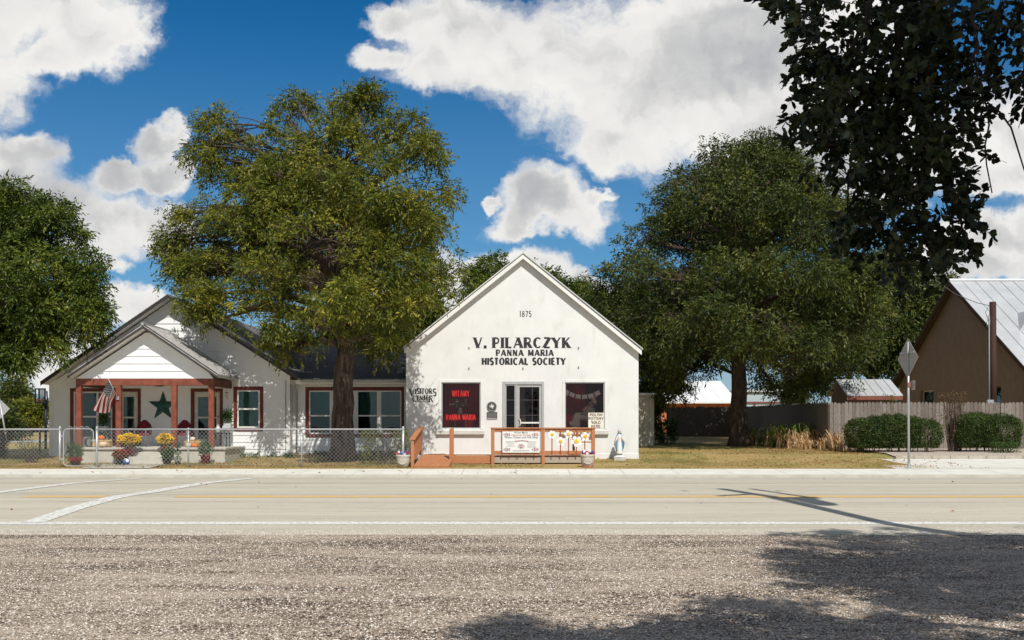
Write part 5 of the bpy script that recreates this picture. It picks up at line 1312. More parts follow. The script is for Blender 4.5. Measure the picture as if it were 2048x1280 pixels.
mb = MB(); mb.tube([(pxa, PRY-.01, pzA+.035), (pxa, HY, pzA+.035)], .05, 8); mb.build('ridge_cap', galv, house)
mb = MB(); mb.bbox(pf0, pf1, PY-.02, PY+.12, zbb, zbt, .008); mb.build('porch_beam', beamred, house)
for xa_, xb_ in ((pf1-.13, pf1), (pf0, pf0+.13)): mb = MB(); mb.bbox(xa_, xb_, PY+.121, HY-.02, zbb-.02, zbt-.003, .008); mb.build('side_beam', M('porch_side_brown', (.16,.075,.055), .7), house)
mb = MB(); mb.box(pf0+.131, pf1-.131, PY+.121, HY-.02, zbt-.03, zbt-.004); mb.build('porch_ceiling', M('porch_ceiling', (.62,.58,.50)), house)
for px in (157.5, 237, 348, 422.5):
    x = X(px, PY); mb = MB(); mb.bbox(x-.085, x+.085, PY-.03, PY+.11, slabz, zbb-.001, .008); mb.build('porch_post', beamred, house)
mb = MB(); mb.bbox(X(151, 31.3), X(452, 31.3), 31.28, HY-.02, slabz-.07, slabz, .01); mb.bbox(X(154, 31.3), X(449, 31.3), 31.34, HY-.021, .2, slabz-.071, .01); mb.build('porch_slab', concrete, house)
mb = MB(); mb.bbox(X(262, 31.1), X(328, 31.1), 30.98, 31.335, .2, slabz-.14, .01); mb.bbox(X(232, 30.9), X(338, 30.9), 30.62, 30.975, .2, slabz-.27, .01); mb.build('steps', concrete, house)
mb = MB(); mb.lathe([(.09,0),(.17,.02),(.10,.07),(.05,.10)], (X(318, 32.5), 32.5, Z(773, 32.5)), 16); mb.build('porch_lamp', blackm, house, True)
strip('garden_path', [29.05, 29.6, 30.1, 30.64], -12.6, -10.6, .02, concrete, 4)

# ------------------------------------------------------------------ things on and round the porch
def leafball(parent, name, c, r, n, leaf, mat, seed, shell=.55, up=.3):
    rng = np.random.default_rng(seed); dr = rnd_dirs(n, rng); q = (shell+(1-shell)*rng.uniform(size=(n, 1)))
    lump = 1+.10*np.sin(dr[:, :1]*7+seed)+.08*np.sin(dr[:, 2:3]*9+seed*2)
    P = np.array(c)+dr*np.array(r)*q*lump; A = dr+rnd_dirs(n, rng)*.8+np.array([0, 0, up]); A /= np.linalg.norm(A, axis=1, keepdims=True)
    return fastmesh(name, leaf_quads(P, A, leaf[0]*rng.uniform(.7, 1.3, n), leaf[1]*rng.uniform(.7, 1.3, n), rng), 4, mat, parent)
mumy = leafmat('mum_yellow', (.85, .48, .004), (1.0, .66, .008), (1.0, .80, .04), .2, 6)
mumr = leafmat('mum_red', (.25, .03, .015), (.42, .07, .03), (.55, .20, .05), .15, 6)
redfl = leafmat('red_bloom', (.45, .01, .02), (.6, .02, .03), (.7, .1, .05), .15, 6)
herb = leafmat('pot_foliage', (.025, .06, .015), (.06, .12, .025), (.12, .18, .04), .2, 4)
potred = M('pot_red', (.30, .04, .03), .6, .15, 5); potdark = M('pot_dark', (.05, .045, .04), .6)
def potted(px, D, z, H, W_, label, kind, seed, name='potted_plant', pot=None, cat='potted plant', flower=None, ph=.22, pr=.13, green=True, group=None):
    x = X(px, D); r = empty(name, (x, D, z), label, cat, group)
    mb = MB(); mb.lathe([(pr*.72,0),(pr,ph*.9),(pr*1.08,ph*.92),(pr*1.08,ph),(pr*.9,ph),(pr*.85,ph*.8)], (x, D, z), 18); mb.build('pot', pot or potdark, r, True)
    if green: leafball(r, 'foliage', (x, D, z+ph+H*.42), (W_, W_, H*.55), int(500*W_*H/.1)+120, (.07, .035), herb, seed, .3)
    if flower: leafball(r, 'blooms', (x, D, z+ph+H*.62), (W_*1.05, W_*1.0, H*.45), int(1100*W_*H/.1)+200, (.045, .04), flower, seed+1, .82, .1)
    return r
sz = slabz
potted(258.5, 30.8, gz(30.8)+.28, .38, .29, 'big yellow chrysanthemum pot at the left of the porch steps', 0, 1, 'chrysanthemum', flower=mumy, pot=potred, ph=.26)
potted(330, 30.95, gz(30.9)+.28, .36, .22, 'yellow chrysanthemum pot beside the third porch post', 0, 2, 'chrysanthemum', flower=mumy, pot=potred, ph=.26)
potted(240, 30.45, gz(30.4), .30, .20, 'low pot of dusty red chrysanthemums beneath the bigger yellow ones', 0, 3, 'chrysanthemum', flower=mumr, ph=.15)
potted(334, 30.6, gz(30.6), .34, .17, 'leafy dark potted plant below the smaller yellow chrysanthemums', 0, 4, ph=.2)
potted(149, 30.5, gz(30.5), .62, .26, 'tall green shrub in a pot behind the garden gate', 0, 5, ph=.12)
potted(152, 30.1, gz(30.1), .12, .15, 'low clump of red flowers behind the garden gate', 0, 6, name='flower_pot', flower=redfl, ph=.12)
potted(411, 30.9, gz(30.9), .42, .2, 'bushy plant in a dark red pot before the rightmost porch post', 0, 7, pot=potred, ph=.28, pr=.15)
# three-ball topiary
r = empty('topiary', (X(355.5, 30.6), 30.6, gz(30.6)), 'small topiary of stacked green balls beside the porch steps', 'potted plant')
mb = MB(); x = X(355.5, 30.6); z = gz(30.6); mb.lathe([(.07,0),(.09,.08),(.09,.1)], (x, 30.6, z), 14); mb.build('pot', potdark, r, True)
mb = MB(); mb.tube([(x, 30.6, z+.08), (x, 30.6, z+.62)], .01, 5); mb.build('stem', bark, r)
for k, (zz, rr_) in enumerate(((.17, .10), (.38, .09), (.58, .08))): leafball(r, 'foliage_ball', (x, 30.6, z+zz), (rr_,)*3, 260, (.03, .02), herb, 20+k, .7)
# pumpkins
def pumpkin(px, D, z, r_, h, mat, label, group=None):
    x = X(px, D); r = empty('pumpkin', (x, D, z), label, 'pumpkin', group)
    mb = MB(); n = 36; prof = [(.12,.10),(.55,.0),(.88,.2),(1,.5),(.9,.8),(.6,.98),(.2,1.0),(.05,.93)]
    mb.lathe([(a*r_, b*h) for a, b in prof], (x, D, z), n, wob=lambda an, zz: 1-.07*abs(math.sin(an*5))); mb.build('body', mat, r, True)
    mb = MB(); mb.tube([(x, D, z+h*.93), (x+.008, D, z+h*1.1), (x+.025, D, z+h*1.2)], [.02,.013,.012], 6); mb.build('stem', M('pumpkin_stem', (.20,.17,.07)), r)
orange = M('pumpkin_orange', (.72, .18, .02), .55, .15, 6); pale = M('pumpkin_pale', (.68, .50, .34), .55, .1, 6); whitepk = M('pumpkin_white', (.70,.66,.56), .55, .08, 6)
hay = M('hay', (.45, .30, .12), .95, .35, 12, .8, 60, 0, (.66, .48, .22), (1, 1, 12))
def haybale(px0, px1, D, z, h, dep, label):
    x0, x1 = X(px0, D), X(px1, D); r = empty('hay_bale', ((x0+x1)/2, D, z), label, 'hay bale')
    mb = MB(); mb.bbox(x0, x1, D-dep/2, D+dep/2, z, z+h, .03)
    b = mb.build('bale', hay, r)
    rng = np.random.default_rng(int(px0)); n = 500; P = np.stack([rng.uniform(x0, x1, n), rng.uniform(D-dep/2, D+dep/2, n), rng.uniform(z+.02, z+h, n)], 1)
    P[:n//2, 1] = D-dep/2; P[n//2:, 2] = z+h; A = rnd_dirs(n, rng)+np.array([0, -.4, 0]); A /= np.linalg.norm(A, axis=1, keepdims=True)
    fastmesh('loose_straw', leaf_quads(P, A, np.full(n, .07), np.full(n, .008), rng), 4, hay, r)
    mb = MB()
    for u in (.3, .7): xx = x0+(x1-x0)*u; mb.bbox(xx-.006, xx+.006, D-dep/2-.006, D+dep/2+.006, z+.0, z+h+.006, .002)
    mb.build('twine', M('twine', (.3,.2,.1)), r)
haybale(188, 222, 31.62, sz, .23, .32, 'straw bale with pumpkins at the left end of the porch')
haybale(371, 401, 31.7, sz, .2, .3, 'straw bale with pumpkins between the two right porch posts')
pumpkin(203, 31.6, sz+.235, .105, .14, orange, 'bright orange pumpkin on top of the left straw bale')
pumpkin(207, 31.36, sz, .14, .18, pale, 'pale cream pumpkin in front of the left straw bale')
pumpkin(385, 31.7, sz+.205, .085, .12, whitepk, 'little white pumpkin on top of the right straw bale')
pumpkin(389, 31.42, sz, .12, .13, orange, 'orange pumpkin in front of the right straw bale')
pumpkin(377, 31.45, sz, .085, .14, whitepk, 'grey white gourd beside the orange pumpkin at the right bale')
# rocking lawn chairs of pressed metal
metr = M('lawn_chair_red', (.17, .012, .018), .4, .15, 5)
def lawn_chair(px, D, label):
    x = X(px, D); z = sz; r = empty('metal_lawn_chair', (x, D, z), label, 'chair', 'red shell back lawn chairs on the porch')
    mb = MB(); nn = 9; vs = []; fs = []       # scalloped shell back
    for j in range(9):
        v = j/8
        for i in range(nn+8):
            u = i/(nn+7)*2-1; w = .27*(1-.30*(v**3)) if v < .99 else .27*.62; xx = u*w*(1 if v < .6 else math.cos((v-.6)*1.55))
            rib = .012*math.cos(u*math.pi*3.5)*v
            vs.append((x+xx, D+.18+v*.16+.05*u*u+rib, z+.38+.50*v-.09*u*u*v))
    m = nn+8
    for j in range(8):
        for i in range(m-1): fs.append((j*m+i, j*m+i+1, (j+1)*m+i+1, (j+1)*m+i))
    mb.add(vs, fs); n0 = len(vs); mb.add([(a, b+.008, c) for a, b, c in vs], [f[::-1] for f in fs]); mb.build('backrest', metr, r, True)
    mb = MB(); mb.bbox(x-.25, x+.25, D-.27, D+.19, z+.365, z+.40, .012); mb.build('seat', metr, r)
    for s in (-1, 1):
        mb = MB(); mb.tube([(x+s*.28, D+.28, z+.62), (x+s*.29, D+.0, z+.60), (x+s*.29, D-.27, z+.57), (x+s*.28, D-.31, z+.5), (x+s*.27, D-.28, z+.1), (x+s*.27, D-.22, z+.015), (x+s*.27, D+.1, z+.012), (x+s*.27, D+.3, z+.012)], .014, 8); mb.build('arm_and_leg', M('chair_tube', (.22,.20,.20), .4, .1, 5, 0, 40, .3), r, True)
lawn_chair(281, 32.6, 'red metal lawn chair between the door and the second post')
lawn_chair(362, 32.6, 'red metal lawn chair behind the third porch post')
# metal star on the wall
def star():
    y = HY-.03; c = (X(326, y), Z(812.5, y)); r = empty('barn_star', (c[0], y, c[1]), 'large dark green metal star on the porch wall', 'wall decoration')
    Ro = 31.0/F*y; vs = []
    for i in range(10):
        a = math.pi/2+i*math.pi/5; q = Ro if i % 2 == 0 else Ro*.385; vs.append((c[0]+q*math.cos(a), y, c[1]+q*math.sin(a)))
    vs += [(c[0], y-.10, c[1]), (c[0], y+.01, c[1])]
    mb = MB(); mb.add(vs, [(i, (i+1) % 10, 10) for i in range(10)]+[((i+1) % 10, i, 11) for i in range(10)]); mb.build('star', M('star_green', (.035,.105,.09), .5, .3, 6, 0, 40, .4), r)
star()
# ball
def ball():
    c = (X(252.5, 30.35), 30.35, gz(30.35)+.105); r = empty('soccer_ball', (c[0], c[1], gz(30.35)), 'white and blue soccer ball on the ground by the porch steps', 'ball')
    mb = MB(); mb.ell(c, (.105,)*3, 22, 16); m = bpy.data.materials.new('ball'); m.use_nodes = True; t = NT(m.node_tree); g = t.n.new('ShaderNodeNewGeometry')
    v = t.voro(g.outputs['Position'], 8.5, out='Distance'); t.l.new(t.ramp(v, [(.42, (.8,.8,.8)), (.47, (.04,.11,.32))]), t.n['Principled BSDF'].inputs['Base Color']); mb.build('ball', m, r, True)
ball()
# wind chime, wall planter, little tables and box
r = empty('wind_chime', (X(453.5, 33.3), 33.3, Z(783, 33.3)), 'small hanging wind chime to the right of the second door', 'wind chime')
mb = MB(); cx = X(453.5, 33.3); mb.lathe([(.02,0),(.045,.005),(.045,.02),(.01,.03)], (cx, 33.3, Z(786, 33.3)), 12); mb.tube([(cx, 33.3, Z(786, 33.3)+.02), (cx, 33.3, zbt-.02)], .004, 4); mb.build('top_disc', blackm, r)
for i in range(5): a = i*1.26; mb = MB(); mb.tube([(cx+.035*math.cos(a), 33.3+.035*math.sin(a), Z(787, 33.3)), (cx+.035*math.cos(a), 33.3+.035*math.sin(a), Z(800-i*1.2, 33.3))], .007, 6); mb.build('tube', galv, r)
def stand_plant(px, D, zt_py, label, seed, wreath=False):
    x = X(px, D); r = empty('plant_stand', (x, D, sz), label, 'potted plant'); zt_ = Z(zt_py, D)
    mb = MB(); mb.bbox(x-.16, x+.16, D-.14, D+.14, zt_-.03, zt_, .004)
    for sx_ in (-1, 1):
        for sy_ in (-1, 1): mb.tube([(x+sx_*.14, D+sy_*.12, zt_-.03), (x+sx_*.14, D+sy_*.12, sz)], .012, 6)
    mb.build('stand', M('stand_grey', (.25,.27,.27)), r)
    mb = MB(); mb.bbox(x-.13, x+.13, D-.11, D+.11, zt_+.001, zt_+.17, .01); mb.build('pot', M('pot_white', (.55,.56,.56)), r)
    leafball(r, 'foliage', (x, D, zt_+.40), (.17, .15, .27), 420, (.10, .03), herb, seed, .1, .5)
stand_plant(455, 33.2, 857, 'dark leafy plant in a white pot on a stand right of the second door', 31)
stand_plant(208, 33.0, 862, 'bare twiggy plant in a white box behind the hanging flag', 32)
r = empty('porch_bin', (X(167, 32.3), 32.3, sz), 'pale square tin tub at the left end of the porch', 'tub')
mb = MB(); x = X(167, 32.3); mb.bbox(x-.17, x+.17, 32.15, 32.45, sz, sz+.30, .02); mb.build('tub', M('tin_pale', (.55,.58,.58), .5, .1, 8, 0, 40, .3), r)
mb = MB(); mb.bbox(x-.18, x+.18, 32.14, 32.46, sz+.301, sz+.32, .006); mb.build('lid', M('tin_pale', (.5,.5,.5)), r)
r = empty('hose_reel', (X(180, 32.0), 32.0, sz), 'coiled dark green hose beside the pale tub on the porch', 'hose')
mb = MB(); x = X(180, 32.0)
for k in range(4): mb.tube([(x+.14*math.cos(a*.393), 31.93+k*.035, sz+.155+.14*math.sin(a*.393)) for a in range(17)], .014, 6, False)
mb.build('hose', M('hose_green', (.02,.06,.045), .5), r, True)
r = empty('wall_bench', (X(432, 32.6), 32.6, sz), 'low dark metal bench at the right end of the porch', 'bench'); x = X(437, 32.4)
mb = MB(); mb.bbox(x-.34, x+.34, 32.2, 32.6, sz+.42, sz+.45, .006); mb.build('seat', blackm, r)
for sx_ in (-.32, .30):
    for sy_ in (32.21, 32.57): mb = MB(); mb.box(x+sx_, x+sx_+.025, sy_, sy_+.025, sz, sz+.42); mb.build('leg', blackm, r)
r = empty('milk_can', (X(436, 32.35), 32.35, sz+.45), 'small white watering can on the dark porch bench', 'can')
mb = MB(); x = X(436, 32.35); mb.lathe([(.07,0),(.085,.01),(.085,.16),(.05,.21),(.05,.26),(.06,.27)], (x, 32.35, sz+.45), 16); mb.tube([(x+.07, 32.35, sz+.5), (x+.14, 32.35, sz+.58), (x+.17, 32.35, sz+.68)], [.02,.014,.014], 8); mb.build('can', M('tin_pale', (.5,.5,.5)), r, True)

# flag on its slanting staff
def flag():
    y1 = PY-.05; y0 = y1-.75
    tip = Vector((X(216, y0), y0, Z(757, y0))); low = Vector((X(236, y1), y1, Z(796, y1)))
    r = empty('flag', tuple(low), 'stars and stripes flag hanging from a staff on the second porch post', 'flag')
    mb = MB(); mb.tube([low, tip], .013, 8); mb.ell(tuple(tip), (.025,)*3, 8, 6); mb.build('staff', M('staff_white', (.6,.58,.55), .4), r, True)
    mb = MB(); mb.bbox(low.x-.04, low.x+.04, y1-.03, y1+.02, low.z-.06, low.z+.05, .008); mb.build('bracket', galv, r)
    a = tip.lerp(low, .05); b = tip.lerp(low, .80)
    P = lambda px, py, y: Vector((X(px, y), y, Z(py, y)))
    NU, NV = 44, 26; fly0 = P(188, 819, y0+.25); fly1 = P(217, 822, y0+.62)
    vs = []; uv = []
    for j in range(NV+1):
        v = j/NV
        for i in range(NU+1):
            u = i/NU; h = a.lerp(b, v); f_ = fly0.lerp(fly1, v)
            f_.z += -.10*math.sin(v*math.pi)
            p = h.lerp(f_, u); p.y += .06*math.sin(v*11+u*4)*u+.02*math.sin(u*9); p.x += .035*math.sin(v*11+u*3+.8)*u+.05*math.sin(v*math.pi)*u
            p.z += .045*math.sin(u*math.pi)*(1-v)-.015*math.sin(v*11+u*5)*u
            vs.append(p); uv.append((u, v))
    mb = MB(); fs = [(j*(NU+1)+i, j*(NU+1)+i+1, (j+1)*(NU+1)+i+1, (j+1)*(NU+1)+i) for j in range(NV) for i in range(NU)]
    mb.add(vs, fs)
    m = bpy.data.materials.new('flag_cloth'); m.use_nodes = True; t = NT(m.node_tree); bs = t.n['Principled BSDF']
    uvn = t.n.new('ShaderNodeUVMap'); sp = t.n.new('ShaderNodeSeparateXYZ'); t.l.new(uvn.outputs[0], sp.inputs[0]); u, v = sp.outputs[0], sp.outputs[1]
    st = t.math('FLOORED_MODULO', t.math('FLOOR', t.math('MULTIPLY', v, 13)), 2)
    c = t.mix(st, (.33, .012, .025), (.78, .74, .68))
    can = t.math('MULTIPLY', t.math('LESS_THAN', u, .42), t.math('LESS_THAN', v, 7/13))
    cu = t.math('SUBTRACT', t.math('FRACT', t.math('MULTIPLY', u, 11/.42/2*1.0)), .5); row = t.math('MULTIPLY', v, 9/(7/13)); 
    off = t.math('MULTIPLY', t.math('FLOORED_MODULO', t.math('FLOOR', row), 2), .5)
    cu = t.math('SUBTRACT', t.math('FRACT', t.math('ADD', t.math('MULTIPLY', u, 6/.42), off)), .5); cv = t.math('SUBTRACT', t.math('FRACT', row), .5)
    dd = t.math('ADD', t.math('POWER', cu, 2), t.math('POWER', t.math('MULTIPLY', cv, 1.0), 2))
    starc = t.mix(t.math('LESS_THAN', dd, .085), (.012, .02, .07), (.78, .76, .72))
    t.l.new(t.mix(can, c, starc), bs.inputs['Base Color']); bs.inputs['Roughness'].default_value = .8
    tr = t.n.new('ShaderNodeBsdfTranslucent'); t.l.new(t.mix(can, c, starc), tr.inputs[0]); mx = t.n.new('ShaderNodeMixShader'); mx.inputs[0].default_value = .3
    t.l.new(bs.outputs[0], mx.inputs[1]); t.l.new(tr.outputs[0], mx.inputs[2]); t.l.new(mx.outputs[0], t.n['Material Output'].inputs[0])
    o = mb.build('cloth', m, r, True); lay = o.data.uv_layers.new(name='UVMap')
    # vertex order is kept by build, so the cloth coordinates can be laid on directly
    for lp in o.data.loops: lay.data[lp.index].uv = uv[lp.vertex_index]
flag()

# ------------------------------------------------------------------ chain link fence and gate
FY = 29.35; zt_f = Z(858.5, FY); zbf = gz(FY)+.04
def chain(name, label, x0, x1, y0, y1, ztop, zbot, posts, parent=None, wire=galvw, pitch=.118, top=True, tilt=0):
    r = parent or empty(name, ((x0+x1)/2, (y0+y1)/2, gz((y0+y1)/2)), label, 'fence')
    L = math.hypot(x1-x0, y1-y0); ux, uy = (x1-x0)/L, (y1-y0)/L; H = ztop-zbot
    W_ = lambda s, z, o=0: (x0+ux*s-uy*o, y0+uy*s+ux*o, z)
    mb = MB(); n = int((L+H)/pitch)
    for k in range(n+1):
        s0 = -H+k*pitch
        for sg in (1, -1):
            a0, a1 = (max(0, s0), min(L, s0+H))
            if a1-a0 < .02: continue
            za, zb_ = (zbot+(a0-s0), zbot+(a1-s0)) if sg > 0 else (ztop-(a0-s0), ztop-(a1-s0))
            mb.bar(W_(a0, za, .002*sg), W_(a1, zb_, .002*sg), .0040)
    mb.build('wire_mesh', wire, r)
    if top: mb = MB(); mb.tube([W_(0, ztop), W_(L, ztop)], .021, 8); mb.build('top_rail', galvw, r, True)
    for (s, rad, ex) in posts:
        mb = MB(); mb.tube([W_(s, gz(y0)-.1, .03), W_(s, ztop+ex, .03)], rad, 12); mb.ell(W_(s, ztop+ex, .03), (rad*1.15,)*3, 10, 6); mb.build('post', galv, r, True)
    return r
fx = lambda px: X(px, FY)
chain('chain_link_fence', 'long chain link fence in front of the farmhouse, right of the gate', fx(193), fx(807), FY, FY, zt_f, zbf, [(.0, .036, .05), (fx(376)-fx(193), .026, .02), (fx(603)-fx(193), .026, .02), (fx(806)-fx(193), .036, .05)])
chain('chain_link_fence', 'chain link fence running off the left edge, left of the gate', fx(-60), fx(121), FY, FY, zt_f, zbf, [(fx(30)-fx(-60)-3, .026, .02), (fx(119)-fx(-60), .036, .05)])
def gate():
    x0, x1 = fx(127), fx(187); r = empty('garden_gate', (x0, FY, gz(FY)), 'rounded chain link garden gate in front of the porch', 'gate')
    zt2, zb2 = zt_f+.01, zbf+.01; q = .12
    loop = []
    for cx, cz, a0 in ((x1-q, zt2-q, 90), (x1-q, zb2+q, 0), (x0+q, zb2+q, -90), (x0+q, zt2-q, -180)):
        for i in range(6): a = R(a0-i*18); loop.append((cx+q*math.cos(a), FY, cz+q*math.sin(a)))
    loop.append(loop[0]); mb = MB(); mb.tube(loop, .015, 8, False); mb.build('frame', galvw, r, True)
    chain('', '', x0+.02, x1-.02, FY+.01, FY+.01, zt2-.02, zb2+.02, [], parent=r, top=False)
    for zz in (zt2-.22, zb2+.2): mb = MB(); mb.bbox(x0-.10, x0+.02, FY-.02, FY+.05, zz-.025, zz+.025, .006); mb.build('hinge', galv, r)
    mb = MB(); mb.bbox(x1-.06, x1+.09, FY-.02, FY+.03, zt2-.36, zt2-.32, .006); mb.build('latch', galv, r)
    mb = MB()
    for k in range(2):
        cx = x0+.27+k*.34
        for s in (-1, 1):
            mb.tube([(cx+s*(.02+.065*(1-math.cos(a*.4))*.9), FY, zt2+.02+.05*math.sin(a*.4)) for a in range(11)], .007, 5)
    mb.build('scroll_top', galvw, r)
gate()
# shrubs behind the fence by the store, clump by left fence
def shrub(name, label, px, D, wpx, z0, z1, n, mat, seed, leaf=(.06, .03), twigs=10, cat='shrub', dy=.25):
    x = X(px, D); w = wpx/F*D; r = empty(name, (x, D, gz(D)), label, cat)
    rng = np.random.default_rng(seed); rr = random.Random(seed); mb = MB()
    for i in range(twigs):
        a = rr.uniform(-1, 1); mb.tube([(x+a*w*.3, D+rr.uniform(-.1, .1), gz(D)-.03), (x+a*w*.6, D+rr.uniform(-dy, dy), (gz(D)+z1)/2), (x+a*w*.95, D+rr.uniform(-dy, dy), z1-rr.uniform(0, .15))], [.012, .008, .004], 4)
    mb.build('stems', bark, r)
    P = np.stack([x+rng.uniform(-w, w, n), D+rng.uniform(-dy, dy, n), z0+(z1-z0)*rng.uniform(0, 1, n)**.8], 1)
    k = sine_noise(P, rng, 5, 6); P = P[k > -.5]; A = rnd_dirs(len(P), rng)+np.array([0, -.1, .3]); A /= np.linalg.norm(A, axis=1, keepdims=True)
    fastmesh('foliage', leaf_quads(P, A, leaf[0]*rng.uniform(.6, 1.3, len(P)), leaf[1]*rng.uniform(.6, 1.3, len(P)), rng), 4, mat, r)
    return r
shrub('hedge_shrub', 'scruffy green shrub behind the fence at the store corner', 770, 30.6, 48, gz(30.6)+.1, Z(858, 30.6), 2600, pecan_g, 51, twigs=16)
shrub('border_plant', 'tuft of reddish flowering stems behind the left fence', 62, 31.5, 30, gz(31.5), gz(31.5)+.75, 420, herb, 53, twigs=22, cat='plant')
shrub('yard_shrub', 'round dark bush at the left edge behind the fence', 3, 33, 12, gz(33)+.05, gz(33)+.8, 1500, pecan_d, 54)
shrub('yard_shrub', 'low dark plants along the foot of the wing wall', 705, 33.7, 95, gz(33.6), gz(33.6)+.14, 1500, pecan_d, 55, leaf=(.09, .03), twigs=4)
shrub('yard_shrub', 'low green plants along the wall below the single window', 530, 33.3, 60, gz(33.3), gz(33.3)+.12, 900, herb, 56, leaf=(.09, .03), twigs=4)
shrub('yard_shrub', 'green palm like shrub beside the beige metal shed', 1325, 46, 26, gz(46), gz(46)+1.0, 1100, herb, 57, leaf=(.34, .05))

# ------------------------------------------------------------------ left background: hoop, sign, vehicles
def hoop():
    D = 38.5; x = X(91.5, D); r = empty('basketball_hoop', (x, D, gz(D)), 'black basketball hoop on a pole left of the farmhouse', 'basketball hoop')
    mb = MB(); mb.tube([(x, D, gz(D)-.1), (x, D, Z(800, D))], .05, 10); mb.tube([(x, D, Z(840, D)), (x+.02, D+.1, Z(800, D)), (x-.05, D+.2, Z(782, D))], .03, 8); mb.build('pole', blackm, r, True)
    bx0, bx1 = X(75, D), X(97, D); z0, z1 = Z(830, D)+.45, Z(777, D); z0 = Z(807, D)
    mb = MB()
    for a in ((bx0, bx1, z1-.05, z1), (bx0, bx1, z0, z0+.05)): mb.bbox(a[0], a[1], D-.25, D-.20, a[2], a[3], .005)
    for a in (bx0, bx1-.05, bx0+.14): mb.bbox(a, a+.05, D-.25, D-.202, z0+.051, z1-.051, .005)
    mb.build('backboard_frame', blackm, r)
    mb = MB(); mb.box(bx0+.19, bx1-.05, D-.235, D-.225, z0+.05, z1-.05); mb.build('backboard', glassmat('acrylic', (.55, .58, .58), .05), r)
    mb = MB(); mb.tube([(bx0+.2+.1*math.cos(i*.52)+.1, D-.45+.2*math.sin(i*.52), z0+.12) for i in range(13)], .012, 6); mb.build('rim', M('rim_orange', (.35,.08,.02)), r)
    for s in (0, .16): mb = MB(); mb.bar((x, D, Z(815, D)+s), (x+.02, D-.2, z0+.1+s), .04); mb.build('bracket', blackm, r)
hoop()
def lsign():
    D = 44; r = empty('diamond_sign', (X(12, D), D, gz(D)), 'pale diamond road sign seen from behind at the left edge', 'road sign')
    c = (X(-3, D), Z(815, D)); q = .5
    mb = MB(); mb.prism([(c[0]-q, c[1]+.05), (c[0]+.08, c[1]-q), (c[0]+q, c[1]-.05), (c[0]-.08, c[1]+q)], D, D+.01); mb.build('plate', galvw, r)
    mb = MB(); mb.tube([(X(17, D), D-.04, gz(D)-.1), (X(-1, D), D-.04, Z(795, D))], .035, 8); mb.build('pole', galv, r, True)
lsign()
def car(px, D, L_, H_, label, colm, pick=False, rz_=0, group=None):
    x = X(px, D); z = gz(D); r = empty('parked_car', (x, D, z), label, 'car'); h = L_/2; W_ = .9
    if pick: prof = [(-h,.45),(-h,.95),(-h*.1,1.0),(-h*.05,H_*.97),(h*.35,H_),(h*.55,1.12),(h*.95,1.02),(h,.8),(h,.4)]
    else: prof = [(-h,.45),(-h*.97,1.0),(-h*.85,H_*.92),(-h*.6,H_),(h*.15,H_*.98),(h*.5,1.08),(h*.93,.95),(h,.75),(h,.4)]
    mb = MB(); mb.prism([(x+a, z+b) for a, b in prof], D-W_, D+W_); mb.build('body', colm, r)
    gl = M('car_glass', (.03,.035,.04), .15)
    a, b = (-h*.02, h*.33) if pick else (-h*.80, h*.12)
    mb = MB(); mb.prism([(x+a, z+1.05), (x+b+.25, z+1.08), (x+b, z+H_-.12), (x+a+.04, z+H_-.12)], D-W_-.006, D-W_+.01); mb.build('side_window', gl, r)
    mb = MB(); mb.add([(x+h*.36+.06, D-.8, z+H_-.06), (x+h*.55+.06, D-.8, z+1.15), (x+h*.55+.06, D+.8, z+1.15), (x+h*.36+.06, D+.8, z+H_-.06)] if pick else [(x+h*.17+.05, D-.8, z+H_-.08), (x+h*.5+.05, D-.8, z+1.12), (x+h*.5+.05, D+.8, z+1.12), (x+h*.17+.05, D+.8, z+H_-.08)], [(0,1,2,3)]); mb.build('windscreen', gl, r)
    for s in (-.62, .62):
        for yy in (D-W_-.02, D+W_-.2):
            mb = MB(); n = 20; mb.prism([(x+s*h+.34*math.cos(i*6.283/n), z+.34+.34*math.sin(i*6.283/n)) for i in range(n)], yy, yy+.22); w = mb.build('wheel', M('tyre', (.02,.02,.02)), r)
            mb = MB(); mb.prism([(x+s*h+.2*math.cos(i*6.283/n), z+.34+.2*math.sin(i*6.283/n)) for i in range(n)], yy-.006, yy+.226); mb.build('rim', alum, w)
    mb = MB(); mb.bbox(x+h-.02, x+h+.04, D-.85, D-.55, z+.68, z+.82, .01); mb.build('headlight', M('lamp_glass', (.7,.7,.7), .2), r)
    mb = MB(); mb.bbox(x-h-.03, x-h+.02, D-.88, D-.68, z+.7, z+.92, .01); mb.build('tail_light', M('tail_red', (.4,.02,.02), .3), r)
car(46, 82, 4.4, 1.75, 'white car parked beyond the side street', M('car_white', (.72,.72,.72), .3, .02))
car(14, 76, 4.6, 1.65, 'dark car parked near the left edge of the picture', M('car_dark', (.03,.035,.045), .3, .05))
car(150, 84, 4.4, 1.7, 'silver pickup parked far behind the farmhouse corner', M('car_silver', (.45,.46,.47), .3, .03, 5, 0, 40, .4), True)
# dark yard fence behind, low
r = empty('pipe_fence', (X(40, 35), 35, gz(35)), 'low dark pipe fence in the shaded yard left of the farmhouse', 'fence')
for px in (7, 80): mb = MB(); mb.tube([(X(px, 35), 35, gz(35)-.05), (X(px, 35), 35, Z(862, 35))], .035, 8); mb.build('post', blackm, r, True)
mb = MB(); mb.tube([(X(-50, 35), 35, Z(863, 35)), (X(99, 35), 35, Z(863, 35))], .02, 6); mb.build('rail', blackm, r)

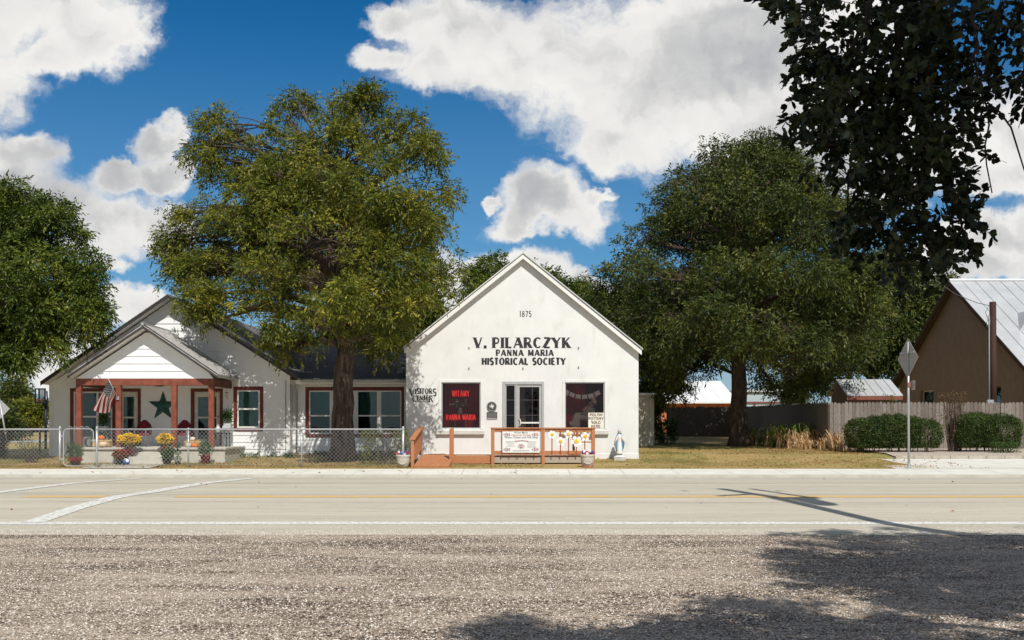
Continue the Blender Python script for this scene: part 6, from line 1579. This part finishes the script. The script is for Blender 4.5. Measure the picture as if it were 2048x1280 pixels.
# ------------------------------------------------------------------ metal roofed buildings
def seam_roof(mb, x0, x1, y0, z0, y1, z1, step=.45, t=.05, skew=0, seam=.03):
    """standing seam slope from eave (y0,z0) to ridge (y1,z1)"""
    mb.add([(x0,y0,z0),(x1,y0,z0),(x1+skew,y1,z1),(x0+skew,y1,z1),(x0,y0,z0-t),(x1,y0,z0-t),(x1+skew,y1,z1-t),(x0+skew,y1,z1-t)], [(0,1,2,3),(7,6,5,4),(0,4,5,1),(1,5,6,2),(2,6,7,3),(3,7,4,0)])
    x = x0+step
    while x < x1-.05:
        mb.bar((x, y0-.005, z0+seam*.5), (x+skew, y1, z1+seam*.5), .022, seam); x += step
metalr = M('galvalume_roof', (.62, .63, .63), .42, .07, 1.2, 0, 40, .35, stain=.12)
tan = M('brown_stucco', (.36, .26, .20), .95, .08, 3, .6, 120)
BX = 21.0; by0, bya, by1 = 39.2, 47.0, 53.9; bza = Z(562, bya); bs0 = (bza-3.05)/(bya-by0+.5); bs1 = (bza-3.7)/(by1-bya+.4)
bh = empty('brown_house', (BX, 45, gz(45)), 'brown stucco house gable with steep pale standing seam metal roof', 'house')
mb = MB(); g = .5
def prof(y): return bza-.1-(bs0*(bya-y) if y < bya else bs1*(y-bya))
W1 = (42.75, 43.9, gz(43)+.9, Z(773, 43)); W2 = (49.6, 51.2, gz(50)+.9, Z(780, 50))
# gable wall with two openings, built of strips in y
def xw(ya, yb, z0, z1a, z1b): mb.prismx([(ya, z0), (yb, z0), (yb, z1b), (ya, z1a)], BX, BX+.25)
cuts = [by0, W1[0], W1[1], bya, W2[0], W2[1], by1]
for a, b in zip(cuts, cuts[1:]):
    w = W1 if a == W1[0] else W2 if a == W2[0] else None
    if w: xw(a, b, g, w[2], w[2]); xw(a, b, w[3], prof(a), prof(b))
    else: xw(a, b, g, prof(a), prof(b))
mb.box(BX+.25, BX+22, by0, by0+.2, g, 3.2); mb.box(BX+.25, BX+22, by1-.2, by1, g, 3.6); mb.box(BX+21.8, BX+22, by0+.2, by1-.2, g, 3.2); mb.build('wall', tan, bh)
mb = MB(); mb.box(BX+3, BX+3.1, by0+.3, by1-.3, g, 3.5); mb.build('inner_wall', M('inner_grey', (.10,.11,.11)), bh)
for w in (W1, W2):
    mb = MB(); mb.box(BX+.16, BX+.2, w[0], w[0]+.07, w[2], w[3]); mb.box(BX+.16, BX+.2, w[1]-.07, w[1], w[2], w[3]); mb.box(BX+.161, BX+.2, w[0]+.07, w[1]-.07, w[3]-.07, w[3]); mb.box(BX+.161, BX+.2, w[0]+.07, w[1]-.07, (w[2]+w[3])/2-.03, (w[2]+w[3])/2+.03)
    ww = mb.build('window', trimw if w is W2 else M('frame_brown', (.1,.07,.05)), bh)
    mb = MB(); mb.box(BX+.175, BX+.185, w[0]+.06, w[1]-.06, w[2], w[3]-.06); mb.build('pane', glass, ww)
mb = MB(); seam_roof(mb, BX-.35, BX+23, by0-.5, 3.05, bya, bza, .6, .10); mb.build('roof', metalr, bh)
mb = MB(); mb.add([(BX-.35,bya,bza),(BX+23,bya,bza),(BX+23,by1+.4,3.7),(BX-.35,by1+.4,3.7),(BX-.35,bya,bza-.1),(BX+23,bya,bza-.1),(BX+23,by1+.4,3.6),(BX-.35,by1+.4,3.6)], [(0,1,2,3),(7,6,5,4),(0,4,5,1),(1,5,6,2),(2,6,7,3),(3,7,4,0)]); mb.build('roof', metalr, bh)
mb = MB(); mb.prismx([(by0-.5, 3.045), (bya, bza-.005), (bya, bza-.22), (by0-.5, 2.83)], BX-.37, BX-.352); mb.prismx([(bya, bza-.005), (by1+.4, 3.695), (by1+.4, 3.48), (bya, bza-.22)], BX-.372, BX-.354); mb.build('rake_board', M('frame_brown', (.1,.07,.05)), bh)
mb = MB(); mb.prismx([(by0-.48, 2.94), (bya, bza-.112), (bya, bza-.15), (by0-.48, 2.90)], BX-.35, BX-.002); mb.prismx([(bya, bza-.112), (by1+.38, 3.585), (by1+.38, 3.55), (bya, bza-.15)], BX-.35, BX-.002); mb.build('soffit', M('frame_brown', (.1,.07,.05)), bh)
mb = MB(); mb.tube([(BX-.36, bya, bza+.03), (BX+23, bya, bza+.03)], .08, 6); mb.build('ridge_cap', metalr, bh)
# dormer vent on the roof
dy = 43.0; dzz = bza-bs0*(bya-dy); mb = MB(); dx_ = X(2062, dy); mb.prism([(dx_-.7, dzz-.25), (dx_+.7, dzz-.25), (dx_, dzz+.75)], dy-.3, dy+1.2); mb.build('dormer', metalr, bh)

sh = empty('garden_shed', (X(1748, 41.5), 41.5, gz(41.5)), 'small brown shed with pale metal roof behind the picket fence', 'shed')
mb = MB(); sa, sb = 13.95, 15.95; mb.box(sa, sb, 41.3, 43.5, .4, 2.82); mb.prismx([(41.3, 2.82), (43.5, 2.82), (42.4, 3.45)], sa, sa+.1); mb.prismx([(41.3, 2.82), (43.5, 2.82), (42.4, 3.45)], sb-.1, sb); mb.build('wall', tan, sh)
mb = MB(); seam_roof(mb, sa-.15, sb+.15, 41.0, Z(790, 41), 42.4, Z(758.5, 42.4), .4, .04); mb.build('roof', metalr, sh)
mb = MB(); mb.add([(sa-.15,42.4,Z(758.5,42.4)-.002),(sb+.15,42.4,Z(758.5,42.4)-.002),(sb+.15,43.8,2.85),(sa-.15,43.8,2.85)], [(0,1,2,3)]); mb.build('roof', metalr, sh)
mb = MB(); mb.box(sa-.15, sb+.15, 41.01, 41.05, Z(790, 41)-.2, Z(790, 41)-.045); mb.build('fascia', M('shed_fascia', (.24,.085,.055)), sh)

ms = empty('metal_shed', (5.2, 43, gz(43)), 'beige ribbed metal shed behind the right side of the store', 'shed')
ribm = M('beige_rib', (.52, .49, .40), .6, .05, 3)
mb = MB(); a, b = 2.5, X(1308, 42.5); n = 0; x = a
while x < b-.02:
    mb.box(x, min(x+.21, b), 42.5, 42.56, .5, Z(790, 42.5)); mb.box(min(x+.21, b), min(x+.24, b+.005), 42.47, 42.56, .5, Z(790, 42.5)); x += .24
mb.box(a, b, 42.561, 47.5, .5, Z(790, 42.5)-.02); mb.build('wall', ribm, ms)
mb = MB(); mb.box(a, b+.1, 42.42, 47.6, Z(790, 42.5)+.001, Z(786, 42.5)); mb.build('roof', metalr, ms)

ob = empty('brick_building', (X(1400, 78), 78, gz(78)), 'orange brick building with white roof seen between the trees', 'building')
mb = MB(); mb.box(X(1290, 78), X(1476, 78), 78, 88, .8, Z(803, 78)); mb.build('wall', M('orange_brick', (.45,.15,.06), .9, .2, 2), ob)
mb = MB(); seam_roof(mb, X(1290, 77.5), X(1476, 77.5), 77.4, Z(803, 77.4), 84, Z(762, 84), 1.2, .15); mb.build('roof', M('white_roof', (.78,.78,.77), .6, .03), ob)
mb = MB(); mb.box(X(1455, 77.9), X(1473, 77.9), 77.93, 77.99, Z(819, 77.9), Z(815.5, 77.9)); mb.build('window', trimw, ob)
gb = empty('grey_building', (X(1510, 84), 84, gz(84)), 'pale blue grey metal building behind the picket fence', 'building')
mb = MB(); mb.box(X(1478, 84), X(1562, 84), 84, 92, .8, Z(784, 84)); mb.build('wall', M('pale_blue_metal', (.42,.50,.55), .6, .04), gb)
mb = MB(); mb.box(X(1474, 84), X(1566, 84), 83.8, 92.2, Z(784, 84)+.001, Z(779, 84)); mb.build('roof', metalr, gb)
for px in (1508, 1540): mb = MB(); mb.box(X(px, 83.9), X(px+3, 83.9), 83.9, 83.99, .9, Z(806, 84)); mb.build('door_trim', M('trim_dark_red', (.2,.05,.04)), gb)
mb = MB(); mb.box(X(1490, 83.9), X(1560, 83.9), 83.88, 83.895, Z(806, 84)-.01, Z(803.5, 84)); mb.build('trim_rail', M('trim_dark_red', (.2,.05,.04)), gb)
fb = empty('white_outbuilding', (X(500, 50), 50, gz(50)), 'white metal roofed outbuilding behind the farmhouse', 'building')
mb = MB(); mb.box(X(440, 50), X(545, 50), 50, 56, .6, 3.3); mb.build('wall', sidingm, fb)
mb = MB(); seam_roof(mb, X(436, 50), X(532, 50), 49.7, 3.3, 53, Z(668, 53), .6, .08); mb.build('roof', metalr, fb)

# ------------------------------------------------------------------ picket fence
pick_l = woodmat('weathered_picket', (.15, .125, .105), (.37, .32, .275), False, .9)
def island_vary(m, lo, hi):
    t = NT(m.node_tree); b = t.n['Principled BSDF']; src = b.inputs['Base Color'].links[0].from_socket; g = t.n.new('ShaderNodeNewGeometry')
    k = t.ramp(g.outputs['Random Per Island'], [(0, lo), (1, hi)]); t.l.new(t.mix(1.0, src, k, 'MULTIPLY'), b.inputs['Base Color'])
island_vary(pick_l, (.62, .58, .55), (1.0, 1.0, 1.0))
pick_shade = woodmat('shaded_picket', (.10, .085, .07), (.22, .19, .16), False, .9)  # picket wood with the shade on side and rear runs put into its colour
def picket(x0, y0, x1, y1, H, label, seed, step=.145, gap=.010):
    pick = pick_l if gap > 0 else pick_shade
    r = empty('picket_fence', ((x0+x1)/2, (y0+y1)/2, gz((y0+y1)/2)), label, 'fence'); rr = random.Random(seed)
    L = math.hypot(x1-x0, y1-y0); ux, uy = (x1-x0)/L, (y1-y0)/L; nx, ny = uy, -ux; mb = MB(); s = 0; w = step-gap
    while s < L:
        j = rr.uniform(-.02, .02); z0 = gz(y0+uy*s)-.02; z1 = z0+H+rr.uniform(-.03, .02); o = rr.uniform(0, .008); tl = rr.uniform(-.008, .008)
        P = [(0, z0), (w, z0), (w+tl, z1-.06), (w*.75+tl, z1), (w*.25+tl, z1), (tl, z1-.06)]
        vs = []
        for q in (o, o+.016):
            for a, z in P: vs.append((x0+ux*(s+a)+nx*q, y0+uy*(s+a)+ny*q, z))
        mb.add(vs, [tuple(range(6)), tuple(range(11, 5, -1))]+[(i, i+6, (i+1) % 6+6, (i+1) % 6) for i in range(6)]); s += step
    o = mb.build('pickets', pick, r)
    for zz in (.35, H-.35): mb = MB(); mb.bar((x0-nx*.03, y0-ny*.03, gz(y0)+zz), (x1-nx*.03, y1-ny*.03, gz(y1)+zz), .04, .09); mb.build('rail', pick, r)
    n = max(1, int(L/2.4))
    for i in range(n+1): xx, yy = x0+ux*L*i/n-nx*.1, y0+uy*L*i/n-ny*.1; mb = MB(); mb.box(xx-.045, xx+.045, yy-.045, yy+.045, gz(yy)-.1, gz(yy)+H-.08); mb.build('post', pick, r)
cxn, cyn = X(1659, 38), 38.0
picket(cxn, cyn, 27, 38.0, 1.83, 'sunlit weathered picket fence behind the clipped hedges', 1)
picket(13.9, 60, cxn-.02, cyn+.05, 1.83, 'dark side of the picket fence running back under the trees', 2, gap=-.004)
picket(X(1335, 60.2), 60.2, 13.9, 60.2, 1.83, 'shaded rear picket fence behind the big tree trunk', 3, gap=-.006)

# ------------------------------------------------------------------ hedges and border plants on the right
hedgem = leafmat('hedge_leaf', (.022, .045, .012), (.060, .095, .022), (.13, .16, .035), .2, 1.8)
def hedge(lobes, label, seed, n=42000):
    L = np.array(lobes); rng = np.random.default_rng(seed); cx, cy = L[:,0].mean(), L[:,1].mean()
    r = empty('clipped_hedge', (cx, cy, gz(cy)), label, 'hedge', 'clipped hedges before the picket fence')
    mb = MB(); rr = random.Random(seed)
    for i in range(26):
        x = cx+rr.uniform(-.8, .8)*(L[:,3].max()+L[:,0].std()); mb.tube([(x, cy+rr.uniform(-.2, .2), gz(cy)-.05), (x+rr.uniform(-.1, .1), cy, gz(cy)+.3), (x+rr.uniform(-.25, .25), cy+rr.uniform(-.2, .2), gz(cy)+.75)], [.02, .016, .008], 5)
    mb.build('stems', bark2, r)
    area = L[:,3]*L[:,5]; idx = rng.choice(len(L), n, p=area/area.sum()); dr = rnd_dirs(n, rng)
    # superellipsoid: boxy clipped outline
    sq = rng.uniform(-1, 1, (n, 3)); sq /= (np.abs(sq)**2.7).sum(1, keepdims=True)**(1/2.7); dr = sq
    P = L[idx, :3]+sq*L[idx, 3:6]*(.72+.28*rng.uniform(size=(n, 1))**.6)*(1+.05*sine_noise(L[idx,:3]+sq*3, rng, 2.2, 5)[:, None])
    P = P[P[:, 2] > gz(cy)+.18]; A = rnd_dirs(len(P), rng)+dr[:len(P)]*.5+np.array([0, -.1, .3]); A /= np.linalg.norm(A, axis=1, keepdims=True)
    fastmesh('foliage', leaf_quads(P, A, rng.uniform(.04, .075, len(P)), rng.uniform(.022, .036, len(P)), rng), 4, hedgem, r)
def hl(D, *l): return [(X(a, D), D, Z(b, D), c/F*D, .55, e/F*D) for a, b, c, e in l]
hedge(hl(35.2, (1732, 869, 42, 33), (1795, 866, 48, 37), (1848, 870, 34, 33), (1765, 864, 45, 34)), 'long clipped green hedge left of the bare shrub, behind the sign post', 1, 46000)
hedge(hl(35.4, (1950, 862, 44, 36), (1998, 866, 42, 37), (1928, 866, 28, 34)), 'clipped green hedge at the right edge of the picture', 2, 40000)
shrub('bare_shrub', 'sparse reddish shrub rising between the two hedges', 1906, 35.3, 26, gz(36)+.3, Z(782, 35.3), 900, leafmat('copper_leaf', (.12,.05,.02), (.22,.10,.03), (.2,.16,.03), .2, 3), 61, twigs=44)
shrub('yellow_shrub', 'yellow green sprig growing above the picket fence', 1774, 38.6, 13, Z(815, 38.6), Z(790, 38.6), 240, pecan_g, 62, twigs=8)
shrub('low_shrub', 'low pale green shrub beside the right hedge', 2010, 34.3, 26, gz(34), gz(34)+.42, 1100, herb, 63, twigs=6)
dry = leafmat('dry_blade', (.40, .22, .10), (.62, .42, .24), (.72, .55, .36), .2, 5); greenb = leafmat('green_blade', (.07, .12, .02), (.16, .22, .04), (.30, .30, .08), .25, 5)
def blades(name, label, px, D, w, h, n, mat, seed, cat='plant', mixm=None):
    x = X(px, D); z = gz(D); r = empty(name, (x, D, z), label, cat); rng = np.random.default_rng(seed)
    def mk(nn, m_, nm, hh):
        cl = rng.integers(0, 9, nn); cxs = x+rng.uniform(-w, w, 9); cys = D+rng.uniform(-.4, .4, 9)
        B = np.stack([cxs[cl]+rng.normal(0, .09, nn), cys[cl]+rng.normal(0, .08, nn), np.full(nn, z-.02)], 1)
        dr = rnd_dirs(nn, rng); dr[:, 2] = 0; dr /= np.linalg.norm(dr, axis=1, keepdims=True); hh_ = hh*rng.uniform(.4, 1.1, (nn, 1)); sp = rng.uniform(.15, .8, (nn, 1))*hh_
        S = np.cross(dr, [0, 0, 1])*rng.uniform(.010, .024, (nn, 1)); Zv = np.array([0, 0, 1.0]); drp = rng.uniform(.0, .75, (nn, 1))
        p1 = B+dr*sp*.2+Zv*hh_*.6; p2 = B+dr*sp*.75+Zv*hh_*(.95-drp*.15); p3 = B+dr*sp*1.3+Zv*hh_*(1.0-drp)
        V = np.stack([B-S, B+S, p1+S, p1-S, p1-S, p1+S, p2+S*.8, p2-S*.8, p2-S*.8, p2+S*.8, p3+S*.1, p3-S*.1], 1).reshape(-1, 3)
        fastmesh(nm, V, 4, m_, r)
    mk(n, mat, 'blades', h)
    if mixm: mk(n//2, mixm, 'dry_blades' if mat is greenb else 'green_blades', h*.8)
blades('iris_clump', 'tall green and tan strap leaved clump beside the dark fence', 1572, 40.5, 1.0, 1.05, 380, greenb, 71, mixm=dry)
blades('iris_clump', 'arching green strap leaves left of the taller clump', 1515, 42.5, .8, .9, 150, greenb, 72, mixm=dry)
blades('dead_stalks', 'pinkish tan dead stalks right of the green clump', 1600, 39.4, .8, .8, 150, dry, 73)
blades('dead_stalks', 'heap of withered tan stalks at the corner of the picket fence', 1636, 38.2, .8, .5, 230, dry, 74)
blades('dead_stalks', 'withered tan stalks between the fence corner and the hedge', 1692, 36.6, .5, .8, 180, dry, 75)
blades('dead_stalks', 'brown dry weeds at the foot of the shaded trunk', 1490, 45, .5, .6, 160, dry, 76)

# rock bed with raised kerb
strip('planting_bed', [33.0, 33.2, 34.0, 38.0], X(1795, 33), 40, .06, M('rock_mulch', (.30,.24,.19), .95, .4, 14, 1, 30, 0, (.58,.50,.42)), 10, fn=lambda y: gz(y)-.02)
r = empty('bed_kerb', (14, 32.9, gz(33)), 'low pale stone kerb edging the hedge bed', 'kerb')
mb = MB(); x = X(1790, 32.9)
while x < 30: mb.bbox(x, x+.59, 32.82, 33.0, gz(32.9)-.1, gz(33)+.10, .012); x += .6
mb.build('stones', M('kerb_stone', (.42,.38,.31), .9, .15, 3, .4, 60, stain=.4), r)
strip('bed_apron', [29.28, 30.5, 31.5, 32.83], X(1792, 31.5), 60, .010, walkm, 14, fn=lambda y: gz(y))

# ------------------------------------------------------------------ street furniture at the right
def rsign():
    D = 29.15; x = X(1817.5, D); z = gz(D); r = empty('diamond_sign', (x, D, z), 'grey back of a diamond road sign on a tall metal post at the pavement', 'road sign')
    mb = MB(); mb.tube([(x, D, z), (x-.02, D, Z(684, D))], .034, 14); mb.build('post', galv, r, True)
    mb = MB(); mb.lathe([(.075,0),(.075,.03),(.05,.05),(.045,.16)], (x, D, z), 12); 
    for a in range(4): mb.ell((x+.058*math.cos(a*1.57+.7), D+.058*math.sin(a*1.57+.7), z+.04), (.012,.012,.02), 6, 4)
    mb.build('base_collar', galv, r)
    a = R(83); hx, hy = math.cos(a), math.sin(a); q = .595; c = Vector((x-.01, D+.055, Z(716.5, D)))
    U = Vector((hx, -hy, 0)); N = Vector((hy, hx, 0)); 
    P = [c+U*q, c+Vector((0, 0, q)), c-U*q, c-Vector((0, 0, q))]
    # rounded corners
    pts = []
    for i in range(4):
        a0 = P[i]; p_ = P[i-1]; n_ = P[(i+1) % 4]; pts += [a0.lerp(p_, .07), a0.lerp(p_, .015).lerp(a0.lerp(n_, .015), .5), a0.lerp(n_, .07)]
    nn = Vector((U.y, -U.x, 0)); k = len(pts)
    mb = MB(); mb.add([p+nn*.0 for p in pts]+[p-nn*.006 for p in pts], [tuple(range(k)), tuple(range(2*k-1, k-1, -1))]+[(i, i+k, (i+1) % k+k, (i+1) % k) for i in range(k)]); mb.build('plate', M('sign_back', (.42,.39,.36), .5, .08, 6, 0, 40, .35), r)
    mb = MB(); c2 = c+Vector((0, 0, .17))+nn*.02; mb.bar(c2-U*.40, c2+U*.38, .03, .05); mb.build('cross_bar', galv, r)
    mb = MB(); c2 = c+nn*.016; mb.bar(c2+Vector((0, 0, -.5)), c2+Vector((0, 0, .25)), .03, .02); mb.build('back_strip', galv, r)
    mb = MB(); c3 = Vector((x+.07, D, Z(770, D))); mb.add([c3+U*.0+Vector((0, 0, -.15)), c3+U*.22+Vector((0, 0, -.15)), c3+U*.22+Vector((0, 0, .13)), c3+Vector((0, 0, .13))]+[c3+nn*.005+Vector((0, 0, -.15)), c3+U*.22+nn*.005+Vector((0, 0, -.15)), c3+U*.22+nn*.005+Vector((0, 0, .13)), c3+nn*.005+Vector((0, 0, .13))], [(0,1,2,3),(7,6,5,4),(0,4,5,1),(1,5,6,2),(2,6,7,3),(3,7,4,0)]); mb.build('small_plate', M('sign_back', (.4,.4,.4)), r)
    mb = MB(); mb.bbox(x-.05, x+.05, D-.045, D+.045, Z(775, D), Z(765, D), .01); mb.build('clamp', M('clamp_red', (.25,.12,.10), .6), r)
rsign()
def upole():
    D = 38.9; x = X(1986.5, D); z = gz(D); r = empty('service_pole', (x, D, z), 'short brown wooden service pole with conduit before the brown house', 'utility pole')
    wm = woodmat('pole_wood', (.03, .012, .009), (.075, .032, .022), False)
    mb = MB(); mb.tube([(x, D, z-.1), (x-.02, D, Z(604, D))], [.135, .125], 14); mb.build('pole', wm, r, True)
    mb = MB(); cx = X(1977.5, D-.1); mb.tube([(cx+.02, D-.12, z+.3), (cx, D-.12, Z(645, D)), (cx, D-.14, Z(634, D)), (cx-.05, D-.14, Z(632, D))], .028, 8); mb.build('conduit', galvw, r, True)
    mb = MB(); mb.bbox(cx-.12, cx+.14, D-.24, D-.10, Z(825, D), Z(800, D), .01); mb.build('meter_box', galv, r)
    for k, pts in enumerate(([(1975, 612, 0), (1968, 625, 0), (1973, 640, 0), (1976, 650, 0)], [(1976, 636, 0), (1970, 645, 0), (1971, 655, 0), (1976, 652, 0), (1977, 640, 0)], [(1976, 612, 0), (1950, 606, 0), (1910, 588, 3), (1850, 545, 8), (1790, 500, 13), (1700, 430, 20)])):
        mb = MB(); mb.tube([(X(a, D+c), D+c-.12*(c == 0), Z(b, D+c)) for a, b, c in pts], .012 if k < 2 else .014, 5); mb.build('cable', M('cable_grey', (.16,.16,.16)), r, True)
upole()
# street pole outside the frame whose shadow falls on the road
def spole():
    x, y = 7.43, 11.4; r = empty('utility_pole', (x, y, 0), 'tall utility pole beside the road whose shadow crosses the yellow line', 'utility pole')
    wm = woodmat('pole_wood', (.1, .06, .04), (.2, .14, .1), False)
    mb = MB(); mb.tube([(x, y, -.2), (x, y, 11.9)], [.17, .13], 14); mb.build('pole', wm, r, True)
    mb = MB(); mb.tube([(x+.62, y+.1, 9.1), (x+.62, y+.1, 11.8)], .075, 10); mb.build('side_post', wm, r, True)
    mb = MB(); mb.bar((x-.15, y, 9.3), (x+.8, y+.12, 9.3), .14, .16); mb.build('cross_arm', wm, r)
    mb = MB(); mb.bar((x-.95, y-.1, 9.9), (x+.1, y-.05, 10.5), .12, .12); mb.build('cross_arm', wm, r)
    mb = MB(); mb.lathe([(.22,0),(.24,.05),(.24,.85),(.2,.95)], (x+.42, y, 8.3), 16); mb.build('transformer', galv, r, True)
    for k in range(3): mb = MB(); mb.tube([(x-1.0+k, y-.15, 11.38), (x-1.0+k, y-.15, 11.6)], [.06, .03], 8); mb.build('insulator', galv, r, True)
    for k in range(2):
        mb = MB(); mb.tube([(x-30+i*3+0., y-.3+.02*k, 11.5-1.0*(1-((i-10)/10)**2)-1.6*k) for i in range(21)], .012, 5); mb.build('cable', blackm, r, True)
spole()

# ------------------------------------------------------------------ grass, litter, stones
def grass(name, regions, n, h, mat, seed):
    rng = np.random.default_rng(seed); V = []
    tot = sum((r[1]-r[0])*(r[3]-r[2])*r[4] for r in regions)
    for (x0, x1, y0, y1, w) in regions:
        m = int(n*(x1-x0)*(y1-y0)*w/tot); P = np.stack([rng.uniform(x0, x1, m), rng.uniform(y0, y1, m)], 1)
        k = sine_noise(np.c_[P, np.zeros(m)], np.random.default_rng(seed+7), 1.6, 7); P = P[k > -.6+rng.uniform(-.5, .5, m)]; m = len(P)
        Zc = np.array([gz(y) for y in P[:, 1]]); B = np.c_[P, Zc-.01]
        dr = rnd_dirs(m, rng); dr[:, 2] = 0; S = np.cross(dr, [0, 0, 1]); S /= np.maximum(1e-6, np.linalg.norm(S, axis=1, keepdims=True)); S *= rng.uniform(.003, .007, (m, 1))
        hh = h*rng.uniform(.3, 1.2, (m, 1)); T = B+dr*hh*.7+np.array([0, 0, 1])*hh
        V.append(np.stack([B-S, B+S, T], 1).reshape(-1, 3))
    o = fastmesh(name, np.concatenate(V), 3, mat); o['kind'] = 'stuff'; return o
grass('dry_grass', [(-18, -1, 29.12, 31.2, 1.4), (-18, -3.6, 31.2, 33.4, .8), (2.7, 12.6, 29.12, 32.9, 1.2), (4.3, 13.5, 32.9, 39, .7)], 85000, .055, leafmat('dry_grass_blade', (.26,.20,.07), (.46,.33,.13), (.55,.38,.16), .2, 1.2), 81)
grass('green_grass', [(-18, -3.6, 30, 33.5, 1), (4.25, 6.5, 31, 36, 1), (7, 12, 33, 42, .35)], 34000, .07, leafmat('green_grass_blade', (.08,.13,.03), (.16,.21,.05), (.26,.26,.08), .25, 1.2), 82)
def litter():
    rng = np.random.default_rng(9); regs = [(-18, 1, 29.1, 31.5, 1500), (-17, -3.6, 31.5, 33.5, 700), (2.7, 14, 29.1, 38, 1500), (-14, 4, 27.5, 29.0, 60), (-12, 14, 17, 27, 22), (9, 13.5, 34, 40, 700)]; V = []
    for (x0, x1, y0, y1, n) in regs:
        P = np.stack([rng.uniform(x0, x1, n), rng.uniform(y0, y1, n), np.zeros(n)], 1); P[:, 2] = [gz(y)+.018 for y in P[:, 1]]
        A = rnd_dirs(n, rng); A[:, 2] *= .25; A /= np.linalg.norm(A, axis=1, keepdims=True); V.append(leaf_quads(P, A, rng.uniform(.04, .10, n), rng.uniform(.02, .045, n), rng))
    o = fastmesh('fallen_leaves', np.concatenate(V), 4, leafmat('fallen_leaf', (.16,.07,.03), (.36,.17,.07), (.5,.30,.12), .1, 8)); o['kind'] = 'stuff'
litter()
def stones():
    """loose chippings on the gravel verge, with the nearest ones modelled"""
    rng = np.random.default_rng(19); n = 60000
    y = 6.6+8.6*rng.uniform(size=n)**1.15; y[-3500:] = 14.6+2.2*rng.uniform(size=3500)**2.2; x = rng.uniform(-1, 1, n)*(y*.56+.4); s = rng.uniform(.005, .0125, n)
    base = np.array([[1,0,0],[0,1,0],[-1,0,0],[0,-1,0],[0,0,1]], float); F_ = [(0,1,4),(1,2,4),(2,3,4),(3,0,4)]
    an = rng.uniform(0, 6.28, n); ca, sa = np.cos(an), np.sin(an); V = []
    jit = rng.uniform(.6, 1.3, (n, 5, 3)); B = base[None]*jit*s[:, None, None]; Xr = B[..., 0]*ca[:, None]-B[..., 1]*sa[:, None]; Yr = B[..., 0]*sa[:, None]+B[..., 1]*ca[:, None]
    Q = np.stack([Xr+x[:, None], Yr+y[:, None], B[..., 2]*.75-.0015+np.array([max(0, rz(q_)+.003) if q_ > 14.6 else 0 for q_ in y])[:, None]], 2)
    T = np.stack([Q[:, f, :] for f in F_], 1).reshape(-1, 3)
    me = bpy.data.meshes.new('loose_chippings'); verts = Q.reshape(-1, 3)
    me.vertices.add(len(verts)); me.vertices.foreach_set('co', verts.astype(np.float32).ravel())
    idx = (np.arange(n)[:, None, None]*5+np.array(F_)[None]).reshape(-1).astype(np.int32)
    me.loops.add(len(idx)); me.loops.foreach_set('vertex_index', idx); me.polygons.add(len(idx)//3); me.polygons.foreach_set('loop_start', np.arange(0, len(idx), 3, dtype=np.int32))
    me.update(calc_edges=True)
    m = bpy.data.materials.new('chipping'); m.use_nodes = True; t = NT(m.node_tree); g = t.n.new('ShaderNodeNewGeometry')
    t.l.new(t.ramp(g.outputs['Random Per Island'], [(0, (.16,.12,.10)), (.2, (.42,.34,.28)), (.6, (.66,.58,.50)), (1, (.82,.77,.70))]), t.n['Principled BSDF'].inputs['Base Color']); t.n['Principled BSDF'].inputs['Roughness'].default_value = .85
    me.materials.append(m); o = bpy.data.objects.new('loose_chippings', me); COL.objects.link(o); o['kind'] = 'stuff'
stones()
